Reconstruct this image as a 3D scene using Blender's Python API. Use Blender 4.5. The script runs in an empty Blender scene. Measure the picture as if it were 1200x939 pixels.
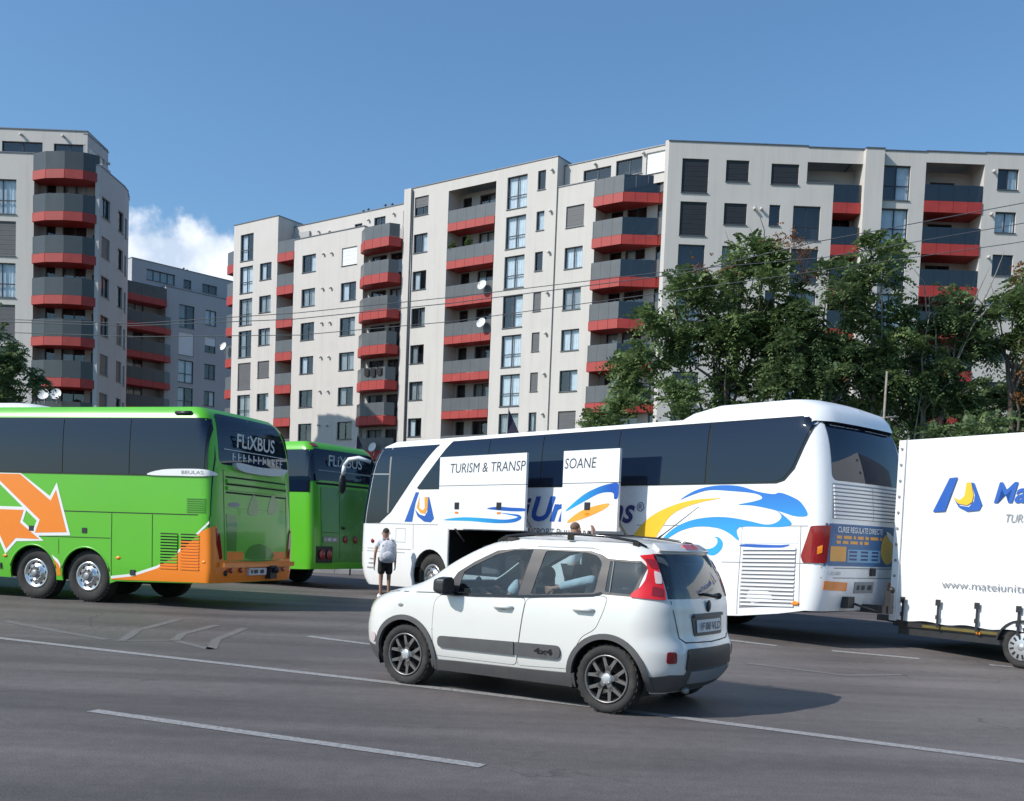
import bpy, bmesh, math, random
import numpy as np
from mathutils import Vector, Matrix
from mathutils.geometry import delaunay_2d_cdt
R = math.radians
PI = math.pi
rnd = random.Random(7)
sc = bpy.context.scene
col = sc.collection

# ---------------------------------------------------------------- camera
CAM_H = 1.5
cd = bpy.data.cameras.new('camera')
cam = bpy.data.objects.new('camera', cd)
col.objects.link(cam)
sc.camera = cam
cd.sensor_width = 36.0
cd.lens = 36.0 * 1190.0 / 1200.0
cd.shift_y = (702.2 - 469.5) / 1200.0
cd.clip_start = 0.1
cd.clip_end = 3000
_pit, _rol = -0.0589, 0.0389
_f = Vector((0, math.cos(_pit), math.sin(_pit)))
_u = Vector((0, -math.sin(_pit), math.cos(_pit)))
_r = Vector((1, 0, 0))
_right = _r * math.cos(_rol) + _u * math.sin(_rol)
_up = -_r * math.sin(_rol) + _u * math.cos(_rol)
cam.matrix_world = Matrix(((_right.x, _up.x, -_f.x, 0), (_right.y, _up.y, -_f.y, 0),
                           (_right.z, _up.z, -_f.z, CAM_H), (0, 0, 0, 1)))

# ---------------------------------------------------------------- daylight
SUN_EL, SUN_AZ = R(40), R(24)          # light travels towards +x, +y
tosun = Vector((-math.cos(SUN_AZ) * math.cos(SUN_EL), -math.sin(SUN_AZ) * math.cos(SUN_EL), math.sin(SUN_EL)))
sd = bpy.data.lights.new('sun', 'SUN')
sd.energy = 4.7
sd.angle = R(0.5)
sd.color = (1.0, 0.955, 0.89)
sun = bpy.data.objects.new('sun', sd)
col.objects.link(sun)
sun.rotation_euler = tosun.to_track_quat('Z', 'Y').to_euler()
sun.location = (0, 0, 60)

world = bpy.data.worlds.new('World')
sc.world = world
world.use_nodes = True
wn, wl = world.node_tree.nodes, world.node_tree.links
bg = wn['Background']
sky = wn.new('ShaderNodeTexSky')
sky.sky_type = 'NISHITA'
sky.sun_disc = False
sky.sun_elevation = SUN_EL
sky.sun_rotation = math.atan2(tosun.x, tosun.y)
sky.air_density = 1.25
sky.dust_density = 1.1
sky.ozone_density = 3.0
bg.inputs['Strength'].default_value = 0.148
# one cumulus low over the gap between the blocks, and faint thin cloud elsewhere
tc = wn.new('ShaderNodeTexCoord')
def wmath(op, a, b=None, c=None):
    n = wn.new('ShaderNodeMath'); n.operation = op
    for i, v in enumerate((a, b, c)):
        if v is None: continue
        if isinstance(v, (int, float)): n.inputs[i].default_value = v
        else: wl.new(v, n.inputs[i])
    return n.outputs[0]
nrm = wn.new('ShaderNodeVectorMath'); nrm.operation = 'NORMALIZE'
wl.new(tc.outputs['Generated'], nrm.inputs[0])
sep = wn.new('ShaderNodeSeparateXYZ'); wl.new(nrm.outputs[0], sep.inputs[0])
nz = wn.new('ShaderNodeTexNoise'); nz.inputs['Scale'].default_value = 16; nz.inputs['Detail'].default_value = 9
nz.inputs['Roughness'].default_value = 0.58
wl.new(nrm.outputs[0], nz.inputs['Vector'])
azm = wmath('DIVIDE', sep.outputs['X'], sep.outputs['Y'])         # tan of azimuth in front
ele = wmath('DIVIDE', sep.outputs['Z'], sep.outputs['Y'])
# bank: elevation limit falls from left to right
da = wmath('DIVIDE', wmath('SUBTRACT', azm, -0.345), 0.12)
de = wmath('DIVIDE', wmath('SUBTRACT', ele, 0.212), 0.086)
rr = wmath('ADD', wmath('MULTIPLY', da, da), wmath('MULTIPLY', de, de))
body = wmath('ADD', wmath('SUBTRACT', 1.0, rr), wmath('MULTIPLY', wmath('SUBTRACT', nz.outputs['Fac'], 0.47), 3.0))
frontm = wmath('GREATER_THAN', sep.outputs['Y'], 0.0)
mr = wn.new('ShaderNodeMapRange'); mr.interpolation_type = 'SMOOTHSTEP'
mr.inputs['From Min'].default_value = 0.0; mr.inputs['From Max'].default_value = 0.55
wl.new(body, mr.inputs['Value'])
cmask = wmath('MULTIPLY', mr.outputs[0], wmath('MULTIPLY', frontm, 0.95))
nz2 = wn.new('ShaderNodeTexNoise'); nz2.inputs['Scale'].default_value = 22; nz2.inputs['Detail'].default_value = 6
wl.new(nrm.outputs[0], nz2.inputs['Vector'])
ccol = wn.new('ShaderNodeMixRGB')
ccol.inputs[1].default_value = (4.3, 5.1, 6.3, 1); ccol.inputs[2].default_value = (7.4, 7.7, 8.2, 1)
mr2 = wn.new('ShaderNodeMapRange'); mr2.inputs['From Min'].default_value = 0.38; mr2.inputs['From Max'].default_value = 0.6
wl.new(nz2.outputs['Fac'], mr2.inputs['Value']); wl.new(mr2.outputs[0], ccol.inputs[0])
mixc = wn.new('ShaderNodeMixRGB')
tint = wn.new('ShaderNodeMixRGB'); tint.blend_type = 'MULTIPLY'; tint.inputs[0].default_value = 1.0
tint.inputs[2].default_value = (0.68, 0.90, 1.05, 1)
wl.new(sky.outputs[0], tint.inputs[1])
wl.new(cmask, mixc.inputs[0]); wl.new(tint.outputs[0], mixc.inputs[1]); wl.new(ccol.outputs[0], mixc.inputs[2])
wl.new(mixc.outputs[0], bg.inputs['Color'])
sc.view_settings.view_transform = 'Standard'
sc.view_settings.look = 'None'
sc.view_settings.exposure = 0.0
sc.view_settings.gamma = 1.0
sc.view_settings.use_curve_mapping = False

# ---------------------------------------------------------------- materials
def mat(name, c, rough=0.6, metal=0.0, var=0.0, vscale=4.0, bump=0.0, bscale=60.0, spec=0.5, coat=0.0, dirt=None, dscale=1.5):
    m = bpy.data.materials.new(name); m.use_nodes = True
    n, l = m.node_tree.nodes, m.node_tree.links
    p = n['Principled BSDF']
    p.inputs['Base Color'].default_value = (*c, 1)
    p.inputs['Roughness'].default_value = rough
    p.inputs['Metallic'].default_value = metal
    p.inputs['Specular IOR Level'].default_value = spec
    if coat:
        p.inputs['Coat Weight'].default_value = coat; p.inputs['Coat Roughness'].default_value = 0.04
    t = n.new('ShaderNodeTexCoord')
    last = None
    if var:
        z = n.new('ShaderNodeTexNoise'); z.inputs['Scale'].default_value = vscale; z.inputs['Detail'].default_value = 7
        z.inputs['Roughness'].default_value = 0.6
        l.new(t.outputs['Object'], z.inputs['Vector'])
        x = n.new('ShaderNodeMixRGB')
        x.inputs[1].default_value = (*[v * (1 - var) for v in c], 1)
        x.inputs[2].default_value = (*[min(1, v * (1 + var)) for v in c], 1)
        k = n.new('ShaderNodeMapRange'); k.inputs['From Min'].default_value = 0.3; k.inputs['From Max'].default_value = 0.7
        l.new(z.outputs['Fac'], k.inputs['Value']); l.new(k.outputs[0], x.inputs[0])
        last = x.outputs[0]
        rr_ = n.new('ShaderNodeMapRange'); rr_.inputs['To Min'].default_value = max(0.02, rough * 0.85); rr_.inputs['To Max'].default_value = min(1, rough * 1.15)
        l.new(z.outputs['Fac'], rr_.inputs['Value']); l.new(rr_.outputs[0], p.inputs['Roughness'])
    if dirt:
        z2 = n.new('ShaderNodeTexNoise'); z2.inputs['Scale'].default_value = dscale; z2.inputs['Detail'].default_value = 9
        z2.inputs['Roughness'].default_value = 0.7
        l.new(t.outputs['Object'], z2.inputs['Vector'])
        k2 = n.new('ShaderNodeMapRange'); k2.inputs['From Min'].default_value = 0.52; k2.inputs['From Max'].default_value = 0.75
        k2.inputs['To Max'].default_value = dirt[3]
        l.new(z2.outputs['Fac'], k2.inputs['Value'])
        x2 = n.new('ShaderNodeMixRGB'); x2.inputs[2].default_value = (*dirt[:3], 1)
        if last is not None: l.new(last, x2.inputs[1])
        else: x2.inputs[1].default_value = (*c, 1)
        l.new(k2.outputs[0], x2.inputs[0]); last = x2.outputs[0]
    if last is not None: l.new(last, p.inputs['Base Color'])
    if bump:
        zb = n.new('ShaderNodeTexNoise'); zb.inputs['Scale'].default_value = bscale; zb.inputs['Detail'].default_value = 4
        l.new(t.outputs['Object'], zb.inputs['Vector'])
        b = n.new('ShaderNodeBump'); b.inputs['Strength'].default_value = bump; b.inputs['Distance'].default_value = 0.02
        l.new(zb.outputs['Fac'], b.inputs['Height']); l.new(b.outputs[0], p.inputs['Normal'])
    return m

def streaks(m, amount=.16):
    # rain streaks: narrow vertical bands of grime, fading in and out
    n, l = m.node_tree.nodes, m.node_tree.links; p = n['Principled BSDF']; src = p.inputs['Base Color'].links[0].from_socket
    t = n.new('ShaderNodeTexCoord'); mp = n.new('ShaderNodeMapping'); mp.inputs['Scale'].default_value = (2.2, 2.2, .09); l.new(t.outputs['Object'], mp.inputs[0])
    z = n.new('ShaderNodeTexNoise'); z.inputs['Scale'].default_value = 1.0; z.inputs['Detail'].default_value = 6; z.inputs['Roughness'].default_value = .65; l.new(mp.outputs[0], z.inputs['Vector'])
    k = n.new('ShaderNodeMapRange'); k.inputs['From Min'].default_value = .50; k.inputs['From Max'].default_value = .74; k.inputs['To Max'].default_value = amount * 2.4; l.new(z.outputs['Fac'], k.inputs['Value'])
    x = n.new('ShaderNodeMixRGB'); x.inputs[2].default_value = (.27, .255, .235, 1); l.new(k.outputs[0], x.inputs[0]); l.new(src, x.inputs[1]); l.new(x.outputs[0], p.inputs['Base Color'])

def glass_mat(name, tint, opac, rough=0.02, ior=1.75):
    """thin pane: tinted see-through plus mirror reflection by angle"""
    m = bpy.data.materials.new(name); m.use_nodes = True
    n, l = m.node_tree.nodes, m.node_tree.links
    out = n['Material Output']; n.remove(n['Principled BSDF'])
    tr = n.new('ShaderNodeBsdfTransparent'); tr.inputs[0].default_value = (*tint, 1)
    di = n.new('ShaderNodeBsdfPrincipled'); di.inputs['Base Color'].default_value = (0.012, 0.014, 0.017, 1); di.inputs['Roughness'].default_value = 0.1
    gl = n.new('ShaderNodeBsdfGlossy'); gl.inputs['Roughness'].default_value = rough
    fr = n.new('ShaderNodeFresnel')
    ge = n.new('ShaderNodeNewGeometry'); io = n.new('ShaderNodeMapRange'); io.inputs['To Min'].default_value = ior; io.inputs['To Max'].default_value = 1 / ior
    l.new(ge.outputs['Backfacing'], io.inputs['Value']); l.new(io.outputs[0], fr.inputs['IOR'])
    t = n.new('ShaderNodeTexCoord'); z = n.new('ShaderNodeTexNoise'); z.inputs['Scale'].default_value = 1.3
    l.new(t.outputs['Object'], z.inputs['Vector'])
    b = n.new('ShaderNodeBump'); b.inputs['Strength'].default_value = 0.06; b.inputs['Distance'].default_value = 0.02
    l.new(z.outputs['Fac'], b.inputs['Height']); l.new(b.outputs[0], gl.inputs['Normal'])
    m1 = n.new('ShaderNodeMixShader'); m1.inputs[0].default_value = opac
    l.new(tr.outputs[0], m1.inputs[1]); l.new(di.outputs[0], m1.inputs[2])
    m2 = n.new('ShaderNodeMixShader'); l.new(fr.outputs[0], m2.inputs[0])
    l.new(m1.outputs[0], m2.inputs[1]); l.new(gl.outputs[0], m2.inputs[2])
    l.new(m2.outputs[0], out.inputs['Surface'])
    return m

def gradient_mat(name, c0, c1, axis, lo, hi, rough=0.3):
    m = mat(name, c0, rough, coat=0.3)
    n, l = m.node_tree.nodes, m.node_tree.links
    t = n.new('ShaderNodeTexCoord'); s = n.new('ShaderNodeSeparateXYZ'); l.new(t.outputs['Object'], s.inputs[0])
    k = n.new('ShaderNodeMapRange'); k.inputs['From Min'].default_value = lo; k.inputs['From Max'].default_value = hi
    l.new(s.outputs[axis], k.inputs['Value'])
    x = n.new('ShaderNodeMixRGB'); x.inputs[1].default_value = (*c0, 1); x.inputs[2].default_value = (*c1, 1)
    l.new(k.outputs[0], x.inputs[0]); l.new(x.outputs[0], n['Principled BSDF'].inputs['Base Color'])
    return m

M = {}
M['plaster'] = mat('plaster_offwhite', (0.56, 0.525, 0.487), 0.85, var=0.035, vscale=0.35, bump=0.15, bscale=30, dirt=(0.46, 0.44, 0.42, 0.30), dscale=0.5)
M['plaster_grey_and_shade'] = mat('plaster_grey_and_shade', (0.40, 0.40, 0.41), 0.85, var=0.04, vscale=0.4, bump=0.15, bscale=30)  # grey walls; on the left block's side the colour carries the shade
streaks(M['plaster'], .09); streaks(M['plaster_grey_and_shade'], .09)
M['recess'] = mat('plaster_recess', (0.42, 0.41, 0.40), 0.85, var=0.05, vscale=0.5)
M['cap'] = mat('parapet_cap_metal', (0.16, 0.16, 0.17), 0.4, 0.6, var=0.1)
M['red'] = mat('red_fascia_board', (0.35, 0.034, 0.027), 0.55, var=0.12, vscale=1.2, dirt=(0.3, 0.05, 0.04, 0.5), dscale=2)
M['rail'] = mat('railing_grey_board', (0.105, 0.112, 0.117), 0.35, var=0.08, vscale=1.0)
M['rail_dark'] = mat('railing_dark_board', (0.058, 0.064, 0.068), 0.3, var=0.1, vscale=1.0)
M['rail_glass'] = glass_mat('railing_smoked_glass', (0.22, 0.25, 0.26), 0.45)
M['frame'] = mat('window_frame_anthracite', (0.028, 0.032, 0.042), 0.4, var=0.1)
M['pane'] = glass_mat('window_glass', (0.80, 0.86, 0.90), 0.04, ior=1.9)
M['room'] = mat('dark_room', (0.035, 0.034, 0.035), 0.9, var=0.3, vscale=0.7)
M['curtain'] = mat('curtain_pale', (0.80, 0.83, 0.84), 0.9, var=0.12, vscale=3)
M['curtain2'] = mat('curtain_grey', (0.40, 0.41, 0.40), 0.9, var=0.2, vscale=3)
M['shutter'] = mat('roller_shutter_grey', (0.10, 0.10, 0.105), 0.55, var=0.08, vscale=2)
M['shutter_dark'] = mat('roller_shutter_black', (0.018, 0.019, 0.022), 0.5, var=0.1)
M['shutter_white'] = mat('roller_blind_white', (0.72, 0.72, 0.72), 0.6, var=0.03)
M['dish'] = mat('dish_white', (0.66, 0.66, 0.64), 0.5, var=0.06)
M['vent'] = mat('vent_offwhite', (0.55, 0.53, 0.5), 0.6, var=0.05)
M['white'] = mat('coach_white_paint', (0.80, 0.80, 0.80), 0.28, var=0.012, vscale=0.8, coat=0.5, dirt=(0.62, 0.6, 0.57, 0.22), dscale=1.2)
M['carwhite'] = mat('car_white_paint', (0.66, 0.648, 0.61), 0.3, var=0.012, vscale=1.5, coat=0.7, dirt=(0.60, 0.57, 0.52, 0.25), dscale=2.5)
M['green'] = mat('coach_green_paint', (0.105, 0.46, 0.022), 0.3, var=0.03, vscale=0.8, coat=0.3, dirt=(.14, .36, .07, .25), dscale=1.3)
M['green_dk'] = mat('coach_green_print_and_shade', (0.05, 0.235, 0.022), 0.25, var=0.04, vscale=1.0, coat=0.5)  # dark green prints; on the engine lid it paints in the shade
M['orange'] = mat('orange_vinyl', (0.86, 0.225, 0.012), 0.32, var=0.02, vscale=1.5, coat=0.3)
M['whitevinyl'] = mat('white_vinyl', (0.80, 0.80, 0.78), 0.35, var=0.02)
M['coachglass'] = mat('coach_window_tint_and_sky', (0.005, 0.012, 0.030), 0.03, bump=0.01, bscale=0.8, spec=0.5)  # dark tinted glass; its blue stands in for reflected sky
M['gap'] = mat('panel_gap_dark', (0.012, 0.012, 0.012), 0.8, var=0.1)
M['softgap'] = mat('panel_seam_grey', (0.22, 0.22, 0.22), 0.6, var=0.1)
M['black'] = mat('black_plastic', (0.022, 0.022, 0.024), 0.45, var=0.15, vscale=5)
M['blackgloss'] = mat('black_gloss_trim', (0.012, 0.012, 0.013), 0.08, var=0.1)
M['greytrim'] = mat('grey_plastic_trim', (0.085, 0.083, 0.083), 0.55, var=0.12, vscale=6, bump=0.1, bscale=300)
M['pillar'] = mat('pillar_trim_grey', (0.045, 0.043, 0.045), 0.4, var=0.05, spec=.25)
M['skid'] = mat('silver_skid_plate', (0.30, 0.31, 0.32), 0.4, 0.3, var=0.06)
M['tyre'] = mat('tyre_rubber', (0.026, 0.025, 0.024), 0.85, var=0.25, vscale=6, bump=0.3, bscale=90, dirt=(0.10, 0.085, 0.07, 0.6), dscale=4)
M['alloy'] = mat('alloy_dark', (0.20, 0.19, 0.185), 0.38, 0.7, var=0.08)
M['alloydark'] = mat('alloy_pocket', (0.03, 0.03, 0.03), 0.5, 0.3, var=0.1)
M['chrome'] = mat('polished_wheel_disc', (0.70, 0.70, 0.70), 0.22, 0.9, var=0.12, vscale=8)
M['silver'] = mat('silver_hubcap', (0.55, 0.56, 0.57), 0.35, 0.6, var=0.06)
M['redlens'] = mat('red_lamp_lens', (0.62, 0.012, 0.012), 0.10, var=0.15, vscale=9, coat=0.6)
M['redlensdk'] = mat('red_lamp_lens_dark', (0.24, 0.010, 0.014), 0.12, var=0.15, vscale=9, coat=0.6)
M['amber'] = mat('amber_lens', (0.85, 0.24, 0.02), 0.18, var=0.1)
M['clearlens'] = mat('clear_lamp_lens', (0.62, 0.5, 0.48), 0.12, var=0.1, coat=0.5)
M['plate'] = mat('number_plate_white', (0.62, 0.62, 0.62), 0.4, var=0.06)
M['ink'] = mat('dark_lettering', (0.05, 0.055, 0.065), 0.5, var=0.05)
M['greyink'] = mat('grey_lettering', (0.28, 0.28, 0.29), 0.5, var=0.05)
M['silverink'] = mat('pale_lettering', (0.50, 0.54, 0.53), 0.45, var=0.05)
M['blue'] = mat('blue_vinyl', (0.022, 0.105, 0.42), 0.35, var=0.05, coat=0.2)
M['navy'] = mat('navy_vinyl', (0.025, 0.035, 0.16), 0.4, var=0.05)
M['cyan'] = mat('cyan_vinyl', (0.03, 0.30, 0.62), 0.35, var=0.05)
M['yellow'] = mat('yellow_vinyl', (0.84, 0.50, 0.03), 0.38, var=0.05)
M['strip'] = mat('dull_yellow_strip', (.13, .10, .02), .5, var=.2)
M['wave'] = gradient_mat('blue_wave_vinyl', (0.03, 0.36, 0.70), (0.02, 0.15, 0.52), 2, 1.5, 2.25)
M['flapwave'] = gradient_mat('blue_swoosh_vinyl', (0.03, 0.36, 0.66), (0.02, 0.10, 0.45), 0, 1.3, -0.2)
M['flapwave2'] = gradient_mat('blue_arc_vinyl', (0.03, 0.36, 0.66), (0.02, 0.09, 0.42), 0, -1.4, -2.3)
M['flapor'] = mat('orange_swoosh_vinyl', (0.80, 0.36, 0.05), 0.4, var=0.12, vscale=2)
M['poster'] = mat('poster_blue', (0.045, 0.135, 0.30), 0.45, var=0.15, vscale=2.5)
M['posterlt'] = mat('poster_pale_blue', (0.19, 0.38, 0.56), 0.45, var=0.1)
M['tarp'] = mat('trailer_tarpaulin', (0.80, 0.80, 0.795), 0.42, var=0.015, vscale=0.7, dirt=(0.68, 0.67, 0.65, 0.3), dscale=1.0)
def tarp_folds():
    m = M['tarp']; n, l = m.node_tree.nodes, m.node_tree.links
    t = n.new('ShaderNodeTexCoord'); mp = n.new('ShaderNodeMapping'); mp.inputs['Rotation'].default_value = (0, R(35), 0); mp.inputs['Scale'].default_value = (1.6, 1, 0.5)
    z = n.new('ShaderNodeTexNoise'); z.inputs['Scale'].default_value = 1.1; z.inputs['Detail'].default_value = 3
    l.new(t.outputs['Object'], mp.inputs[0]); l.new(mp.outputs[0], z.inputs['Vector'])
    b = n.new('ShaderNodeBump'); b.inputs['Strength'].default_value = 0.35; b.inputs['Distance'].default_value = 0.08
    l.new(z.outputs['Fac'], b.inputs['Height']); l.new(b.outputs[0], n['Principled BSDF'].inputs['Normal'])
tarp_folds()
M['steel'] = mat('galvanised_steel', (0.30, 0.30, 0.30), 0.5, 0.6, var=0.15)
M['seat'] = mat('seat_cloth_dark', (0.035, 0.035, 0.04), 0.9, var=0.2)
M['cabin'] = mat('cabin_trim', (0.03, 0.03, 0.032), 0.8, var=0.15)
M['carglass'] = glass_mat('car_window_glass', (0.66, 0.76, 0.78), 0.05, 0.01, 1.6)
M['carglass_dark'] = glass_mat('car_privacy_glass', (0.14, 0.15, 0.16), 0.5, 0.01, 1.6)
M['sticker'] = mat('pale_window_sticker', (0.26, 0.27, 0.27), 0.6, var=0.06)
M['bark'] = mat('bark', (0.11, 0.09, 0.075), 0.9, var=0.3, vscale=5, bump=0.5, bscale=20)
M['barkpale'] = mat('bark_pale', (0.26, 0.235, 0.205), 0.9, var=0.25, vscale=5, bump=0.4, bscale=20)
M['skin'] = mat('skin', (0.38, 0.20, 0.135), 0.55, var=0.08, vscale=20)
M['hair'] = mat('hair_dark', (0.035, 0.026, 0.02), 0.7, var=0.3, vscale=60, bump=0.5, bscale=250)
M['hairshort'] = mat('cropped_hair', (.15, .085, .06), .8, var=.2, vscale=70)
M['tshirt'] = mat('white_cotton', (0.72, 0.73, 0.75), 0.9, var=0.04, vscale=9, bump=0.3, bscale=22)
M['bluecotton'] = mat('pale_blue_cotton', (0.46, 0.53, 0.57), 0.9, var=0.12, vscale=12, bump=0.4, bscale=30)
M['darkcotton'] = mat('dark_shorts_cloth', (0.022, 0.02, 0.022), 0.9, var=0.2, vscale=9)
M['bag'] = mat('backpack_cloth', (0.60, 0.61, 0.66), 0.8, var=0.08, vscale=7, bump=0.5, bscale=16)
M['bagtrim'] = mat('backpack_trim', (0.40, 0.42, 0.50), 0.8, var=0.1)
M['luggage'] = mat('luggage_grey', (0.14, 0.14, 0.15), 0.6, var=0.2)
M['luggage2'] = mat('luggage_tan', (0.24, 0.19, 0.15), 0.6, var=0.2)
M['flag'] = mat('dark_purple_cloth', (0.035, 0.028, 0.055), 0.8, var=0.15)
M['kerb'] = mat('kerb_concrete', (0.36, 0.35, 0.34), 0.9, var=0.12, vscale=3, bump=0.3, bscale=40)
M['paving'] = mat('paving', (0.28, 0.27, 0.26), 0.9, var=0.12, vscale=2, bump=0.3, bscale=40)
M['cable'] = mat('cable_grey', (0.10, 0.10, 0.11), 0.6, var=0.05)

def leaf_mat(name, dark, light):
    m = bpy.data.materials.new(name); m.use_nodes = True
    n, l = m.node_tree.nodes, m.node_tree.links
    p = n['Principled BSDF']; out = n['Material Output']
    g = n.new('ShaderNodeNewGeometry')
    t = n.new('ShaderNodeTexCoord'); z = n.new('ShaderNodeTexNoise'); z.inputs['Scale'].default_value = 0.9; z.inputs['Detail'].default_value = 3
    l.new(t.outputs['Object'], z.inputs['Vector'])
    a = n.new('ShaderNodeMath'); a.operation = 'ADD'; l.new(g.outputs['Random Per Island'], a.inputs[0]); l.new(z.outputs['Fac'], a.inputs[1])
    k = n.new('ShaderNodeMapRange'); k.inputs['From Min'].default_value = 0.35; k.inputs['From Max'].default_value = 1.5
    l.new(a.outputs[0], k.inputs['Value'])
    x = n.new('ShaderNodeMixRGB'); x.inputs[1].default_value = (*dark, 1); x.inputs[2].default_value = (*light, 1)
    l.new(k.outputs[0], x.inputs[0]); l.new(x.outputs[0], p.inputs['Base Color'])
    p.inputs['Roughness'].default_value = 0.55
    p.inputs['Specular IOR Level'].default_value = 0.3
    tl = n.new('ShaderNodeBsdfTranslucent'); l.new(x.outputs[0], tl.inputs[0])
    mx = n.new('ShaderNodeMixShader'); mx.inputs[0].default_value = 0.35
    l.new(p.outputs[0], mx.inputs[1]); l.new(tl.outputs[0], mx.inputs[2]); l.new(mx.outputs[0], out.inputs['Surface'])
    return m
M['leaf'] = leaf_mat('leaf_green', (0.046, 0.092, 0.030), (0.20, 0.27, 0.10))
M['leafdark'] = leaf_mat('leaf_dark_green', (0.042, 0.082, 0.030), (0.165, 0.23, 0.095))
M['seedcluster'] = leaf_mat('seed_cluster_rust', (0.16, 0.05, 0.02), (0.34, 0.16, 0.05))

def asphalt():
    m = bpy.data.materials.new('asphalt_worn'); m.use_nodes = True
    n, l = m.node_tree.nodes, m.node_tree.links
    p = n['Principled BSDF']; t = n.new('ShaderNodeTexCoord')
    def noise(s, d, r=0.6, vec=None):
        z = n.new('ShaderNodeTexNoise'); z.inputs['Scale'].default_value = s; z.inputs['Detail'].default_value = d; z.inputs['Roughness'].default_value = r
        l.new(vec or t.outputs['Object'], z.inputs['Vector']); return z.outputs['Fac']
    mp = n.new('ShaderNodeMapping'); mp.inputs['Rotation'].default_value = (0, 0, R(31)); mp.inputs['Scale'].default_value = (0.12, 1.2, 1)
    l.new(t.outputs['Object'], mp.inputs[0])
    big = noise(0.35, 6); streak = noise(1.0, 5, 0.6, mp.outputs[0]); fine = noise(70, 3, 0.8); mid = noise(7, 8, 0.75)
    def ramp(f, a, b, lo, hi):
        k = n.new('ShaderNodeMapRange'); k.inputs['From Min'].default_value = a; k.inputs['From Max'].default_value = b
        k.inputs['To Min'].default_value = lo; k.inputs['To Max'].default_value = hi; l.new(f, k.inputs['Value']); return k.outputs[0]
    def mul(a, b):
        q = n.new('ShaderNodeMath'); q.operation = 'MULTIPLY'; l.new(a, q.inputs[0]); l.new(b, q.inputs[1]); return q.outputs[0]
    v = mul(mul(ramp(big, 0.3, 0.7, 0.82, 1.15), ramp(streak, 0.3, 0.7, 0.68, 1.28)), mul(ramp(fine, 0.25, 0.75, 0.38, 1.7), ramp(mid, 0.3, 0.7, 0.84, 1.18)))
    c = n.new('ShaderNodeMixRGB'); c.blend_type = 'MULTIPLY'; c.inputs[0].default_value = 1; c.inputs[1].default_value = (0.106, 0.093, 0.089, 1)
    cb = n.new('ShaderNodeCombineXYZ')
    for i in range(3): l.new(v, cb.inputs[i])
    l.new(cb.outputs[0], c.inputs[2])
    # thin tar-dark cracks
    vo = n.new('ShaderNodeTexVoronoi'); vo.feature = 'DISTANCE_TO_EDGE'; vo.inputs['Scale'].default_value = 0.42
    wv = n.new('ShaderNodeVectorMath'); wv.operation = 'ADD'
    nzc = n.new('ShaderNodeTexNoise'); nzc.inputs['Scale'].default_value = 1.5; nzc.inputs['Detail'].default_value = 6
    l.new(t.outputs['Object'], nzc.inputs['Vector']); l.new(t.outputs['Object'], wv.inputs[0]); l.new(nzc.outputs['Color'], wv.inputs[1])
    l.new(wv.outputs[0], vo.inputs['Vector'])
    ck = ramp(vo.outputs['Distance'], 0.0, 0.009, 0.55, 0.0)
    on = ramp(noise(0.25, 3), 0.52, 0.6, 0.0, 1.0)
    c2 = n.new('ShaderNodeMixRGB'); c2.inputs[2].default_value = (0.02, 0.02, 0.02, 1)
    l.new(mul(ck, on), c2.inputs[0]); l.new(c.outputs[0], c2.inputs[1])
    l.new(c2.outputs[0], p.inputs['Base Color'])
    l.new(ramp(big, 0.3, 0.7, 0.62, 0.8), p.inputs['Roughness'])
    p.inputs['Specular IOR Level'].default_value = 0.35
    b = n.new('ShaderNodeBump'); b.inputs['Strength'].default_value = 0.5; b.inputs['Distance'].default_value = 0.006
    l.new(fine, b.inputs['Height']); l.new(b.outputs[0], p.inputs['Normal'])
    return m
M['asphalt'] = asphalt()

def paint_mat(name, c, cover):
    m = mat(name, c, 0.75)
    n, l = m.node_tree.nodes, m.node_tree.links
    t = n.new('ShaderNodeTexCoord'); out = n['Material Output']
    z = n.new('ShaderNodeTexNoise'); z.inputs['Scale'].default_value = 26; z.inputs['Detail'].default_value = 9; z.inputs['Roughness'].default_value = 0.75
    l.new(t.outputs['Object'], z.inputs['Vector'])
    k = n.new('ShaderNodeMapRange'); k.inputs['From Min'].default_value = cover - 0.14; k.inputs['From Max'].default_value = cover + 0.14
    l.new(z.outputs['Fac'], k.inputs['Value'])
    x = n.new('ShaderNodeMixRGB'); x.inputs[1].default_value = (*c, 1); x.inputs[2].default_value = (0.104, 0.095, 0.092, 1)
    l.new(k.outputs[0], x.inputs[0]); l.new(x.outputs[0], n['Principled BSDF'].inputs['Base Color'])
    return m
M['roadpaint'] = paint_mat('road_paint_worn', (0.32, 0.315, 0.31), 0.56)
M['roadpaint_faded'] = paint_mat('road_paint_faded', (0.20, 0.19, 0.18), 0.46)
M['grassground'] = mat('dry_grass_ground', (0.07, 0.085, 0.035), 0.95, var=0.4, vscale=0.8, bump=0.6, bscale=8)

# ---------------------------------------------------------------- helpers
def link_mesh(name, me, parent=None, smooth=False):
    o = bpy.data.objects.new(name, me); col.objects.link(o)
    if parent is not None: o.parent = parent
    return o

def mesh(name, verts, faces, mats, midx=None, smooth=None):
    me = bpy.data.meshes.new(name)
    me.from_pydata([tuple(v) for v in verts], [], faces)
    for m in (mats if isinstance(mats, (list, tuple)) else [mats]): me.materials.append(m)
    if midx is not None: me.polygons.foreach_set('material_index', midx)
    if smooth is True: me.polygons.foreach_set('use_smooth', [True] * len(faces))
    elif smooth: me.polygons.foreach_set('use_smooth', smooth)
    me.update()
    return me

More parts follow.
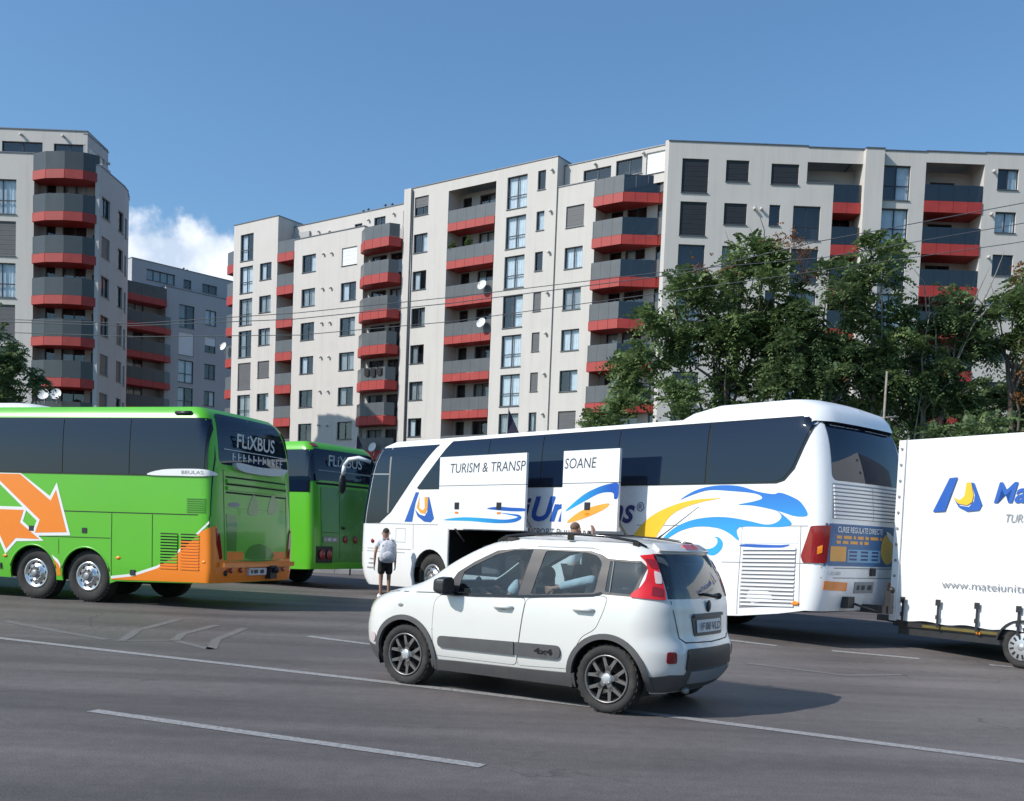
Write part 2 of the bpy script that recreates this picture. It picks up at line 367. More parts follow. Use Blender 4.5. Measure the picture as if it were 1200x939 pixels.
class MB:
    """collects simple solids into one mesh"""
    def __init__(s): s.v = []; s.f = []; s.m = []; s.sm = []
    def add(s, vs, fs, mi=0, sm=False):
        o = len(s.v); s.v += [tuple(x) for x in vs]; s.f += [tuple(i + o for i in f) for f in fs]
        s.m += [mi] * len(fs); s.sm += [sm] * len(fs); return s
    def box(s, x0, x1, y0, y1, z0, z1, mi=0, T=None):
        vs = [Vector((x, y, z)) for z in (z0, z1) for y in (y0, y1) for x in (x0, x1)]
        if T is not None: vs = [T @ q for q in vs]
        return s.add(vs, [(0, 2, 3, 1), (4, 5, 7, 6), (0, 1, 5, 4), (2, 6, 7, 3), (0, 4, 6, 2), (1, 3, 7, 5)], mi)
    def prism(s, poly, z0, z1, mi=0):
        n = len(poly); a = sum(poly[i][0] * poly[(i + 1) % n][1] - poly[(i + 1) % n][0] * poly[i][1] for i in range(n))
        if a < 0: poly = poly[::-1]
        vs = [(x, y, z0) for x, y in poly] + [(x, y, z1) for x, y in poly]
        fs = [tuple(range(n - 1, -1, -1)), tuple(range(n, 2 * n))] + [(i, (i + 1) % n, (i + 1) % n + n, i + n) for i in range(n)]
        return s.add(vs, fs, mi)
    def tube(s, pts, r, n=8, mi=0, cap=True):
        pts = [Vector(p) for p in pts]; rs = r if isinstance(r, (list, tuple)) else [r] * len(pts)
        vs = []; prev = None
        for i, p in enumerate(pts):
            d = (pts[min(i + 1, len(pts) - 1)] - pts[max(i - 1, 0)]).normalized()
            if prev is None: a = d.orthogonal().normalized()
            else: a = (prev - d * prev.dot(d)).normalized()
            prev = a; b = d.cross(a)
            vs += [p + (a * math.cos(2 * PI * k / n) + b * math.sin(2 * PI * k / n)) * rs[i] for k in range(n)]
        fs = [(i * n + k, i * n + (k + 1) % n, (i + 1) * n + (k + 1) % n, (i + 1) * n + k) for i in range(len(pts) - 1) for k in range(n)]
        if cap: fs += [tuple(range(n - 1, -1, -1)), tuple(range((len(pts) - 1) * n, len(pts) * n))]
        return s.add(vs, fs, mi, True)
    def lathe(s, prof, n=32, mi=0, T=None):
        """prof: (radius, y) pairs revolved about the Y axis"""
        vs = []
        for r_, y in prof:
            for k in range(n):
                q = Vector((r_ * math.cos(2 * PI * k / n), y, r_ * math.sin(2 * PI * k / n)))
                vs.append(T @ q if T is not None else q)
        fs = [(i * n + k, i * n + (k + 1) % n, (i + 1) * n + (k + 1) % n, (i + 1) * n + k) for i in range(len(prof) - 1) for k in range(n)]
        return s.add(vs, fs, mi, True)
    def ball(s, c, rx, ry=None, rz=None, mi=0, nu=14, nv=9):
        ry = ry or rx; rz = rz or rx
        vs = []; fs = []
        for j in range(nv + 1):
            th = PI * j / nv
            for i in range(nu):
                ph = 2 * PI * i / nu
                vs.append((c[0] + rx * math.sin(th) * math.cos(ph), c[1] + ry * math.sin(th) * math.sin(ph), c[2] + rz * math.cos(th)))
        for j in range(nv):
            for i in range(nu):
                fs.append((j * nu + i, (j + 1) * nu + i, (j + 1) * nu + (i + 1) % nu, j * nu + (i + 1) % nu))
        return s.add(vs, fs, mi, True)
    def obj(s, name, mats, parent=None):
        return link_mesh(name, mesh(name, s.v, s.f, mats, s.m, s.sm), parent)

def smooth_by_angle(me, ang=R(35)):
    me.polygons.foreach_set('use_smooth', [True] * len(me.polygons))
    me.set_sharp_from_angle(angle=ang)
    return me

def thing(name, label, cat, loc=(0, 0, 0), rz=0.0, group=None):
    o = bpy.data.objects.new(name, None); col.objects.link(o)
    o.location = loc; o.rotation_euler = (0, 0, rz); o.empty_display_size = 0.3
    o['label'] = label; o['category'] = cat
    if group: o['group'] = group
    return o
def tag(o, label, cat, group=None):
    o['label'] = label; o['category'] = cat
    if group: o['group'] = group
    return o
def structure(o): o['kind'] = 'structure'; return o
def stuff(o): o['kind'] = 'stuff'; return o

_text_cache = {}
def text_mesh(body, width, height, m, shear=0.0, bold=0.0, depth=0.0):
    key = (body, width, height, m.name, shear, bold)
    if key in _text_cache: return _text_cache[key]
    cu = bpy.data.curves.new('lettering', 'FONT'); cu.body = body; cu.size = 1.0; cu.shear = shear; cu.offset = bold
    cu.resolution_u = 3
    o = bpy.data.objects.new('lettering', cu); col.objects.link(o)
    dg = bpy.context.evaluated_depsgraph_get(); dg.update()
    me = bpy.data.meshes.new_from_object(o.evaluated_get(dg))
    bpy.data.objects.remove(o); bpy.data.curves.remove(cu)
    n = len(me.vertices); co = np.empty(n * 3); me.vertices.foreach_get('co', co); co = co.reshape(-1, 3)
    lo, hi = co.min(0), co.max(0)
    co[:, 0] = (co[:, 0] - lo[0]) / (hi[0] - lo[0]) * width
    co[:, 1] = (co[:, 1] - lo[1]) / (hi[1] - lo[1]) * height
    co[:, 2] = depth
    me.vertices.foreach_set('co', co.ravel()); me.materials.clear(); me.materials.append(m); me.update()
    _text_cache[key] = me
    return me
def put_text(body, width, height, m, origin, xdir, parent, shear=0.0, bold=0.0, name='lettering'):
    """origin: lower left of the line, xdir: reading direction, up is +z of the parent unless tilted"""
    o = link_mesh(name, text_mesh(body, width, height, m, shear, bold), parent)
    X = Vector(xdir).normalized(); Y = Vector((0, 0, 1)); Z = X.cross(Y)
    o.matrix_local = Matrix(((X.x, Y.x, Z.x, origin[0]), (X.y, Y.y, Z.y, origin[1]), (X.z, Y.z, Z.z, origin[2]), (0, 0, 0, 1)))
    return o

def inside(pt, poly):
    x, y = pt; c = False; n = len(poly); j = n - 1
    for i in range(n):
        xi, yi = poly[i]; xj, yj = poly[j]
        if (yi > y) != (yj > y) and x < (xj - xi) * (y - yi) / (yj - yi) + xi: c = not c
        j = i
    return c
def np_inside(P, poly):
    x, y = P[:, 0], P[:, 1]; c = np.zeros(len(P), bool); n = len(poly); j = n - 1
    for i in range(n):
        xi, yi = poly[i]; xj, yj = poly[j]
        if yi != yj: c ^= ((yi > y) != (yj > y)) & (x < (xj - xi) * (y - yi) / (yj - yi) + xi)
        j = i
    return c
def subdivide(poly, res):
    out = []
    n = len(poly)
    for i in range(n):
        a, b = poly[i], poly[(i + 1) % n]
        k = max(1, int(math.ceil(math.hypot(b[0] - a[0], b[1] - a[1]) / res)))
        for t in range(k): out.append((a[0] + (b[0] - a[0]) * t / k, a[1] + (b[1] - a[1]) * t / k))
    return out
def round_poly(poly, r, n=4):
    """round the corners of a polygon"""
    out = []; N = len(poly)
    for i in range(N):
        p0, p1, p2 = Vector(poly[i - 1]), Vector(poly[i]), Vector(poly[(i + 1) % N])
        a, b = p0 - p1, p2 - p1; ra = r[i] if isinstance(r, (list, tuple)) else r
        k = min(ra, a.length * 0.45, b.length * 0.45)
        if k < 1e-4: out.append(tuple(p1)); continue
        s, e = p1 + a.normalized() * k, p1 + b.normalized() * k
        for t in range(n + 1):
            u = t / n; q = s * (1 - u) ** 2 + p1 * 2 * u * (1 - u) + e * u * u; out.append((q.x, q.y))
    return out
def spline(pts, k=5):
    out = []; N = len(pts)
    for i in range(N):
        p0, p1, p2, p3 = (Vector(pts[(i + d) % N]) for d in (-1, 0, 1, 2))
        for t in range(k):
            u = t / k
            q = 0.5 * (2 * p1 + (p2 - p0) * u + (2 * p0 - 5 * p1 + 4 * p2 - p3) * u * u + (3 * p1 - p0 - 3 * p2 + p3) * u ** 3)
            out.append((q.x, q.y))
    return out
def fill(poly, res, holes=(), sub=True):
    """triangulate a polygon with holes and an inner grid; returns 2D verts, tris, boundary loops"""
    loops = [subdivide(poly, res) if sub else list(poly)] + [subdivide(h, res) if sub else list(h) for h in holes]
    vs = []; ed = []
    for L in loops:
        o = len(vs); vs += L; ed += [(o + i, o + (i + 1) % len(L)) for i in range(len(L))]
    nb = len(vs)
    B = np.array(vs)
    xs = np.arange(B[:, 0].min() + res * 0.5, B[:, 0].max(), res); ys = np.arange(B[:, 1].min() + res * 0.5, B[:, 1].max(), res)
    if len(xs) and len(ys):
        G = np.stack(np.meshgrid(xs, ys), -1).reshape(-1, 2)
        k = np_inside(G, loops[0])
        for h in loops[1:]: k &= ~np_inside(G, h)
        G = G[k]
        if len(G):
            d = np.full(len(G), 1e9)
            for i in range(0, nb, 256): d = np.minimum(d, ((G[:, None] - B[None, i:i + 256]) ** 2).sum(-1).min(1))
            G = G[d > (0.45 * res) ** 2]
            vs = vs + [tuple(g) for g in G]
    r = delaunay_2d_cdt([Vector(v) for v in vs], ed, [], 0, 1e-6)
    V = np.array([(v.x, v.y) for v in r[0]]); F = [tuple(f) for f in r[2]]
    C = np.array([V[list(f)].mean(0) for f in F])
    k = np_inside(C, loops[0])
    for h in loops[1:]: k &= ~np_inside(C, h)
    T3 = np.array([[V[i] for i in f] for f in F]); d1, d2, d3 = T3[:, 1] - T3[:, 0], T3[:, 2] - T3[:, 0], T3[:, 2] - T3[:, 1]
    ar = np.abs(d1[:, 0] * d2[:, 1] - d1[:, 1] * d2[:, 0]); mx = np.maximum(np.maximum((d1 ** 2).sum(1), (d2 ** 2).sum(1)), (d3 ** 2).sum(1))
    k &= ar > 1e-4 * mx                                   # leave out slivers along straight edges
    F = [f for f, q in zip(F, k) if q]
    # ccw
    F = [f if (V[f[1]][0] - V[f[0]][0]) * (V[f[2]][1] - V[f[0]][1]) - (V[f[2]][0] - V[f[0]][0]) * (V[f[1]][1] - V[f[0]][1]) > 0 else f[::-1] for f in F]
    edges = {}
    for f in F:
        for i in range(3):
            a, b = f[i], f[(i + 1) % 3]; edges[(a, b)] = edges.get((a, b), 0) + 1
    bd = [(a, b) for (a, b) in edges if (b, a) not in edges]
    return V, F, bd

def skin_from(fmap, V, F, bd, off, th, flip=False):
    """lift a flat triangulation on to a surface at height off, with a rim of depth th"""
    top = [fmap(u, v, off) for u, v in V]
    vs = list(top); fs = [f[::-1] if flip else f for f in F]; sm = [True] * len(fs)
    if th > 0:
        ids = sorted({i for e in bd for i in e}); o1 = len(vs); mp = {i: o1 + k for k, i in enumerate(ids)}
        vs += [top[i] for i in ids]; o2 = len(vs); mq = {i: o2 + k for k, i in enumerate(ids)}
        vs += [fmap(V[i][0], V[i][1], off - th) for i in ids]
        for a, b in bd:
            q = (mp[b], mp[a], mq[a], mq[b]); fs.append(q[::-1] if flip else q); sm.append(False)
    return vs, fs, sm

class Hull:
    """body of a vehicle: plan outline (rounded box) changing with height. x forward, +y left."""
    def __init__(s, z, b, xr, xf, rr, rf, br=0.0, bf=0.0, side=0.0):
        zz = np.linspace(z[0], z[-1], 400); s.z0, s.z1 = z[0], z[-1]
        def tab(a):
            if isinstance(a, (int, float)): return np.full(400, float(a))
            z_, a_ = np.array(z, float), np.array(a, float)
            h = np.diff(z_); dl = np.diff(a_) / h; m = np.zeros(len(z_)); m[0], m[-1] = dl[0], dl[-1]
            for i in range(1, len(z_) - 1):
                if dl[i - 1] * dl[i] > 0:
                    w1, w2 = 2 * h[i] + h[i - 1], h[i] + 2 * h[i - 1]; m[i] = (w1 + w2) / (w1 / dl[i - 1] + w2 / dl[i])
            k = np.clip(np.searchsorted(z_, zz) - 1, 0, len(h) - 1); t = (zz - z_[k]) / h[k]
            return (2 * t ** 3 - 3 * t ** 2 + 1) * a_[k] + (t ** 3 - 2 * t ** 2 + t) * h[k] * m[k] + (-2 * t ** 3 + 3 * t ** 2) * a_[k + 1] + (t ** 3 - t ** 2) * h[k] * m[k + 1]
        s.T = np.stack([tab(a) for a in (b, xr, xf, rr[0], rr[1], rf[0], rf[1])])
        s.br, s.bf, s.sb = br, bf, side
        B, XR, XF, a1, a2, a3, a4 = s.T[:, 120]
        s.s0r, s.s0f = XR - a1, XF - a3
        s.Lr, s.Lf = (a1 + a2) * 0.8, (a3 + a4) * 0.8
        s.yr, s.yf = B - a2, B - a4
        s.Sr, s.Sf = s.s0r + s.Lr + s.yr, s.s0f + s.Lf + s.yf
    def at(s, z):
        k = (min(max(z, s.z0), s.z1) - s.z0) / (s.z1 - s.z0) * 399; i = min(int(k), 398); t = k - i
        return s.T[:, i] * (1 - t) + s.T[:, i + 1] * t
    def _raw(s, q, z):
        b, xr, xf, rx, ry, fx, fy = s.at(z)
        sg = 1.0
        if q >= 0:
            if q > s.Sr: q = 2 * s.Sr - q; sg = -1.0
            X, rx_, ry_, s0, L, yy, bu, d = xr, rx, ry, s.s0r, s.Lr, s.yr, s.br, -1.0
        else:
            q = -q
            if q > s.Sf: q = 2 * s.Sf - q; sg = -1.0
            X, rx_, ry_, s0, L, yy, bu, d = xf, fx, fy, s.s0f, s.Lf, s.yf, s.bf, 1.0
        if q <= s0:
            x = q / s0 * (X - rx_); y = b - s.sb * (x / max(xr, 1)) ** 2
        elif q <= s0 + L:
            p = (q - s0) / L * PI / 2; x = X - rx_ + rx_ * math.sin(p); y = (b - s.sb * ((X - rx_) / max(xr, 1)) ** 2 * math.cos(p)) - ry_ + ry_ * math.cos(p)
        else:
            k = min(1.0, (q - s0 - L) / yy); y = (b - ry_) * (1 - k); x = X + bu * (1 - (1 - k) ** 2)
        return (d * x, sg * y, z)
    def pt(s, q, z, off=0.0):
        P = Vector(s._raw(q, z))
        if off == 0.0: return P
        e = 0.004
        du = Vector(s._raw(q + e, z)) - Vector(s._raw(q - e, z)); dv = Vector(s._raw(q, min(z + e, s.z1))) - Vector(s._raw(q, max(z - e, s.z0)))
        n = dv.cross(du)
        if n.length < 1e-12: return P
        n.normalize()
        return P - n * off
    def sx(s, x, z):
        b, xr, xf, rx, ry, fx, fy = s.at(z)
        if x <= 0:
            if -x <= xr - rx: return -x / (xr - rx) * s.s0r
            return s.s0r + s.Lr * math.asin(min(1, (-x - xr + rx) / rx)) / (PI / 2)
        if x <= xf - fx: return -x / (xf - fx) * s.s0f
        return -(s.s0f + s.Lf * math.asin(min(1, (x - xf + fx) / fx)) / (PI / 2))
    def sy(s, y, z, front=False):
        b, xr, xf, rx, ry, fx, fy = s.at(z)
        r, s0, L, yy, S = (fy, s.s0f, s.Lf, s.yf, s.Sf) if front else (ry, s.s0r, s.Lr, s.yr, s.Sr)
        a = abs(y)
        if a <= b - r: q = s0 + L + (1 - a / (b - r)) * yy
        else: q = s0 + L * math.acos(min(1, (a - b + r) / r)) / (PI / 2)
        if y < 0: q = 2 * S - q
        return -q if front else q
    def fmap(s, space):
        if space == 'x': return lambda u, v, o: s.pt(s.sx(u, v), v, o)
        if space == 'y': return lambda u, v, o: s.pt(s.sy(u, v), v, o)
        if space == 'f': return lambda u, v, o: s.pt(s.sy(u, v, True), v, o)
        return lambda u, v, o: s.pt(u, v, o)
    def patch(s, name, poly, m, parent, space='x', off=0.0, th=0.02, res=0.1, holes=(), mirror=False, sub=True):
        """space: x = side view (x, z); y = rear view (y, z); f = front view; s = unrolled outline"""
        V, F, bd = fill(poly, res, holes, sub)
        # s runs to the rear: (s, z) seen from outside the left side is mirrored x
        flip = space in ('x', 'f') and False
        vs, fs, sm = skin_from(s.fmap(space), V, F, bd, off, th)
        # make normals point outwards
        a, b_, c = (Vector(vs[i]) for i in fs[0]); nn = (b_ - a).cross(c - a); ref = Vector((a.x * 0.15, a.y, 0)) if abs(a.y) > 0.6 * 0.8 and space == 'x' else Vector((a.x, a.y * 0.2, 0))
        u0, v0 = V[F[0][0]]
        outw = s.fmap(space)(u0, v0, 0.05) - s.fmap(space)(u0, v0, -0.05)
        if nn.dot(outw) < 0: fs = [f[::-1] for f in fs]
        if mirror: vs = [(v[0], -v[1], v[2]) for v in vs]; fs = [f[::-1] for f in fs]
        return link_mesh(name, mesh(name, vs, fs, m, None, sm), parent)
    def pair(s, name, *a, **k):
        return s.patch(name, *a, **k), s.patch(name, *a, mirror=True, **k)
    def strip(s, name, pts, w, m, parent, space='x', off=0.003, mirror=False):
        """thin seam following a polyline"""
        L = [Vector(p) for p in pts]; le = []; ri = []
        for i, p in enumerate(L):
            d = (L[min(i + 1, len(L) - 1)] - L[max(i - 1, 0)]).normalized(); nrm_ = Vector((-d.y, d.x)) * w / 2
            le.append(tuple(p + nrm_)); ri.append(tuple(p - nrm_))
        return s.patch(name, le + ri[::-1], m, parent, space, off, 0.0, 0.25, mirror=mirror)
    def roof(s, name, m, parent, rise=0.06, r=0.0, n=40, rings=8):
        """closes the top of the hull with a low dome"""
        z = s.z1; tot = s.Sr; qs = [s.Sr * i / n for i in range(n + 1)]; qf = [-s.Sf * i / n for i in range(n, 0, -1)]
        q = qf + qs
        out = [s.pt(a, z) for a in q] + [Vector((p.x, -p.y, p.z)) for p in [s.pt(a, z) for a in q[::-1]][1:-1]]
        cx = (max(p.x for p in out) + min(p.x for p in out)) / 2; hx = (max(p.x for p in out) - min(p.x for p in out)) / 2
        vs = []; N = len(out)
        for k in range(rings + 1):
            t = k / rings; t2 = 1 - (1 - t) ** 1.0
            for p in out:
                # shrink across fully, along only by the same margin
                hy = max(abs(p.y), 1e-3)
                y = p.y * (1 - t2); dx = s.T[0, -1] * t2 * 0.85
                x = cx + (p.x - cx) * max(0.0, 1 - dx / hx)
                vs.append((x, y, z + rise * (1 - (1 - t2) ** 2)))
        fs = [(k * N + i, k * N + (i + 1) % N, (k + 1) * N + (i + 1) % N, (k + 1) * N + i) for k in range(rings) for i in range(N)]
        me = mesh(name, vs, fs, m, None, True)
        o = link_mesh(name, me, parent)
        bm = bmesh.new(); bm.from_mesh(me); bmesh.ops.remove_doubles(bm, verts=bm.verts, dist=0.002); bmesh.ops.recalc_face_normals(bm, faces=bm.faces)
        if sum(f.normal.z for f in bm.faces) < 0: bmesh.ops.reverse_faces(bm, faces=bm.faces)
        bm.to_mesh(me); bm.free()
        return o

def arc_poly(cx, cz, r, a0=0, a1=360, n=28):
    return [(cx + r * math.cos(R(a0 + (a1 - a0) * i / n)), cz + r * math.sin(R(a0 + (a1 - a0) * i / n))) for i in range(n + (0 if a1 - a0 == 360 else 1))]

def gz(y):
    t = min(1, max(0, (y - 13.5) / 3.0)); return 0.12 * t * t * (3 - 2 * t)

# ================================================================ SETTING
ys = [-120, -40, -10, 0, 6, 10, 13.5, 13.9, 14.3, 14.7, 15.1, 15.5, 16, 16.5, 20, 26, 40, 70, 120, 400, 1500]
xs = [-1500, -300, -80, -40, -20, -10, 0, 10, 20, 40, 80, 300, 1500]
gv = [(x, y, gz(y)) for y in ys for x in xs]; nx = len(xs)
gf = [(j * nx + i, j * nx + i + 1, (j + 1) * nx + i + 1, (j + 1) * nx + i) for j in range(len(ys) - 1) for i in range(nx - 1)]
structure(link_mesh('asphalt_road', mesh('asphalt_road', gv, gf, M['asphalt'], None, True)))
gr = MB()
gr.prism([(-70, 37), (70, 37), (70, 66), (-70, 66)], 0.10, 0.2)
structure(gr.obj('grass_strip', [M['grassground']]))
pv = MB()
pv.prism([(-70, 34.4), (70, 34.4), (70, 36.99), (-70, 36.99)], 0.05, 0.245)
structure(pv.obj('pavement', [M['paving']]))
kb = MB()
x = -70.0
while x < 70:
    kb.box(x, x + 0.985, 34.2, 34.38, 0.05, 0.26 + rnd.uniform(-.004, .004)); x += 1.0
structure(kb.obj('kerb', [M['kerb']]))

def line_on_road(name, pts, w, m, lift=0.004):
    P = []
    for a, b in zip(pts[:-1], pts[1:]):
        n = max(1, int(math.hypot(b[0] - a[0], b[1] - a[1]) / 0.35))
        P += [(a[0] + (b[0] - a[0]) * i / n, a[1] + (b[1] - a[1]) * i / n) for i in range(n)]
    P.append(pts[-1]); vs = []
    for i, p in enumerate(P):
        d = (Vector(P[min(i + 1, len(P) - 1)]) - Vector(P[max(i - 1, 0)])).normalized(); q = Vector((-d.y, d.x)) * w / 2
        jit = 1 + rnd.uniform(-.06, .06)
        for sgn in (1, -1):
            x_, y_ = p[0] + q.x * sgn * jit, p[1] + q.y * sgn * jit; vs.append((x_, y_, gz(y_) + lift))
    fs = [(2 * i, 2 * i + 1, 2 * i + 3, 2 * i + 2) for i in range(len(P) - 1)]
    return structure(link_mesh(name, mesh(name, vs, fs, m)))
line_on_road('solid_lane_line', [(-20, 19.4), (-10.5, 14.75), (-6.45, 12.76), (-1.46, 10.35), (0.82, 9.20), (3.84, 7.45), (9, 4.2), (14, 1.0)], 0.14, M['roadpaint'])
line_on_road('dashed_lane_line', [(-3.32, 8.05), (-0.15, 6.61)], 0.12, M['roadpaint'])
line_on_road('dashed_lane_line', [(-12.3, 12.2), (-8.9, 10.6)], 0.12, M['roadpaint'])
line_on_road('dashed_lane_line', [(5.3, 3.9), (8.2, 2.2)], 0.12, M['roadpaint'])
for a, b in (((-2.85, 14.27), (-1.80, 13.66)), ((2.95, 15.72), (3.97, 15.08)), ((4.71, 14.82), (5.83, 14.40)), ((6.67, 14.07), (7.9, 13.50)), ((8.9, 13.0), (10.1, 12.4))):
    line_on_road('dashed_bay_line', [a, b], 0.12, M['roadpaint'])
for pts in ([(-7.3, 14.6), (-6.3, 13.9), (-5.2, 13.05)], [(-5.05, 15.4), (-5.25, 14.2), (-5.0, 13.0), (-4.36, 13.3)], [(-4.36, 15.0), (-4.55, 14.0), (-4.4, 13.25), (-3.68, 12.45)],
            [(-3.9, 14.8), (-3.95, 13.6), (-3.68, 12.45)], [(3.1, 13.2), (4.1, 12.3), (4.9, 12.6)]):
    line_on_road('faded_road_marking', pts, 0.13, M['roadpaint_faded'])

# ---------------------------------------------------------------- buildings
class Fac:
    """a facade: origin, direction along the wall; w counts outwards"""
    def __init__(s, O, ang, B): s.O = Vector(O); s.a = R(ang); s.e = Vector((math.cos(s.a), math.sin(s.a))); s.n = Vector((s.e.y, -s.e.x)); s.B = B
    def xy(s, u, w=0): return s.O + s.e * u + s.n * w
    def put(s, o, u, w, z):
        p = s.xy(u, w); o.parent = s.B
        o.location = (p.x - s.B.location.x, p.y - s.B.location.y, z); o.rotation_euler = (0, 0, s.a); return o

def wall(F, u0, u1, z0, z1, ops=(), w=0.0, depth=3.0, m='plaster', cap=True, name='wall', ends=True):
    """front skin with openings, reveals, ends and a metal coping"""
    us = sorted({u0, u1, *[v for o in ops for v in o[:2]]}); zs = sorted({z0, z1, *[v for o in ops for v in o[2:4]]})
    b = MB(); rv = 0.2
    for i in range(len(us) - 1):
        for j in range(len(zs) - 1):
            uc, zc = (us[i] + us[i + 1]) / 2, (zs[j] + zs[j + 1]) / 2
            if any(o[0] < uc < o[1] and o[2] < zc < o[3] for o in ops): continue
            b.add([(us[i] - u0, 0, zs[j]), (us[i + 1] - u0, 0, zs[j]), (us[i + 1] - u0, 0, zs[j + 1]), (us[i] - u0, 0, zs[j + 1])], [(0, 1, 2, 3)])
    for o in ops:
        a, c, e, g = o[0] - u0, o[1] - u0, o[2], o[3]
        q = [(a, 0, e), (c, 0, e), (c, 0, g), (a, 0, g), (a, rv, e), (c, rv, e), (c, rv, g), (a, rv, g)]
        b.add(q, [(0, 4, 5, 1), (1, 5, 6, 2), (2, 6, 7, 3), (3, 7, 4, 0)])
    L = u1 - u0
    if ends:
        b.add([(0, 0, z0), (0, 0, z1), (0, depth, z1), (0, depth, z0)], [(0, 1, 2, 3)])
        b.add([(L, 0, z0), (L, depth, z0), (L, depth, z1), (L, 0, z1)], [(0, 1, 2, 3)])
    b.add([(0, 0, z1), (L, 0, z1), (L, depth, z1), (0, depth, z1)], [(0, 1, 2, 3)])
    if cap: b.box(-0.03, L + 0.03, -0.05, depth, z1 + 0.003, z1 + 0.07, 1)
    return F.put(b.obj(name, [M[m], M['cap']]), u0, w, 0)

_wc = {}
def win_meshes(W, H, nm, tr):
    k = (round(W, 2), round(H, 2), nm, tr)
    if k in _wc: return _wc[k]
    b = MB(); t = 0.065; d0, d1 = 0.0, 0.07
    b.box(0, t, d0, d1, 0, H); b.box(W - t, W, d0, d1, 0, H); b.box(t, W - t, d0, d1, 0, t); b.box(t, W - t, d0, d1, H - t, H)
    xs_ = [W * i / (nm + 1) for i in range(1, nm + 1)]
    for x_ in xs_: b.box(x_ - t * .6, x_ + t * .6, d0 - 0.004, d1, t, H - t)
    if tr: b.box(t, W - t, d0 - 0.007, d1 - 0.01, H * tr - t * .5, H * tr + t * .5)
    # dark room behind
    b.add([(0, .5, 0), (W, .5, 0), (W, .5, H), (0, .5, H), (0, d1, 0), (W, d1, 0), (W, d1, H), (0, d1, H)], [(0, 1, 2, 3), (0, 4, 5, 1), (1, 5, 6, 2), (2, 6, 7, 3), (3, 7, 4, 0)], 1)
    fr = mesh('window', b.v, b.f, [M['frame'], M['room']], b.m)
    p = mesh('pane', [(t * .5, .035, t * .5), (W - t * .5, .035, t * .5), (W - t * .5, .035, H - t * .5), (t * .5, .035, H - t * .5)], [(0, 1, 2, 3)], M['pane'])
    def drape(a0, a1, z0, z1):
        n = 26; vs = []; 
        for i in range(n + 1):
            u = a0 + (a1 - a0) * i / n; y = .17 + .03 * math.sin(i * 1.9)
            vs += [(u, y, z0), (u, y, z1)]
        return vs, [(2 * i, 2 * i + 2, 2 * i + 3, 2 * i + 1) for i in range(n)]
    cs = {}
    for kk, (a0, a1) in {'full': (0.03, W - .03), 'left': (0.03, W * .42), 'right': (W * .52, W - .03)}.items():
        v, f = drape(a0, a1, 0.03, H - .03)
        for mm in ('curtain', 'curtain2'): cs[(kk, mm)] = mesh('curtain', v, f, M[mm], None, True)
    sh = {}
    for mm in ('shutter', 'shutter_dark', 'shutter_white'):
        for fr_ in (1.0, 0.55, 0.3):
            s_ = MB(); h = H * fr_; n = max(3, int(h / 0.16)); 
            for i in range(n):
                z0 = H - h + h * i / n; s_.box(0.02, W - .02, -0.035 - (.008 if i % 2 else 0), -0.012, z0 + .004, H - h + h * (i + 1) / n - .004)
            s_.box(0.02, W - .02, -0.02, -.011, H - h, H)
            sh[(mm, fr_)] = mesh('shutter', s_.v, s_.f, M[mm], s_.m)
    sl = MB(); sl.box(-.03, W + .03, -.2, 0.0, -.045, -.006)
    _wc[k] = (fr, p, cs, sh, mesh('sill', sl.v, sl.f, M['cap']))
    return _wc[k]

def window(F, u0, u1, z0, z1, w=0.0, kind=None, nm=1, tr=0, inset=0.13):
    W, H = u1 - u0, z1 - z0
    fr, pane, cs, sh, sill = win_meshes(round(W, 2), round(H, 2), nm, tr)
    o = F.put(bpy.data.objects.new('window', fr), u0, w - inset, z0); col.objects.link(o)
    def child(n, me): c = bpy.data.objects.new(n, me); col.objects.link(c); c.parent = o; return c
    child('pane', pane)
    if kind is None: kind = rnd.choice(['c', 'c', 'cl', 'cr', 'g', 'g', 'gl', 'gr', 'd', 'd', 's5', 's3'])
    if kind[0] in 'cg':
        child('curtain', cs[({'l': 'left', 'r': 'right', '': 'full'}[kind[1:]], 'curtain' if kind[0] == 'c' else 'curtain2')])
    elif kind[0] in 'skw':
        child('shutter', sh[({'s': 'shutter', 'k': 'shutter_dark', 'w': 'shutter_white'}[kind[0]], {'': 1.0, '5': .55, '3': .3}[kind[1:]])])
    child('sill', sill)
    return o

def glazed_front(F, u0, u1, z0, z1, spec, w, m='recess', depth=.5):
    """back wall of a loggia with door openings: spec = list of (u0, u1, dz0, dz1, kind, mullions) per floor"""
    ops = [(a, b, z + c, z + d) for z in spec[0] for (a, b, c, d, k, n) in spec[1]]
    wall(F, u0, u1, z0, z1, ops, w, depth, m, cap=False)
    for z in spec[0]:
        for (a, b, c, d, k, n) in spec[1]: window(F, a, b, z + c, z + d, w, k or rnd.choice(['d', 'd', 'd', 'g', 'gl', 'gr', 'c', 'cl']), n)

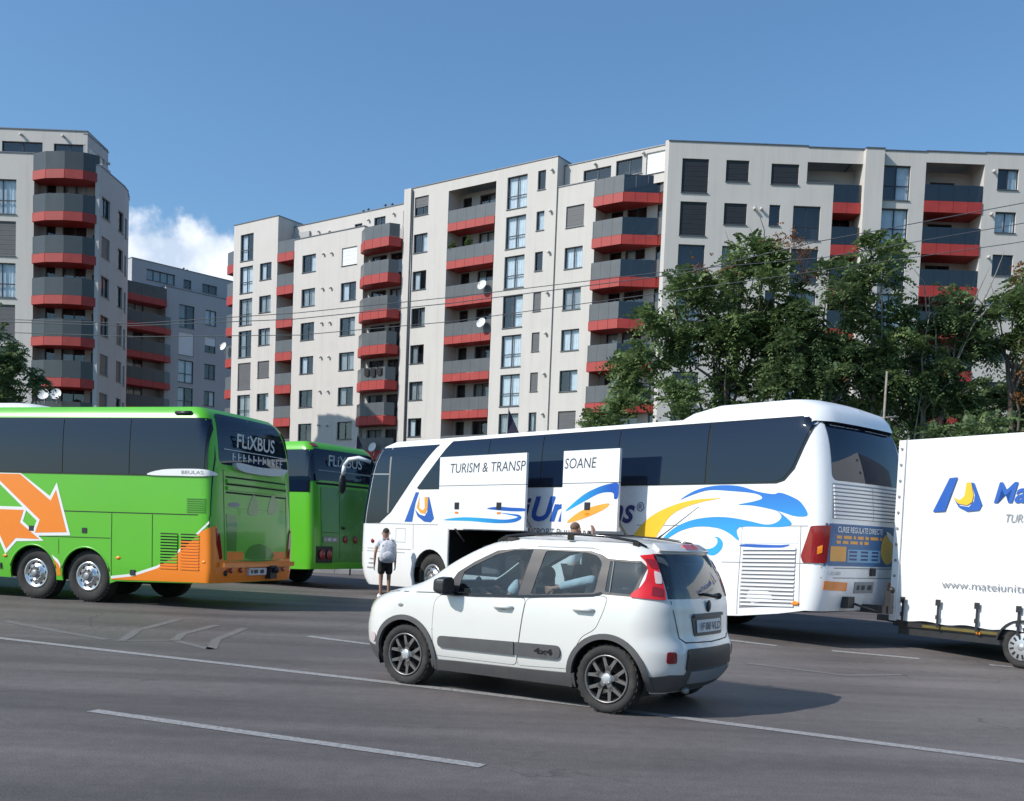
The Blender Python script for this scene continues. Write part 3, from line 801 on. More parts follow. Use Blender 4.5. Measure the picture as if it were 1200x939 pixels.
_bc = {}
def balcony(F, plan, front, zb, zt, zr, back_w, glass=(), pw=1.0, w0=0.0, rail='rail'):
    """red slab with panelled fascia and a solid grey railing. plan: (u, w) corner list, front: indices of guarded edges"""
    u0 = plan[0][0]
    key = (tuple((round(a - u0, 3), b) for a, b in plan), tuple(front), round(zt - zb, 3), round(zr - zb, 3), tuple(glass), pw, rail)
    if key not in _bc:
        P = [(a - u0, -b) for a, b in plan]
        b = MB(); b.prism(P, 0.02, zt - zb, 0)
        panels = []
        for gi, (i, j) in enumerate(front):
            A, C = Vector(P[i]), Vector(P[j]); L = (C - A).length; d = (C - A) / L; nn = Vector((d.y, -d.x))
            cen = Vector((sum(p[0] for p in P) / len(P), sum(p[1] for p in P) / len(P)))
            if nn.dot((A + C) / 2 - cen) < 0: nn = -nn
            k = max(1, round(L / pw)); ang = math.atan2(d.y, d.x)
            for q in range(k):
                T = Matrix.Translation((*(A + d * (L * q / k)), 0)) @ Matrix.Rotation(ang, 4, 'Z'); sgn = 1 if nn.dot(Vector((-d.y, d.x))) > 0 else -1
                y0, y1 = (0.0, 0.035 * sgn) if sgn > 0 else (-0.035, 0.0)
                b.box(0.012, L / k - .012, y0, y1, 0.0, zt - zb + .03, 0, T)
                pb = MB(); y0, y1 = (0.0, 0.03) if sgn > 0 else (-0.03, 0.0)
                g = gi in glass
                pb.box(0.006, L / k - .006, y0 - (0.05 * sgn), y1 - (0.05 * sgn), zt - zb + .06, zr - zb, 0, T)
                pb.box(0.006, 0.05, y0 - (0.09 * sgn), y1 - (0.09 * sgn), zt - zb, zr - zb - .02, 1, T)
                panels.append(mesh('railing_panel', pb.v, pb.f, [M['rail_glass'] if g else M[rail], M['frame']], pb.m))
        _bc[key] = (mesh('balcony', b.v, b.f, M['red'], b.m), panels)
    me, panels = _bc[key]
    o = F.put(bpy.data.objects.new('balcony', me), u0, w0, zb); col.objects.link(o)
    for p in panels:
        c = bpy.data.objects.new('railing_panel', p); col.objects.link(c); c.parent = o
    return o

_dc = {}
def dish(F, u, w, z, r=0.45, yaw=0.0):
    if 'd' not in _dc:
        b = MB(); b.lathe([(r * k / 6, -0.30 * (k / 6) ** 2 * r) for k in range(7)], 20); b.tube([(0, 0.02, -.05), (0, .25, -.25), (0, .3, -.6)], .025, 6)
        b.tube([(0, -.02, -r * .9), (0, -.42, -.1)], .012, 5); b.ball((0, -.43, -.07), .05)
        _dc['d'] = mesh('satellite_dish', b.v, b.f, M['dish'], b.m, b.sm)
    o = F.put(bpy.data.objects.new('satellite_dish', _dc['d']), u, w, z); col.objects.link(o); o.rotation_euler = (R(-20), 0, F.a + yaw); return o
def vents(F, spots, w=0.0):
    if 'v' not in _dc:
        b = MB(); b.tube([(0, 0, 0), (0, -.16, .02)], .085, 10); b.ball((0, -.17, -.01), .11, .09, .11)
        _dc['v'] = mesh('vent', b.v, b.f, M['vent'], b.m, b.sm)
    for u, z in spots: o = F.put(bpy.data.objects.new('vent', _dc['v']), u, w, z); col.objects.link(o)
def roof_stub(F, u, w, z, h, r=0.07):
    b = MB(); b.tube([(0, 0, 0), (0, 0, h)], r, 8); b.tube([(0, 0, h), (0, 0, h + .07)], r * 1.8, 8)
    F.put(b.obj('roof_vent', [M['cap']]), u, w, z)

NF = 9
# ---- long block in the middle
MBk = thing('apartment_block', 'long off-white apartment block with red balconies and grey tree-side wing behind the white coach', 'building', (-7.0, 82.0, 0.12))
F = Fac((9.4, 70.2), -35.5, MBk)
FL = [28.45 - 2.935 * k for k in range(NF + 1)]                 # window heads, top floor first
tall = lambda a, b, rows, h: [(a, b, FL[k] - h, FL[k]) for k in rows]
rows = range(NF)
# tower at the left end
ops = tall(-43.95, -42.15, rows, 2.42) + tall(-41.2, -39.62, range(1, NF), 1.5)
wall(F, -44.9, -38.85, 0, 29.45, ops, 0, 9.0)
for k in rows: window(F, -43.95, -42.15, FL[k] - 2.42, FL[k], 0, ['cl', 'c', 'g', 'gl', 's', 'g', 'd', 'c', 'd'][k], 1, .42)
for k in range(1, NF): window(F, -41.2, -39.62, FL[k] - 1.5, FL[k], 0, ['', 'cl', 'g', 'g', 's', 'cr', 'd', 'c', 'd'][k])
for k in range(0, NF):
    z = 25.95 - 2.9 * k - .75
    balcony(F, [(-46.2, -2.2), (-46.2, -0.35), (-44.92, -0.05), (-44.92, -2.2)], [(0, 1), (1, 2)], z, z + .75, z + 2.0, 0)
dish(F, -45.7, 0.25, 18.35, .40)
# loggia between tower and wing
glazed_front(F, -38.83, -36.68, 0, 28.3, ([22.0 - 2.9 * k for k in range(8)], [(-38.5, -37.0, 0.1, 2.2, None, 1)]), -1.7)
for k in range(9):
    z = 25.3 - 2.93 * k
    balcony(F, [(-38.84, -1.6), (-38.84, 0.02), (-36.66, 0.02), (-36.66, -1.6)], [(1, 2)], z + .05, z + .75, z + 1.85, 0, (), 1.1)
# wing
ops = tall(-35.6, -33.9, range(1, NF), 1.5) + tall(-30.75, -28.95, range(1, NF), 1.5)
wall(F, -36.66, -28.15, 0, 27.0, ops, 0, 3.0)
for k in range(1, NF):
    window(F, -35.6, -33.9, FL[k] - 1.5, FL[k], 0, ['', 'cr', 'g', 'd', 'cl', 'd', 'd', 'g', 'd'][k])
    window(F, -30.75, -28.95, FL[k] - 1.5, FL[k], 0, ['', 'w', 'cl', 'gr', 'g', 'gl', 'd', 'd', 'd'][k])
    vents(F, [(-32.9, FL[k] - .2), (-31.9, FL[k] - .25)])
# set back top storey
ops = [(-28.9, -27.6, 27.2, 28.3), (-25.6, -24.1, 27.1, 28.4), (-31.2, -30.3, 27.2, 28.1)]
wall(F, -38.8, -23.6, 26.5, 28.95, ops, -1.9, 7.0)
for o in ops: window(F, *o, -1.9, 'd')
vents(F, [(-35.6, 28.1), (-34.2, 27.9), (-29.5, 28.2), (-26.6, 28.3)], -1.9)
for u, h in ((-31.3, .55), (-30.7, .6), (-28.7, .65), (-27.9, .6), (-37.4, .35)): roof_stub(F, u, -3, 29.0, h)
# balconies beside the wing
glazed_front(F, -28.13, -23.66, 0, 26.4, ([21.75 - 2.88 * k for k in range(8)], [(-27.6, -25.9, .75, 2.75, None, 1), (-25.5, -24.2, .75, 2.75, None, 1)]), -0.4)
for k in range(9):
    z = 24.55 - 2.86 * k
    balcony(F, [(-28.1, -.35), (-28.0, 0.5), (-26.9, 1.2), (-24.2, 1.2), (-23.7, .5), (-23.7, -.35)], [(0, 1), (1, 2), (2, 3), (3, 4)], z + .05, z + .75, z + 1.85, 0, (), .9)
dish(F, -25.0, 1.5, 8.4, .42)
for i_, (u_, lab_) in enumerate(((-26.45, 'left dark cloth of the three drying over a balcony rail beside the wing'), (-25.75, 'middle dark cloth of the three drying over a balcony rail beside the wing'), (-25.05, 'right dark cloth of the three drying over a balcony rail beside the wing'))):
    b = MB(); n_ = 8; h_ = .62 + .1 * (i_ == 1)
    vs = [(.5 * k / n_, -.03 * math.sin(k * 1.7) - .05, -h_ * j / 4 + .03 * math.sin(k)) for j in range(5) for k in range(n_ + 1)]; q_ = len(vs); vs += [(x_, y_ + .015, z_) for x_, y_, z_ in vs]
    fs = [(j * 9 + k, (j + 1) * 9 + k, (j + 1) * 9 + k + 1, j * 9 + k + 1) for j in range(4) for k in range(n_)]
    b.add(vs, fs + [tuple(v + q_ for v in f[::-1]) for f in fs], 0, True); o = b.obj('drying_cloth', [M['darkcotton']]); p = F.xy(u_, 1.24); o.location = (p.x, p.y, 15.03); o.rotation_euler = (0, 0, F.a)
    tag(o, lab_, 'laundry', 'clothes drying on a balcony')
# stair strip and next flats
ops = tall(-22.65, -21.2, rows, 1.48)
wall(F, -23.64, -19.15, 0, 29.2, ops, 0, 8.0)
b = MB(); b.box(0, .72, -.22, -.002, 0, 29.19); F.put(b.obj('pilaster', [M['plaster']]), -23.62, 0, 0)
b = MB(); b.tube([(0, 0, 8), (0, 0, 29)], .05, 6); F.put(b.obj('downpipe', [M['cap']]), -22.82, .06, 0)
for k in rows: window(F, -22.65, -21.2, FL[k] - 1.48, FL[k], 0, ['s5', 'cr', 'cl', 'gr', 'gl', 'g', 'cl', 'd', 'd'][k])
# loggias
glazed_front(F, -19.13, -14.5, 0, 28.5, ([25.3 - 2.93 * k for k in range(9)], [(-18.9, -18.0, .9, 2.9, 'd', 0), (-17.2, -15.6, .9, 2.9, None, 1)]), -1.5)
wall(F, -19.15, -14.5, 28.4, 29.2, (), 0, 8.0, ends=False)
for k in range(9):
    z = 25.2 - 2.92 * k
    balcony(F, [(-19.12, -1.45), (-19.12, .02), (-14.52, .02), (-14.52, -1.45)], [(1, 2)], z + .06, z + .62, z + 1.66, 0, (), .92)
    # floor slab behind
dish(F, -15.2, .35, 20.6, .38); dish(F, -15.15, .35, 17.75, .38)
def plant_on_balcony(u, z):
    b = MB()
    for q in range(60):
        a, e, r_ = rnd.uniform(0, 6.28), rnd.uniform(-.6, 1.4), rnd.uniform(.1, .42); c = Vector((math.cos(a) * math.cos(e) * r_ * .7, math.sin(a) * math.cos(e) * r_ * .5, math.sin(e) * r_ + .1))
        d = Vector((rnd.uniform(-1, 1), rnd.uniform(-1, 1), rnd.uniform(-1, 1))) * .11; g = d.cross(Vector((.3, .5, .9))) * .8
        b.add([c, c + d + g, c + d * 2, c + d - g], [(0, 1, 2, 3)])
    o = b.obj('potted_plant', [M['leaf']]); p = F.xy(u, -.25); o.location = (p.x, p.y, z)
    return o
tag(plant_on_balcony(-18.8, 24.15), 'green pot plant at the left end of the second balcony from the top', 'plant')
tag(plant_on_balcony(-17.2, 24.25), 'taller green pot plant near the middle of the second balcony from the top', 'plant')
# tall window strip
ops = tall(-13.45, -11.62, rows, 2.38) + tall(-10.68, -9.98, rows, 1.38)
wall(F, -14.5, -8.97, 0, 29.2, ops, 0, 8.0)
for k in rows:
    window(F, -13.45, -11.62, FL[k] - 2.38, FL[k], 0, ['c', 'c', 'c', 'cr', 'c', 'c', 'g', 'c', 'd'][k], 1, .4)
    window(F, -10.68, -9.98, FL[k] - 1.38, FL[k], 0, ['d', 'c', 'd', 's', 's', 's', 'cl', 'd', 'd'][k], 0)
    vents(F, [(-9.4, FL[k] - .15)])
b = MB(); b.tube([(0, 0, 8), (0, 0, 27)], .05, 6); F.put(b.obj('downpipe', [M['cap']]), -8.9, -.2, 0)
# recessed flats with set back top
ops = tall(-8.15, -6.62, range(1, NF), 1.52)
wall(F, -8.95, -5.65, 0, 27.0, ops, -.12, 3.0)
for k in range(1, NF): window(F, -8.15, -6.62, FL[k] - 1.52, FL[k], -.12, ['', 's', 'c', 'g', 'c', 'cr', 's', 'd', 'd'][k])
ops = [(-7.3, -5.0, 27.2, 28.15), (-4.6, -2.5, 27.2, 28.35), (-2.2, -0.55, 27.0, 28.45)]
wall(F, -8.9, -.30, 26.3, 28.75, ops, -.9, 7.0)
window(F, *ops[0], -.9, 'd', 1); window(F, *ops[1], -.9, 'd', 1); window(F, *ops[2], -.9, 'w', 0)
vents(F, [(-6.3, 28.45), (-2.4, 28.5)], -.9)
glazed_front(F, -5.63, -.32, 0, 26.2, ([22.3 - 2.88 * k for k in range(8)], [(-5.2, -4.2, .75, 2.75, None, 0), (-3.9, -2.3, .75, 2.75, None, 1), (-1.5, -.6, .75, 2.75, None, 0)]), -1.5)
for k in range(9):
    z = 25.0 - 2.88 * k
    # prow: left side follows the long wall, right side turns along the end wall
    balcony(F, [(-5.6, -1.45), (-5.6, .3), (-3.2, .3), (-1.15, -1.15), (-0.33, -.9), (-0.33, -1.45)], [(0, 1), (1, 2), (2, 3), (3, 4)], z, z + .62, z + 1.85, 0, (2,), .85)
# corner pier
b = MB(); b.prism([(-.28, 0.02), (0.0, 0.02), (0.0, 3), (-.28, 3)], 0, 28.66); F.put(b.obj('corner_pier', [M['plaster']]), 0, 0, 0)

# ---- end facing the street
G = Fac((9.4, 70.2), 0.0, MBk)
FR = [27.48 - 2.845 * k for k in range(NF)]
to = lambda a, b, rows, h, dz=0: [(a, b, FR[k] - h + dz, FR[k] + dz) for k in rows]
ops = to(.95, 2.75, rows, 2.25) + to(3.92, 5.47, rows, 1.42) + [(6.98, 8.85, 26.0, 27.36)] + to(6.98, 7.72, range(1, NF), 1.38) + to(8.6, 10.45, range(1, NF), 2.25)
wall(G, 0.005, 6.5, 0, 28.57, [o for o in ops if o[1] < 6], 0, 8.0)
wall(G, 6.5, 9.4, 25.9, 28.57, [o for o in ops if o[2] > 25.9 and o[0] > 6.9], 0, 8.0)
wall(G, 6.5, 11.25, 0, 25.9, [o for o in ops if o[2] < 25.5 and o[0] > 6.5], 0, 1.6, cap=False)
wall(G, 9.4, 11.25, 25.9, 26.15, (), 0, 1.2)
for k in rows:
    window(G, .95, 2.75, FR[k] - 2.25, FR[k], 0, ['k', 'k', 'd', 'g', 'c', 'd', 'c', 'd', 'd'][k], 1, .4)
    window(G, 3.92, 5.47, FR[k] - 1.42, FR[k], 0, ['k', 'k', 'g', 'd', 'd', 'd', 'd', 'd', 'd'][k])
    if k:
        window(G, 6.98, 7.72, FR[k] - 1.38, FR[k], 0, 'd', 0)
        window(G, 8.6, 10.45, FR[k] - 2.25, FR[k], 0, ['', 'd', 'd', 'g', 'd', 'cl', 'd', 'd', 'd'][k], 1, .4)
window(G, 6.98, 8.85, 26.0, 27.36, 0, 'k')
vents(G, [(5.95, 24.3), (6.4, 24.3), (5.9, 21.4)])
# loggia, stepped at the top
wall(G, 9.4, 13.2, 27.55, 28.5, (), 0, 8.0, ends=False)
glazed_front(G, 9.4, 13.2, 0, 27.6, ([21.95 - 2.845 * k for k in range(8)], [(11.7, 13.0, .4, 2.5, 'd', 1)]), -1.7)
wall(G, 9.42, 13.18, 24.95, 27.54, [(9.7, 12.0, 25.3, 26.95)], -1.66, .03, 'recess', cap=False)
window(G, 9.7, 12.0, 25.3, 26.95, -1.66, 'd', 1)
for k in range(9):
    z = 24.2 - 2.80 * k
    balcony(G, [(11.27, -1.6), (11.27, .02), (13.13, .02), (13.13, -1.6)], [(1, 2)], z + .05, z + .72, z + 1.95, 0, (0,), .95)
# fin
wall(G, 13.15, 14.4, 0, 28.42, (), .5, 8.0)
ops = to(14.52, 16.38, rows, 2.3, .07)
wall(G, 14.4, 17.4, 0, 28.5, ops, 0, 8.0)
for k in rows: window(G, 14.52, 16.38, FR[k] - 2.23, FR[k] + .07, 0, ['cr', 'c', 'd', 'c', 'd', 'd', 'd', 'd', 'd'][k], 1, .42)
wall(G, 17.4, 21.36, 27.83, 28.55, (), 0, 8.0, ends=False)
glazed_front(G, 17.4, 21.36, 0, 27.9, ([25.0 - 2.83 * k for k in range(9)], [(18.5, 20.2, .35, 2.25, 'd', 1)]), -2.0)
for k in range(9):
    z = 24.55 - 2.82 * k
    balcony(G, [(17.42, -1.95), (17.42, .02), (21.34, .02), (21.34, -1.95)], [(1, 2)], z, z + .72, z + 1.85, 0, (0,), 1.0)
ops = to(22.27, 23.68, rows, 1.38, .12) + to(26.2, 27.6, rows, 1.38, .12)
wall(G, 21.36, 36.0, 0, 28.6, ops, 0, 8.0)
for k in rows:
    window(G, 22.27, 23.68, FR[k] - 1.26, FR[k] + .12, 0, ['cr', 'c', 'd', 'cr', 'd', 'd', 'd', 'd', 'd'][k])
    window(G, 26.2, 27.6, FR[k] - 1.26, FR[k] + .12, 0)
    vents(G, [(21.95, FR[k] - .1)])

# ---- block at the left
ABk = thing('apartment_block', 'left-hand apartment block with a curved side in shade-darkened plaster and bulging red corner balconies', 'building', (-36.0, 76.0, 0.12))
A = Fac((-30.0, 73.0), 0.0, ABk)
FA = [25.28 - 2.9 * k for k in range(NF)]
ops = [(-8.0, -6.0, z - 2.4, z) for z in FA] + [(-11.2, -9.6, z - 1.5, z) for z in FA]
wall(A, -14, -4.75, 0, 27.1, ops, 0, 8.0)
for k, z in enumerate(FA):
    window(A, -8.0, -6.0, z - 2.4, z, 0, ['c', 's', 'c', 's', 'd', 'd', 'd', 'd', 'd'][k], 1, .4); window(A, -11.2, -9.6, z - 1.5, z, 0)
glazed_front(A, -4.75, -.35, 0, 26.9, ([22.9 - 2.88 * k for k in range(8)], [(-4.3, -3.6, .75, 2.6, 'd', 0), (-3.1, -1.4, .75, 2.6, None, 1)]), -.9, 'plaster_grey_and_shade', 1.5)
for k in range(9):
    z = 25.2 - 2.87 * k
    balcony(A, [(-4.72, -.9), (-4.72, .25), (-3.6, .75), (-2.2, .95), (-.95, .8), (-.05, .2), (-.3, -.9)], [(0, 1), (1, 2), (2, 3), (3, 4), (4, 5)], z, z + .58, z + 1.85, 0, (), 1.3, rail='rail_dark')
# side wall, straight then curving away; its shade is put into the grey
AS = Fac((-30.0, 73.0), 89.0, ABk)
ops = [(0.12, 1.5, 24.42 - 2.745 * k - 1.42, 24.42 - 2.745 * k) for k in range(9)]
ops2 = [(2.95, 3.9, 24.35 - 2.73 * k - 1.5, 24.35 - 2.73 * k) for k in range(9)]
wall(AS, -.33, 4.0, 0, 26.35, ops + ops2, 0, .3, 'plaster_grey_and_shade')
for k in range(9):
    window(AS, *ops[k], 0, ['d', 's', 'g', 'g', 's', 's', 'd', 'd', 'd'][k]); window(AS, *ops2[k], 0, ['gl', 'd', 'g', 's', 's', 'd', 'd', 'd', 'd'][k], 0)
px_, py_ = AS.xy(4.0)
for i in range(6):
    a = 89 + 9 * (i + 1); S2 = Fac((px_, py_), a, ABk)
    o2 = [(0.3, .85, 24.2 - 2.73 * k - 1.45, 24.2 - 2.73 * k) for k in range(9)] if i == 0 else []
    wall(S2, 0, 1.1, 0, 26.35 - .12 * i, o2, 0, .3, 'plaster_grey_and_shade')
    for o in o2: window(S2, *o, 0, 'd', 0)
    px_, py_ = S2.xy(1.1)
rf = MB(); rf.prism([(-13.9, .02), (-.6, .02), (-.6, 4.2), (-13.9, 4.2)], 26.1, 26.3); A.put(rf.obj('roof_deck', [M['cap']]), 0, 0, 0)
ops = [(-7.6, -4.7, 26.9, 28.3), (-3.9, -1.6, 26.9, 28.25)]
wall(A, -14, -1.5, 26.4, 29.15, ops, -1.1, 3.6)
for o in ops: window(A, *o, -1.1, 'd', 1)
P2 = Fac(A.xy(-1.5, -1.1), 88.0, ABk)
wall(P2, 0.01, 3.4, 26.0, 28.95, [(0.3, 2.8, 26.9, 28.2)], 0, .3, 'plaster_grey_and_shade'); window(P2, .3, 2.8, 26.9, 28.2, 0, 'd', 1)
vents(A, [(-6.2, 28.75), (-3.2, 28.75)], -1.1); vents(P2, [(3.2, 28.1)])

# ---- block in the gap behind
BBk = thing('apartment_block', 'smaller grey apartment block seen in the gap between the two large blocks', 'building', (-36.0, 111.0, 0.12))
B_ = Fac((-37.0, 107.7), 47.0, BBk)
FB = [24.75 - 2.88 * k for k in range(9)]
ops = [(1.15, 2.9, z - 2.35, z) for z in FB] + [(4.2, 5.5, z - 1.6, z) for z in FB]
wall(B_, -.4, 9.5, 0, 26.25, ops, 0, 5.0, 'plaster_grey_and_shade')
for k, z in enumerate(FB):
    window(B_, 1.15, 2.9, z - 2.35, z, 0, ['gl', 'w', 'c', 'cl', 'd', 'd', 'd', 'd', 'd'][k], 1, .4); window(B_, 4.2, 5.5, z - 1.6, z, 0, ['c', 'w5', 'd', 'cr', 'd', 'd', 'd', 'd', 'd'][k])
glazed_front(B_, -6.5, -.4, 0, 26.2, ([21.75 - 2.86 * k for k in range(8)], [(-3.9, -2.2, .4, 2.5, None, 1), (-5.9, -4.6, .4, 2.5, None, 1)]), -1.2, 'plaster_grey_and_shade', 4.0)
for k in range(9):
    z = 24.0 - 2.82 * k
    balcony(B_, [(-6.0, -1.2), (-6.0, .8), (-.8, .8), (.0, .45), (.0, -1.2)] if k else [(-6.0, -1.2), (-6.0, .8), (-.9, .8), (-.5, .45), (-.5, -1.2)], [(0, 1), (1, 2), (2, 3)], z, z + .6, z + 1.85, 0, (), 1.2, rail='rail_dark')
ops = [(-1.8, 1.4, 26.9, 28.0), (2.4, 3.3, 26.9, 27.8), (4.6, 6.4, 26.9, 27.8)]
wall(B_, -3.4, 10.0, 25.8, 28.75, ops, -1.5, 6.0, 'plaster_grey_and_shade')
window(B_, *ops[0], -1.5, 'g', 3); window(B_, *ops[1], -1.5, 'd', 0); window(B_, *ops[2], -1.5, 'd', 1)
roof_stub(B_, 3.2, -3, 28.8, .5); roof_stub(B_, 3.6, -3, 28.8, .4)

# ---------------------------------------------------------------- trees
def fronds(spots, length, rg, pairs=6, droop=.5, wid=.075):
    """compound leaves: pairs of leaflets along a drooping stalk"""
    vs = []; fs = []
    for (c, d) in spots:
        d = d.normalized(); L = length * rg.uniform(.65, 1.25)
        side = d.cross(Vector((0, 0, 1)));
        if side.length < .05: side = Vector((1, 0, 0))
        side.normalize(); up = side.cross(d).normalized(); tw = rg.uniform(-.7, .7); side = (side * math.cos(tw) + up * math.sin(tw)).normalized()
        for i in range(pairs):
            t = (i + .6) / pairs; p = c + d * (L * t) + Vector((0, 0, -droop * L * t * t)); w_ = wid * (1.15 - .6 * abs(t - .35)) * L / .7; ll = .34 * L * (1.1 - .65 * t)
            for sg in (1, -1):
                q = (side * sg + d * .45 + Vector((0, 0, -.35 - .3 * rg.random()))).normalized(); r_ = d * w_ + Vector((0, 0, rg.uniform(-.03, .03)))
                o = len(vs); vs += [p, p + q * ll * .5 + r_, p + q * ll, p + q * ll * .5 - r_ * .6]; fs.append((o, o + 1, o + 2, o + 3))
    return vs, fs
def tree(name, label, base, lobes, trunk, limbs, n, seed, leaf='leaf', length=.75, group=None, seeds=(), bark='bark', bare=0, droop=.5, top_r=.05, lean=(0, 0)):
    """lobes: (x, y, z, rx, ry, rz) in world; trunk: (height, radius)"""
    rg = random.Random(seed); B = Vector((base[0], base[1], gz(base[1]) + .05)); t = thing(name, label, 'tree' if trunk[0] > 2 else 'shrub', B, 0, group)
    H, r0 = trunk; b = MB(); pts = [Vector((0, 0, -.1))]
    for i in range(1, 7): pts.append(Vector((lean[0] * i / 6 + rg.uniform(-.07, .07), lean[1] * i / 6 + rg.uniform(-.07, .07), H * i / 6)))
    b.tube(pts, [r0 * (1 - .55 * i / 6) for i in range(7)], 9); b.obj('trunk', [M[bark]], t)
    lb = MB(); spots = []; tot = sum(l[3] * l[5] for l in lobes); tips = []
    for l in lobes:
        c = Vector(l[:3]) - B; k = max(2, int(limbs * l[3] * l[5] / tot + .5))
        for q in range(k):
            s_ = pts[rg.randint(3, 6)]; e = c + Vector((rg.uniform(-.75, .75) * l[3], rg.uniform(-.75, .75) * l[4], rg.uniform(-.5, .85) * l[5])); m_ = s_.lerp(e, .5) + Vector((rg.uniform(-.4, .4), rg.uniform(-.4, .4), -.25 * (e - s_).length * .3))
            lb.tube([s_, s_.lerp(m_, .5), m_, m_.lerp(e, .55) + Vector((0, 0, .1)), e], [r0 * .42, r0 * .34, r0 * .25, r0 * .16, .012], 6)
            tips.append((m_, e))
        nl = int(n * l[3] * l[5] / tot); ncl = max(8, nl // 15)
        for q in range(ncl):
            while True:
                v = Vector((rg.uniform(-1, 1), rg.uniform(-1, 1), rg.uniform(-1, 1)))
                if .25 < v.length < 1: break
            v = v.normalized() * (v.length ** .5) * rg.uniform(.8, 1.08)
            cc = c + Vector((v.x * l[3], v.y * l[4], v.z * l[5]))
            for j in range(20):
                d = Vector((rg.gauss(0, 1), rg.gauss(0, 1), rg.gauss(.25, .7))) + v * .9
                spots.append((cc + Vector((rg.gauss(0, .16), rg.gauss(0, .16), rg.gauss(0, .16))), d))
    for q in range(bare):
        m_, e = rg.choice(tips); d = Vector((rg.uniform(-1, 1), rg.uniform(-1, 1), rg.uniform(0, 1.4)))
        lb.tube([m_.lerp(e, .6), m_.lerp(e, .8) + d * .5, e + d * .9, e + d * 1.5 + Vector((rg.uniform(-.3, .3), 0, .2))], [.035, .028, .018, .007], 5)
    lb.obj('limbs', [M[bark]], t)
    v, f = fronds(spots, length, rg, droop=droop); cr = link_mesh('crown', mesh('crown', v, f, M[leaf]), t); stuff(cr)
    if seeds:
        sp = []
        for (x_, y_, z_, r_) in seeds:
            for j in range(26): sp.append((Vector((x_, y_, z_)) - B + Vector((rg.gauss(0, r_), rg.gauss(0, r_), rg.gauss(0, r_ * .8))), Vector((rg.gauss(0, 1), rg.gauss(0, 1), rg.gauss(-.2, .6)))))
        v, f = fronds(sp, .32, rg, 4, .7, .09); stuff(link_mesh('seed_clusters', mesh('seed_clusters', v, f, M['seedcluster']), t))
    return t
TG = 'trees between the coaches and the flats'
def W(px, pz, Y):     # sideways and height at a depth, from the picture's tangent
    return px
# bush in front, left
tree('shrub_tree', 'dense rounded bushy tree low above the white coach roof, left of the trees', (4.6, 35), [(4.4, 35, 5.6, 1.9, 1.3, 1.6), (3.0, 35, 4.7, 1.0, 1.0, 1.0), (5.9, 35, 5.2, 1.2, 1.1, 1.2), (4.8, 35, 3.3, 2.2, 1.2, 1.5)], (3.2, .13), 9, 950, 3, 'leaf', .62, TG)
tree('broadleaf_tree', 'tall spreading tree with rust-coloured seed clusters on top, behind the white coach windows', (7.4, 38),
     [(6.9, 38, 10.2, 1.9, 1.6, 1.5), (8.6, 38, 10.6, 1.7, 1.5, 1.6), (5.0, 38, 8.9, 1.3, 1.2, 1.1), (9.8, 38, 9.2, 1.5, 1.3, 1.6), (6.9, 38, 8.5, 1.3, 1.2, .9), (8.2, 38, 12.2, .9, .8, .6), (7.8, 38.3, 7.3, .7, .6, 1.0), (4.3, 38, 7.9, .9, .9, .8)],
     (7.2, .16), 16, 1600, 11, 'leaf', .74, TG, [(6.4, 37.6, 11.6, .22), (9.2, 37.6, 12.6, .25), (9.6, 37.7, 12.9, .22), (8.8, 37.6, 12.4, .2), (10.1, 37.8, 12.5, .18), (7.4, 37.5, 11.5, .18), (10.3, 37.6, 11.6, .15)], bare=7, lean=(.3, 0))
tree('broadleaf_tree', 'leafy tree with a pointed top right of the rust-tipped tree', (10.6, 37), [(10.9, 37, 10.3, 1.1, 1.0, 1.7), (10.3, 37, 8.3, 1.5, 1.3, 1.5), (11.4, 37, 7.6, 1.3, 1.2, 1.6), (9.6, 37, 6.9, 1.0, 1.0, 1.1)], (6.5, .14), 11, 950, 23, 'leafdark', .68, TG)
tree('broadleaf_tree', 'narrow tall tree whose tip reaches the highest above the pale slender trunk', (12.9, 37.5), [(13.0, 37.5, 11.6, .9, .9, 1.5), (12.8, 37.5, 9.7, 1.2, 1.1, 1.5), (13.6, 37.5, 8.3, 1.0, 1.0, 1.1), (12.2, 37.5, 7.8, 1.2, 1.0, 1.4)], (7.5, .12), 9, 850, 31, 'leaf', .66, TG, bark='barkpale')
tree('broadleaf_tree', 'thin-crowned tree with bare twigs in front of the right-hand red balconies', (15.0, 38), [(14.9, 38, 10.6, 1.0, .9, .9), (15.6, 38, 9.0, 1.2, 1.0, 1.1), (14.7, 38, 7.8, 1.2, 1.1, 1.0), (15.8, 38, 6.9, 1.3, 1.1, 1.2), (16.4, 38, 10.6, .6, .6, .6)], (7.2, .13), 13, 1050, 43, 'leafdark', .6, TG, bare=14, bark='barkpale')
tree('broadleaf_tree', 'crooked tree with a leaning bare trunk at the right edge of the picture', (18.9, 38), [(18.4, 38, 10.8, .9, .9, .7), (17.4, 38, 9.7, .9, .8, .6), (19.6, 38, 11.8, 1.4, 1.2, 1.1), (19.0, 38, 9.6, .9, .9, .5), (19.8, 38, 7.4, 1.2, 1.0, 1.0)], (8.6, .17), 10, 900, 57, 'leaf', .66, TG, [(18.1, 37.5, 12.0, .2), (18.6, 37.5, 8.6, .2), (18.3, 37.5, 7.5, .18), (18.9, 37.5, 12.3, .15)], bare=14, lean=(-1.0, 0))
tree('shrub_tree', 'dark low shrub mass above the front of the trailer', (15.4, 34), [(13.6, 34, 5.0, 1.5, 1.2, 1.5), (15.5, 34, 4.9, 1.6, 1.3, 1.5), (14.4, 34, 3.2, 2.4, 1.3, 1.6)], (2.6, .12), 8, 850, 61, 'leafdark', .55, TG)
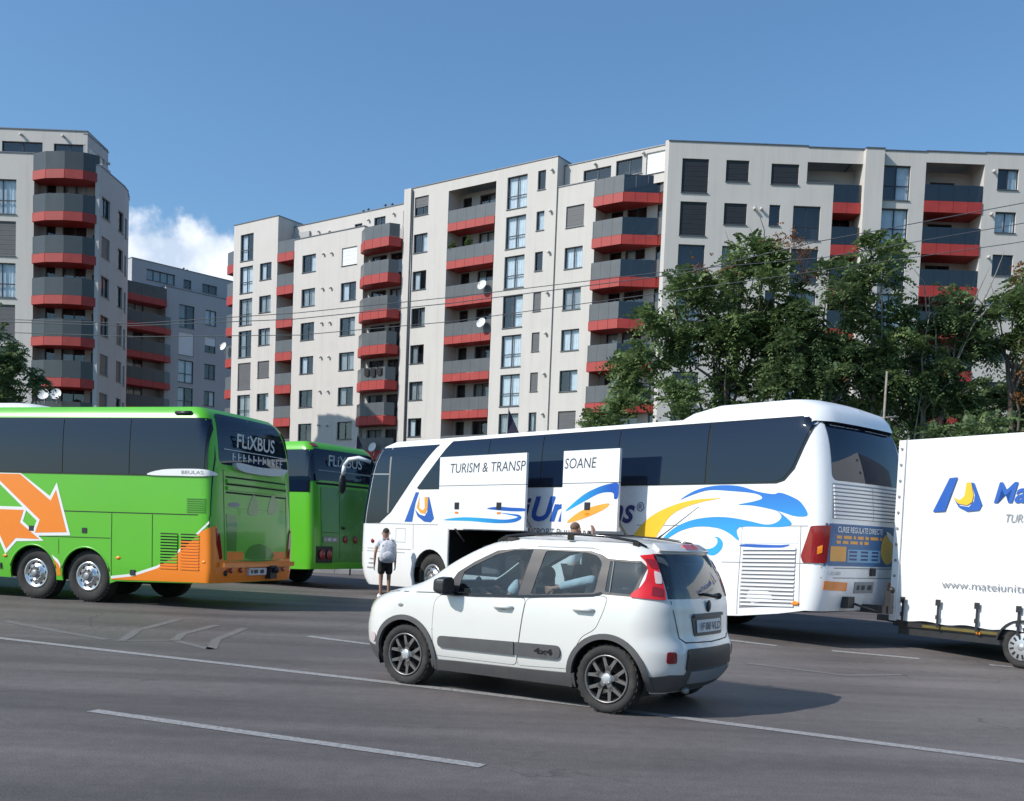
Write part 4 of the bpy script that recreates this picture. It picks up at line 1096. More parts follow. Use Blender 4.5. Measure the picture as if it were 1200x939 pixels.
tree('shrub_tree', 'broad green shrub mass above the trailer at the right edge', (18.0, 34.5), [(17.4, 34.5, 5.2, 1.4, 1.2, 1.6), (18.9, 34.5, 5.9, 1.6, 1.2, 1.4), (17.8, 34.5, 3.3, 2.4, 1.3, 1.6), (20.6, 34.5, 5.0, 1.6, 1.2, 2.0)], (2.6, .12), 8, 850, 67, 'leafdark', .58, TG)
tree('shrub_tree', 'dark undergrowth behind the raised rear roof of the white coach', (10.6, 40.5), [(9.4, 40.5, 5.4, 1.8, 1.2, 1.6), (11.9, 40.5, 5.6, 1.8, 1.2, 1.8), (13.8, 40.5, 6.4, 1.3, 1.2, 1.6)], (3.0, .12), 9, 700, 71, 'leafdark', .6, TG)
tree('broadleaf_tree', 'dark green tree cut off by the left edge, above the green coach roof', (-21.3, 40), [(-20.6, 40, 7.9, 1.5, 1.3, 1.7), (-21.6, 40, 6.2, 1.8, 1.4, 1.9), (-19.9, 40, 6.6, 1.0, 1.0, 1.3), (-22.6, 40, 8.2, 1.6, 1.4, 1.8)], (4.6, .18), 11, 1000, 83, 'leafdark', .7)
# slender pale post among the trees
tree('broadleaf_tree', 'leafy tree behind the right-hand trees, filling the gap before the right edge', (17.0, 41), [(16.2, 41, 7.6, 1.3, 1.1, 1.3), (18.6, 41, 7.2, 1.5, 1.2, 1.3), (20.6, 41, 8.0, 1.5, 1.2, 1.6), (14.6, 41, 8.6, 1.1, 1.0, 1.3)], (7.0, .14), 12, 1000, 91, 'leafdark', .66, TG)
po = thing('slim_post', 'slender pale grey post standing among the trees above the coach roof end', 'post', (12.62, 35.6, .2))
b = MB(); b.tube([(0, 0, 0), (0.02, 0, 3), (.05, 0, 7.6)], [.05, .045, .038], 8); b.obj('shaft', [M['barkpale']], po)
b = MB(); b.tube([(-.1, 0, 6.0), (.55, 0, 6.05)], .03, 6); b.obj('arm', [M['barkpale']], po)

# far treeline over the road, seen only in the window reflections
rg = random.Random(5); v = []; f = []
for i in range(46):
    x_ = -95 + i * 4.2 + rg.uniform(-1.5, 1.5); h = rg.uniform(5.0, 6.6)
    sp = []
    for q in range(46):
        sp.append((Vector((x_ + rg.gauss(0, 1.6), -58 + rg.gauss(0, 1.2), abs(rg.gauss(h * .5, h * .24)))), Vector((rg.gauss(0, 1), rg.gauss(0, 1), rg.gauss(0, .6)))))
    a, c = fronds(sp, 2.6, rg, 4, .4, .2); o = len(v); v += a; f += [tuple(k + o for k in q) for q in c]
stuff(tag(link_mesh('tree_belt', mesh('tree_belt', v, f, M['leafdark'])), 'dark belt of trees on the far side of the road', 'trees'))

# ---------------------------------------------------------------- overhead cables and flag
def cable(label, pts, r):
    b = MB(); P = [Vector(p) for p in pts]; out = []
    for a, c in zip(P[:-1], P[1:]):
        for i in range(6): out.append(a.lerp(c, i / 6))
    out.append(P[-1]); b.tube(out, r, 5); tag(b.obj('overhead_cable', [M['cable']]), label, 'cable', 'cables strung across the street')
cable('upper overhead cable, the one that climbs steeply at the right edge', [(-40, 26, 6.3), (-9.9, 26, 6.5), (-5.75, 26, 6.83), (-1.8, 26, 7.38), (3.95, 26, 8.33), (7.36, 26, 9.26), (12.43, 26, 10.4), (22, 26, 13.0)], .011)
cable('middle overhead cable just below the steep one', [(-40, 26.3, 6.45), (-9.9, 26.3, 6.62), (-5.75, 26.3, 7.05), (-1.8, 26.3, 7.6), (3.95, 26.3, 8.5), (7.6, 26.3, 8.95), (12.6, 26.3, 10.0), (22, 26.3, 12.2)], .010)
cable('lowest overhead cable crossing in front of the flats', [(-40, 26.6, 6.15), (-9.9, 26.6, 6.35), (-5.75, 26.6, 6.55), (-1.8, 26.6, 7.05), (3.95, 26.6, 8.05), (7.6, 26.6, 8.7), (12.6, 26.6, 9.6), (22, 26.6, 11.6)], .010)
for (x_, y_, zb, zt, lab) in ((-.15, 34, .12, 5.75, 'dark purple feather flag behind the roof of the white coach'), (-5.0, 33, .12, 4.62, 'dark flag tip between the second green coach and the white coach')):
    t = thing('feather_flag', lab, 'flag', (x_, y_, .12)); b = MB(); b.tube([(-.3, 0, 0), (-.26, 0, zt * .7), (-.2, 0, zt)], [.03, .025, .015], 6); b.obj('pole', [M['cap']], t)
    vs = []; n = 10
    for i in range(n + 1):
        u = i / n; z_ = zt - .05 - u * 1.5; wv = .06 * math.sin(u * 7)
        vs += [(-.21 - .05 * u, wv * .5, z_), (-.21 + .95 * u, wv, z_ - .45 * u)]
    fs = [(2 * i, 2 * i + 1, 2 * i + 3, 2 * i + 2) for i in range(n)]
    vs2 = vs + [(a, c + .012, d) for a, c, d in vs]; k = len(vs)
    link_mesh('cloth', mesh('cloth', vs2, fs + [tuple(q + k for q in g[::-1]) for g in fs], M['flag'], None, True), t)

# ================================================================ VEHICLES
def wheel(parent, x, y, z, Rr, Wd, kind, side=1):
    """rim mesh with tyre and hub as sub-parts; outer face at y, axis along y"""
    T = Matrix.Rotation(0 if side > 0 else PI, 4, 'Z')
    rim = MB(); hub = MB(); ty = MB()
    if kind == 'car':
        ri = Rr * .70
        ty.lathe([(ri, -.03), (ri + .012, -.008), (Rr * .88, .0), (Rr * .965, -.012), (Rr, -.035), (Rr, -Wd + .03), (Rr * .95, -Wd), (ri, -Wd)], 40)
        for k in range(30):
            a = 2 * PI * k / 30; q = Matrix.Rotation(a, 4, 'Y'); ty.box(-.016, .016, -.05, -.02, Rr - .012, Rr + .002, 0, q)
        rim.lathe([(ri + .002, -.02), (ri - .004, -.006), (ri - .014, -.012), (ri - .02, -.09), (ri - .03, -.14), (.05, -.14)], 36, 1)
        rim.lathe([(ri + .002, -.024), (ri + .002, -.004), (ri - .013, -.004), (ri - .016, -.03)], 36, 0)
        for k in range(5):
            a0 = 90 + 72 * k
            def bar(r0, a, r1, b_, w0, w1):
                p, q = Vector((r0 * math.cos(R(a)), r0 * math.sin(R(a)))), Vector((r1 * math.cos(R(b_)), r1 * math.sin(R(b_)))); d = (q - p).normalized(); n = Vector((-d.y, d.x))
                P = [p + n * w0, q + n * w1, q - n * w1, p - n * w0]
                vs = [(v.x, -.018, v.y) for v in P] + [(v.x * .99, -.055, v.y * .99) for v in P]
                rim.add(vs, [(0, 1, 2, 3), (0, 4, 5, 1), (1, 5, 6, 2), (2, 6, 7, 3), (3, 7, 4, 0), (4, 7, 6, 5)], 0)
            bar(.03, a0, ri * .55, a0, .026, .024)
            bar(ri * .36, a0 - 4, ri * .99, a0 - 19, .017, .014); bar(ri * .36, a0 + 4, ri * .99, a0 + 19, .017, .014)
        hub.lathe([(.055, -.03), (.052, -.012), (.03, -.006), (.0005, -.005)], 20)
        for k in range(5): hub.ball((.04 * math.cos(2 * PI * k / 5), -.012, .04 * math.sin(2 * PI * k / 5)), .008)
        ms, hm = [M['alloy'], M['alloydark']], M['silver']
    elif kind == 'coach':
        ri = Rr * .56
        ty.lathe([(ri, -.04), (ri + .02, -.012), (Rr * .8, .0), (Rr * .94, -.015), (Rr, -.05), (Rr, -Wd + .05), (Rr * .92, -Wd), (ri, -Wd)], 44)
        for k in range(36):
            q = Matrix.Rotation(2 * PI * k / 36, 4, 'Y'); ty.box(-.02, .02, -.09, -.03, Rr - .02, Rr + .003, 0, q)
        rim.lathe([(ri + .006, -.03), (ri, -.006), (ri - .03, -.012), (ri - .05, -.05), (ri * .62, -.035), (ri * .52, .005), (ri * .45, .01), (ri * .42, -.02), (.0005, -.03)], 44, 0)
        for k in range(10):
            q = Matrix.Rotation(2 * PI * k / 10, 4, 'Y'); rim.box(-.022, .022, -.046, -.036, ri * .70, ri * .80, 1, q)
        hub.lathe([(ri * .30, -.03), (ri * .28, .03), (ri * .18, .045), (.0005, .045)], 20)
        for k in range(10): hub.ball((ri * .48 * math.cos(2 * PI * k / 10), .012, ri * .48 * math.sin(2 * PI * k / 10)), .014)
        ms, hm = [M['chrome'], M['gap']], M['steel']
    else:
        ri = Rr * .66
        ty.lathe([(ri, -.03), (ri + .012, -.008), (Rr * .88, .0), (Rr * .96, -.012), (Rr, -.035), (Rr, -Wd + .03), (Rr * .95, -Wd), (ri, -Wd)], 36)
        rim.lathe([(ri + .004, -.02), (ri, -.002), (ri * .9, .006), (ri * .35, .022), (.0005, .025)], 36, 0)
        for k in range(12):
            q = Matrix.Rotation(2 * PI * k / 12, 4, 'Y'); rim.box(-.012, .012, .008, .021, ri * .55, ri * .85, 1, q)
        hub.lathe([(ri * .28, .02), (ri * .22, .034), (.0005, .036)], 18)
        ms, hm = [M['silver'], M['gap']], M['silver']
    o = rim.obj('wheel', ms, parent); o.location = (x, y, z); o.rotation_euler = (0, R(rnd.uniform(0, 70)), 0 if side > 0 else PI)
    ty.obj('tyre', [M['tyre']], o); hub.obj('hub', [hm], o)
    return o

def inflate(poly, d):
    a = sum(poly[i][0] * poly[(i + 1) % len(poly)][1] - poly[(i + 1) % len(poly)][0] * poly[i][1] for i in range(len(poly)))
    sg = 1 if a > 0 else -1; out = []; N = len(poly)
    for i in range(N):
        p0, p1, p2 = Vector(poly[i - 1]), Vector(poly[i]), Vector(poly[(i + 1) % N])
        d1, d2 = (p1 - p0).normalized(), (p2 - p1).normalized(); n1, n2 = Vector((d1.y, -d1.x)) * sg, Vector((d2.y, -d2.x)) * sg
        b = (n1 + n2); k = max(.35, 1 + n1.dot(n2)); q = p1 + b * (d / k); out.append((q.x, q.y))
    return out

def coach_shell(H, t, zb_front, zb_rear, arches, paint, zf=.25, bays=(), zbr=None, right_bays=False, roofm=None):
    """left and right skins with wheel arches cut into the lower edge, and the roof"""
    for mir in (False, True):
        pts = []
        n = 14
        for i in range(n): pts.append((-H.Sf + (H.Sf - H.s0f) * i / n, zb_front))
        low = [(H.s0f * .98, zb_front)]
        for (cx, cz, r) in arches:
            a = math.asin((cz - zf) / r); low.append((cx + r * math.cos(a) + .02, zf))
            for i in range(19):
                th = -a + (PI + 2 * a) * i / 18; low.append((cx + r * math.cos(th), cz + r * math.sin(th)))
            low.append((cx - r * math.cos(a) - .02, zf))
        if zbr: low += zbr
        pts += [(H.sx(x, z), z) for x, z in low]
        for i in range(n + 1): pts.append((H.s0r + .12 + (H.Sr - H.s0r - .12) * i / n, zb_rear))
        top = H.z1
        for i in range(60, -1, -1): pts.append((-H.Sf + (H.Sr + H.Sf) * i / 60, top))
        holes = []
        if not mir or right_bays:
            for (x0, x1, z0, z1) in bays: holes.append([(H.sx(x, z), z) for x, z in ((x0, z0), (x1, z0), (x1, z1), (x0, z1))])
        H.patch('body_side', pts, paint, t, 's', 0, .03, .11, holes, mir)
    H.roof('roof', roofm or paint, t, .07)
    # dark underbody and wheel wells
    b = MB(); b.box(-H.s0r + .6, H.s0f - .1, -1.0, 1.0, .42, .62); b.box(-H.s0r + 1.6, H.s0f - .6, -.4, .4, .32, .42)
    b.box(-H.s0r + 1.2, -H.s0r + 1.9, -.3, .3, .37, .42)
    for (cx, cz, r) in arches: b.box(cx - r - .05, cx + r + .05, -1.16, 1.16, cz + r + .015, cz + r + .05)
    b.obj('underbody', [M['gap']], t)
    ax = MB()
    for (cx, cz, r) in arches: ax.tube([(cx, -1.0, cz), (cx, 1.0, cz)], .08, 8)
    ax.obj('axle', [M['gap']], t)

# ---------------------------------------------------------------- white touring coach
BUS_P, BUS_Y = Vector((1.372, 20.0, 0.12)), 2.3056
bus = thing('touring_coach', 'white touring coach with blue and yellow wave graphics and raised luggage flaps', 'coach', BUS_P, BUS_Y)
BM_ = Matrix.Translation(BUS_P) @ Matrix.Rotation(BUS_Y, 4, 'Z')
H = Hull([.15, .35, .6, 1.0, 1.6, 2.3, 2.9, 3.2, 3.36, 3.45], [1.20, 1.24, 1.262, 1.27, 1.272, 1.262, 1.24, 1.215, 1.16, 1.06],
         [5.7, 5.88, 5.97, 6.02, 6.02, 5.97, 5.88, 5.78, 5.66, 5.5], [6.0, 6.2, 6.27, 6.29, 6.27, 6.14, 5.98, 5.8, 5.62, 5.4], (.22, .26), (.55, .8), .05, .12)
bays = [(2.68, -.2, .62, 1.53), (-1.17, -2.44, .62, 1.53)]
coach_shell(H, bus, .22, .5, [(3.3, .5, .60), (-2.9, .5, .60)], M['white'], .25, bays, [(-4.6, .33), (-5.3, .42), (-5.75, .5)])
for s_ in (1, -1):
    for x_ in (3.3, -2.9): wheel(bus, x_, 1.2 * s_, .5, .5, .30, 'coach', s_)
WP = lambda pts, m=.05: round_poly(pts, m)
side_panes = [[(2.72, 3.33), (1.53, 3.33), (1.53, 2.39), (3.72, 2.39), (3.80, 2.42)], [(1.50, 3.33), (-.02, 3.33), (-.02, 2.39), (1.50, 2.39)], [(-.05, 3.33), (-1.94, 3.33), (-1.94, 2.39), (-.05, 2.39)],
              [(-1.97, 3.33), (-3.84, 3.33), (-3.84, 2.39), (-1.97, 2.39)], [(-3.91, 3.33), (-5.70, 3.34), (-5.62, 3.05), (-5.42, 2.6), (-5.28, 2.44), (-5.15, 2.40), (-3.91, 2.39)]]
for p_ in side_panes: H.pair('side_window', WP(p_, .04), M['coachglass'], bus, 'x', .016, .016, .09)
H.pair('window_band', [(2.76, 3.36), (-5.74, 3.36), (-5.66, 3.05), (-5.46, 2.58), (-5.30, 2.41), (-5.16, 2.37), (3.76, 2.37), (3.84, 2.40)], M['blackgloss'], bus, 'x', .009, .009, .09)
front_side = [(5.25, 1.66), (4.78, 1.88), (3.18, 3.31), (4.84, 3.31)]
fs_ = [(H.sx(x, z), z) for x, z in front_side]
H.pair('driver_window', [(-H.s0f - .02, 3.31), (H.sx(3.18, 3.31), 3.31), (H.sx(4.78, 1.88), 1.88), (H.sx(5.2, 1.66), 1.64), (-H.s0f - .02, 1.62)], M['coachglass'], bus, 's', .012, .012, .09)
H.patch('windscreen', [(-H.s0f - .07, 3.31), (-H.s0f - .07, 1.62), (-2 * H.Sf + H.s0f + .07, 1.62), (-2 * H.Sf + H.s0f + .07, 3.31)], M['coachglass'], bus, 's', .012, .012, .09)
H.patch('rear_window', round_poly([(1.0, 3.33), (-1.0, 3.33), (-1.03, 2.42), (1.03, 2.42)], .12), M['coachglass'], bus, 'y', .005, .005, .12)
for m_ in (False, True):
    H.strip('window_divider', [(4.87, 1.86), (4.87, 3.30)], .06, M['softgap'], bus, 'x', .016, m_)
    H.strip('window_divider', [(5.75, 2.74), (4.90, 2.72)], .03, M['greyink'], bus, 'x', .017, m_)
# seams
for pts in ([(5.85, 1.62), (2.7, 1.62)], [(5.85, 1.05), (3.98, 1.07)], [(-2.46, 1.70), (-5.75, 1.74)], [(-4.24, 1.15), (-5.98, 1.20)], [(-4.56, .35), (-4.60, 1.70)], [(3.92, 1.62), (3.90, 1.08)], [(-5.66, .55), (-5.63, 1.74)], [(-2.6, .3), (-2.6, 1.7)], [(.4 - .62, .3), (-.22, .6)], [(2.70, 1.62), (2.70, .3)]):
    H.strip('panel_seam', pts, .012, M['softgap'], bus)
# side air grille with slats
H.patch('side_grille', [(-4.64, 1.38), (-5.58, 1.40), (-5.56, .56), (-4.60, .45)], M['greyink'], bus, 'x', .002, .002, .3)
for i in range(15):
    z = .50 + .061 * i
    H.patch('grille_slat', [(-4.63, z), (-5.57, z + .045 if i < 2 else z + .03), (-5.57, z + .072 if i < 2 else z + .06), (-4.63, z + .03)], M['white'], bus, 'x', .022, .02, .5)
H.patch('service_flap', [(-4.60, 1.45), (-5.60, 1.48), (-5.60, 1.69), (-4.60, 1.66)], M['white'], bus, 'x', .006, .006, .4)
# rear grille
H.patch('rear_grille', [(1.02, 2.38), (-1.0, 2.38), (-1.0, 1.86), (1.05, 1.86)], M['greyink'], bus, 'y', .003, .003, .15)
for i in range(9):
    z = 1.87 + .056 * i
    for k in range(2): H.patch('grille_slat', [(1.02 - 1.02 * k, z), (.02 - 1.02 * k, z), (.02 - 1.02 * k, z + .034), (1.02 - 1.02 * k, z + .034)], M['white'], bus, 'y', .02, .02, .3)
# timetable poster
ps = H.patch('timetable_poster', [(1.17, 1.79), (-1.0, 1.79), (-1.0, 1.17), (1.17, 1.17)], M['poster'], bus, 'y', .004, .0, .12)
RX = -6.04
def rear_text(s, w, h, m, y, z, x=RX - .038, parent=bus, bold=0.0, shear=0): return put_text(s, w, h, m, (x, y, z), (0, -1, 0), parent, shear, bold)
H.patch('poster_table', [(.66, 1.42), (-.28, 1.42), (-.28, 1.23), (.66, 1.23)], M['posterlt'], bus, 'y', .007, 0, .15)
H.patch('poster_box', [(1.08, 1.46), (.70, 1.46), (.70, 1.24), (1.08, 1.24)], M['flapor'], bus, 'y', .007, 0, .15)
H.patch('poster_emblem', arc_poly(-.52, 1.45, .24), M['yellow'], bus, 'y', .007, 0, .1)
H.patch('poster_emblem', spline([(-.44, 1.72), (-.72, 1.62), (-.76, 1.5), (-.52, 1.6)], 4), M['white'], bus, 'y', .010, 0, .1)
rear_text('CURSE REGULATE DIRECTE', 1.30, .085, M['whitevinyl'], 1.0, 1.665, bold=.01)
for z_, ws_ in ((1.575, (.12, .2, .06, .16, .1, .24, .08)), (1.50, (.1, .14, .2, .08, .12))):
    y_ = .95
    for w_ in ws_: H.patch('poster_print', [(y_, z_), (y_ - w_, z_), (y_ - w_, z_ + .045), (y_, z_ + .045)], M['flapor'], bus, 'y', .007, 0, .2); y_ -= w_ + .05
for i in range(3):
    for k in range(3): H.patch('poster_print', [(.62 - .31 * k, 1.37 - .055 * i), (.42 - .31 * k, 1.37 - .055 * i), (.42 - .31 * k, 1.40 - .055 * i), (.62 - .31 * k, 1.40 - .055 * i)], M['navy'], bus, 'y', .010, 0, .2)
# rear lamps wrap the corners
lamp = [(H.sx(-5.80, 1.72), 1.74), (H.sy(1.10, 1.74), 1.76), (H.sy(1.14, 1.2), 1.21), (H.sx(-5.70, 1.22), 1.20), (H.sx(-5.66, 1.32), 1.30)]
for m_ in (False, True):
    o = H.patch('tail_lamp', round_poly(lamp, .03), M['redlensdk'], bus, 's', .02, .02, .08, (), m_)
    q = [(H.sx(-5.9, 1.4), 1.44), (H.sy(1.2, 1.4), 1.47), (H.sy(1.2, 1.35), 1.36), (H.sx(-5.9, 1.33), 1.33)]
    a = H.patch('indicator', q, M['amber'], o, 's', .025, .006, .08, (), m_)
H.pair('reflector', [(1.15, .95), (.62, .93), (.62, .80), (1.15, .82)], M['amber'], bus, 'y', .008, .008, .15)
H.patch('number_plate', [(.42, .94), (-.12, .94), (-.12, .77), (.42, .77)], M['greyink'], bus, 'y', .012, .012, .2)
for w_, y_ in ((.07, .36), (.10, .24), (.12, .06)): H.patch('plate_print', [(y_, .82), (y_ - w_, .82), (y_ - w_, .89), (y_, .89)], M['ink'], bus, 'y', .015, 0, .2)
H.strip('bumper_seam', [(1.2, 1.14), (-1.2, 1.14)], .014, M['softgap'], bus, 'y'); H.strip('bumper_seam', [(1.2, .995), (-1.2, .995)], .012, M['softgap'], bus, 'y')
rear_text('RS 500', .26, .055, M['greyink'], 1.08, 1.035, RX - .01)
b = MB(); b.box(-6.11, -6.03, -.10, .02, 1.03, 1.15); b.obj('door_latch', [M['black']], bus)
b = MB(); b.box(-6.42, -5.9, -.06, .10, .48, .60); b.box(-6.46, -6.36, -.03, .07, .48, .82); b.ball((-6.45, .02, .84), .05); b.box(-6.12, -6.0, .5, .68, .55, .72); b.tube([(-6.1, .5, .62), (-6.3, .4, .55), (-6.35, .2, .5)], .018, 6); b.obj('tow_hitch', [M['black']], bus)
b = MB(); b.ball((-5.6, 1.275, .60), .07, .012, .035); b.obj('side_marker_lamp', [M['amber']], bus)
# raised air pod on the rear roof
HP = Hull([3.28, 3.42, 3.52, 3.60, 3.66], [1.17, 1.15, 1.10, 1.03, .90], [1.42, 1.37, 1.30, 1.22, 1.0], [1.55, 1.42, 1.25, 1.08, .86], (.35, .4), (.3, .4), .03, .05)
pod = H.__class__.roof(HP, 'roof_pod', M['white'], bus, .03)
pod.location = (-4.42, 0, 0)
for mir in (False, True):
    q = HP.patch('pod_side', [(-HP.Sf, 3.29), (HP.Sr, 3.29), (HP.Sr, 3.66), (-HP.Sf, 3.66)], M['white'], pod, 's', 0, .0, .1, (), mir)
# livery on the left side; logo right of the driver
gr_l = [('wave_graphic', [(-3.36, 2.13), (-3.66, 2.28), (-4.05, 2.35), (-4.48, 2.34), (-4.84, 2.25), (-5.12, 2.21), (-5.24, 2.23), (-5.44, 2.17), (-5.61, 2.08), (-5.73, 1.9), (-5.53, 1.88), (-5.29, 1.94), (-5.01, 2.0), (-4.73, 2.04), (-4.5, 2.05), (-4.78, 2.1), (-4.93, 2.15), (-4.8, 2.22), (-4.38, 2.26), (-3.94, 2.28), (-3.61, 2.21)], 'wave', .0045),
        ('wave_graphic', [(-3.0, 1.45), (-3.24, 1.65), (-3.58, 1.79), (-3.97, 1.85), (-4.35, 1.85), (-4.72, 1.8), (-5.03, 1.75), (-5.22, 1.79), (-5.29, 1.88), (-5.2, 1.96), (-5.36, 1.87), (-5.47, 1.76), (-5.23, 1.715), (-4.54, 1.7), (-4.55, 1.5), (-4.37, 1.6), (-4.14, 1.68), (-3.76, 1.7), (-3.42, 1.63), (-3.13, 1.49)], 'wave', .0055),
        ('wave_graphic', [(-3.49, 1.43), (-3.72, 1.36), (-4.0, 1.35), (-4.13, 1.42), (-4.14, 1.51), (-4.07, 1.54), (-4.18, 1.53), (-4.25, 1.45), (-4.22, 1.34), (-4.09, 1.25), (-3.92, 1.27), (-3.69, 1.34)], 'wave', .0045),
        ('wave_graphic', [(-4.59, 1.41), (-4.69, 1.445), (-5.24, 1.445), (-5.46, 1.46), (-5.32, 1.41), (-5.05, 1.40)], 'blue', .009),
        ('wave_graphic', [(-2.4, 1.46), (-2.51, 1.66), (-2.81, 1.88), (-3.22, 2.04), (-3.67, 2.13), (-4.17, 2.15), (-3.84, 2.1), (-3.45, 2.0), (-3.17, 1.86), (-2.97, 1.62), (-2.8, 1.44)], 'yellow', .0045),
        ('logo', [(4.24, 1.67), (3.88, 2.31), (3.76, 2.31), (3.87, 2.07), (3.96, 1.67)], 'blue', .0045),
        ('logo', [(3.49, 2.21), (3.39, 2.2), (3.19, 1.75), (3.3, 1.67), (3.53, 1.68), (3.77, 1.79), (3.88, 1.94), (3.70, 1.83), (3.52, 1.80), (3.43, 1.90)], 'blue', .0045),
        ('logo', [(3.74, 2.22), (3.73, 1.98), (3.60, 1.92), (3.53, 1.97), (3.56, 2.21), (3.43, 2.2), (3.43, 1.96), (3.51, 1.85), (3.68, 1.87), (3.82, 1.98)], 'flapor', .0055)]
for nm, pts, m_, of in gr_l: H.patch(nm, spline(pts, 4) if nm == 'wave_graphic' else pts, M[m_], bus, 'x', of, 0, .2, sub=False)
def side_text(s, w, h, m, x, z, y=1.280, parent=bus, shear=0, bold=0): return put_text(s, w, h, M[m], (x, y, z), (-1, 0, 0), parent, shear, bold)
side_text('Matei', 1.55, .47, 'navy', 1.75, 1.73, 1.279, shear=.3, bold=.02)
side_text('Uni', 1.16, .47, 'blue', .17, 1.73, 1.279, shear=.3, bold=.03)
side_text('Trans', 1.40, .45, 'navy', -1.0, 1.73, 1.279, shear=.3, bold=.02)
b_ = side_text('®', .16, .16, 'navy', -2.44, 1.93)
side_text('TRANSPORT PERSOANE', 2.05, .135, 'ink', .62, 1.47, 1.276, shear=.15)
# luggage bays and flaps
for (x0, x1, z0, z1) in bays:
    b = MB(); y0, y1 = -.9, 1.235
    b.add([(x0, y1, z0), (x1, y1, z0), (x1, y1, z1), (x0, y1, z1), (x0, y0, z0), (x1, y0, z0), (x1, y0, z1), (x0, y0, z1)], [(0, 1, 5, 4), (3, 7, 6, 2), (0, 4, 7, 3), (1, 2, 6, 5), (4, 5, 6, 7)])
    b.obj('luggage_bay', [M['gap']], bus)
FY = 1.80
def flap(x0, x1, z0, zf, z1):
    b = MB(); b.box(x1, x0, FY - .05, FY, z0, zf - .006); b.box(x1, x0, FY - .05, FY, zf + .006, z1); b.box(x1 + .02, x0 - .02, FY - .04, FY - .01, zf - .006, zf + .006, 1)
    b.box(x1 + .002, x0 - .002, FY - .09, FY - .05, z0 + .002, z0 + .06, 0)
    o = b.obj('luggage_flap', [M['white'], M['gap']], bus)
    for x_ in (x0 - .12, x1 + .12):
        s_ = MB(); s_.tube([(x_, 1.2, 1.3), (x_, 1.45, 1.55), (x_, FY - .05, 1.9)], .02, 6); s_.obj('lift_arm', [M['steel']], o)
    return o
def flap_art(o, pts, m, off, smooth=True):
    P = spline(pts, 4) if smooth else pts; V, F_, bd = fill(P, .4, (), False)
    vs = [(u, FY + off, v) for u, v in V]; link_mesh('swoosh_graphic', mesh('swoosh_graphic', vs, [f[::-1] for f in F_], M[m]), o)
f1 = flap(2.37, -.20, 1.545, 2.39, 2.965)
flap_art(f1, [(2.19, 1.71), (1.62, 1.77), (0.92, 1.76), (0.33, 1.74), (-0.02, 1.79), (0.23, 1.83), (0.52, 1.87), (0.19, 1.85), (-0.06, 1.83), (-0.11, 1.76), (0.11, 1.69), (0.62, 1.67), (1.38, 1.70)], 'flapwave', .003)
flap_art(f1, [(0.86, 1.94), (0.56, 1.98), (0.2, 1.965), (-0.195, 1.95), (-0.195, 1.90), (0.27, 1.90)], 'blue', .003)
put_text('TURISM & TRANSP', 2.2, .185, M['ink'], (2.02, FY + .003, 2.64), (-1, 0, 0), f1, .12)
f2 = flap(-1.155, -2.475, 1.575, 2.39, 2.955)
flap_art(f2, [(-1.25, 1.90), (-1.64, 2.17), (-2.0, 2.31), (-2.28, 2.37), (-2.47, 2.37), (-2.47, 2.14), (-2.39, 2.12), (-2.35, 2.22), (-2.06, 2.21), (-1.71, 2.08)], 'flapwave2', .003)
flap_art(f2, [(-1.30, 1.71), (-1.6, 1.9), (-2.01, 2.01), (-2.29, 2.04), (-2.19, 1.95), (-1.9, 1.84), (-1.54, 1.74)], 'flapor', .003)
put_text('SOANE', .76, .18, M['ink'], (-1.19, FY + .003, 2.645), (-1, 0, 0), f2, .12)
for o, xs_ in ((f1, (1.78, .52)), (f2, (-1.78,))):
    for x_ in xs_:
        b = MB(); b.box(x_ - .065, x_ + .065, FY, FY + .012, 1.93, 2.06); b.obj('flap_lock', [M['black']], o)
        b = MB(); b.box(x_ - .05, x_ + .05, FY, FY + .006, 1.84, 1.88); b.obj('reflector', [M['amber']], o)
# drooping side mirror
b = MB(); b.tube([(5.96, 1.05, 3.04), (6.14, 1.26, 3.12), (6.34, 1.39, 3.08), (6.45, 1.44, 2.94)], [.045, .05, .055, .055], 10); b.tube([(6.45, 1.44, 2.94), (6.49, 1.46, 2.72)], [.055, .045], 10); mir_ = b.obj('side_mirror', [M['white']], bus)
b = MB(); b.ball((6.49, 1.46, 2.52), .06, .10, .24); b.obj('mirror_housing', [M['black']], mir_)
b = MB(); b.tube([(5.95, -1.0, 2.95), (6.2, -1.25, 3.02), (6.55, -1.46, 2.98), (6.8, -1.56, 2.82)], [.06, .075, .08, .075], 10); m2_ = b.obj('side_mirror', [M['white']], bus)
b = MB(); b.ball((6.84, -1.58, 2.28), .075, .13, .30); b.obj('mirror_housing', [M['black']], m2_)
# nose details
H.pair('headlamp', [(H.sx(5.95, .75), .62), (H.sx(5.95, .75), .95), (-H.s0f - .75, .95), (-H.s0f - .75, .62)], M['clearlens'], bus, 's', .01, .01, .15)
b = MB(); b.ball((5.45, 1.272, 1.22), .07, .03, .05); b.obj('side_marker_lamp', [M['redlensdk']], bus)
H.strip('front_seam', [(5.9, .99), (4.2, .99)], .010, M['softgap'], bus)
for i, (w_, z_) in enumerate(((.2, .80), (.24, .70), (.3, .60))): b = MB(); b.box(5.35, 5.35 + w_, 1.268, 1.272, z_, z_ + .03); b.obj('small_print', [M['greyink']], bus)
H.strip('fuel_flap_seam', [(4.55, 1.52), (4.2, 1.52), (4.2, 1.22), (4.55, 1.22), (4.55, 1.52)], .010, M['softgap'], bus)
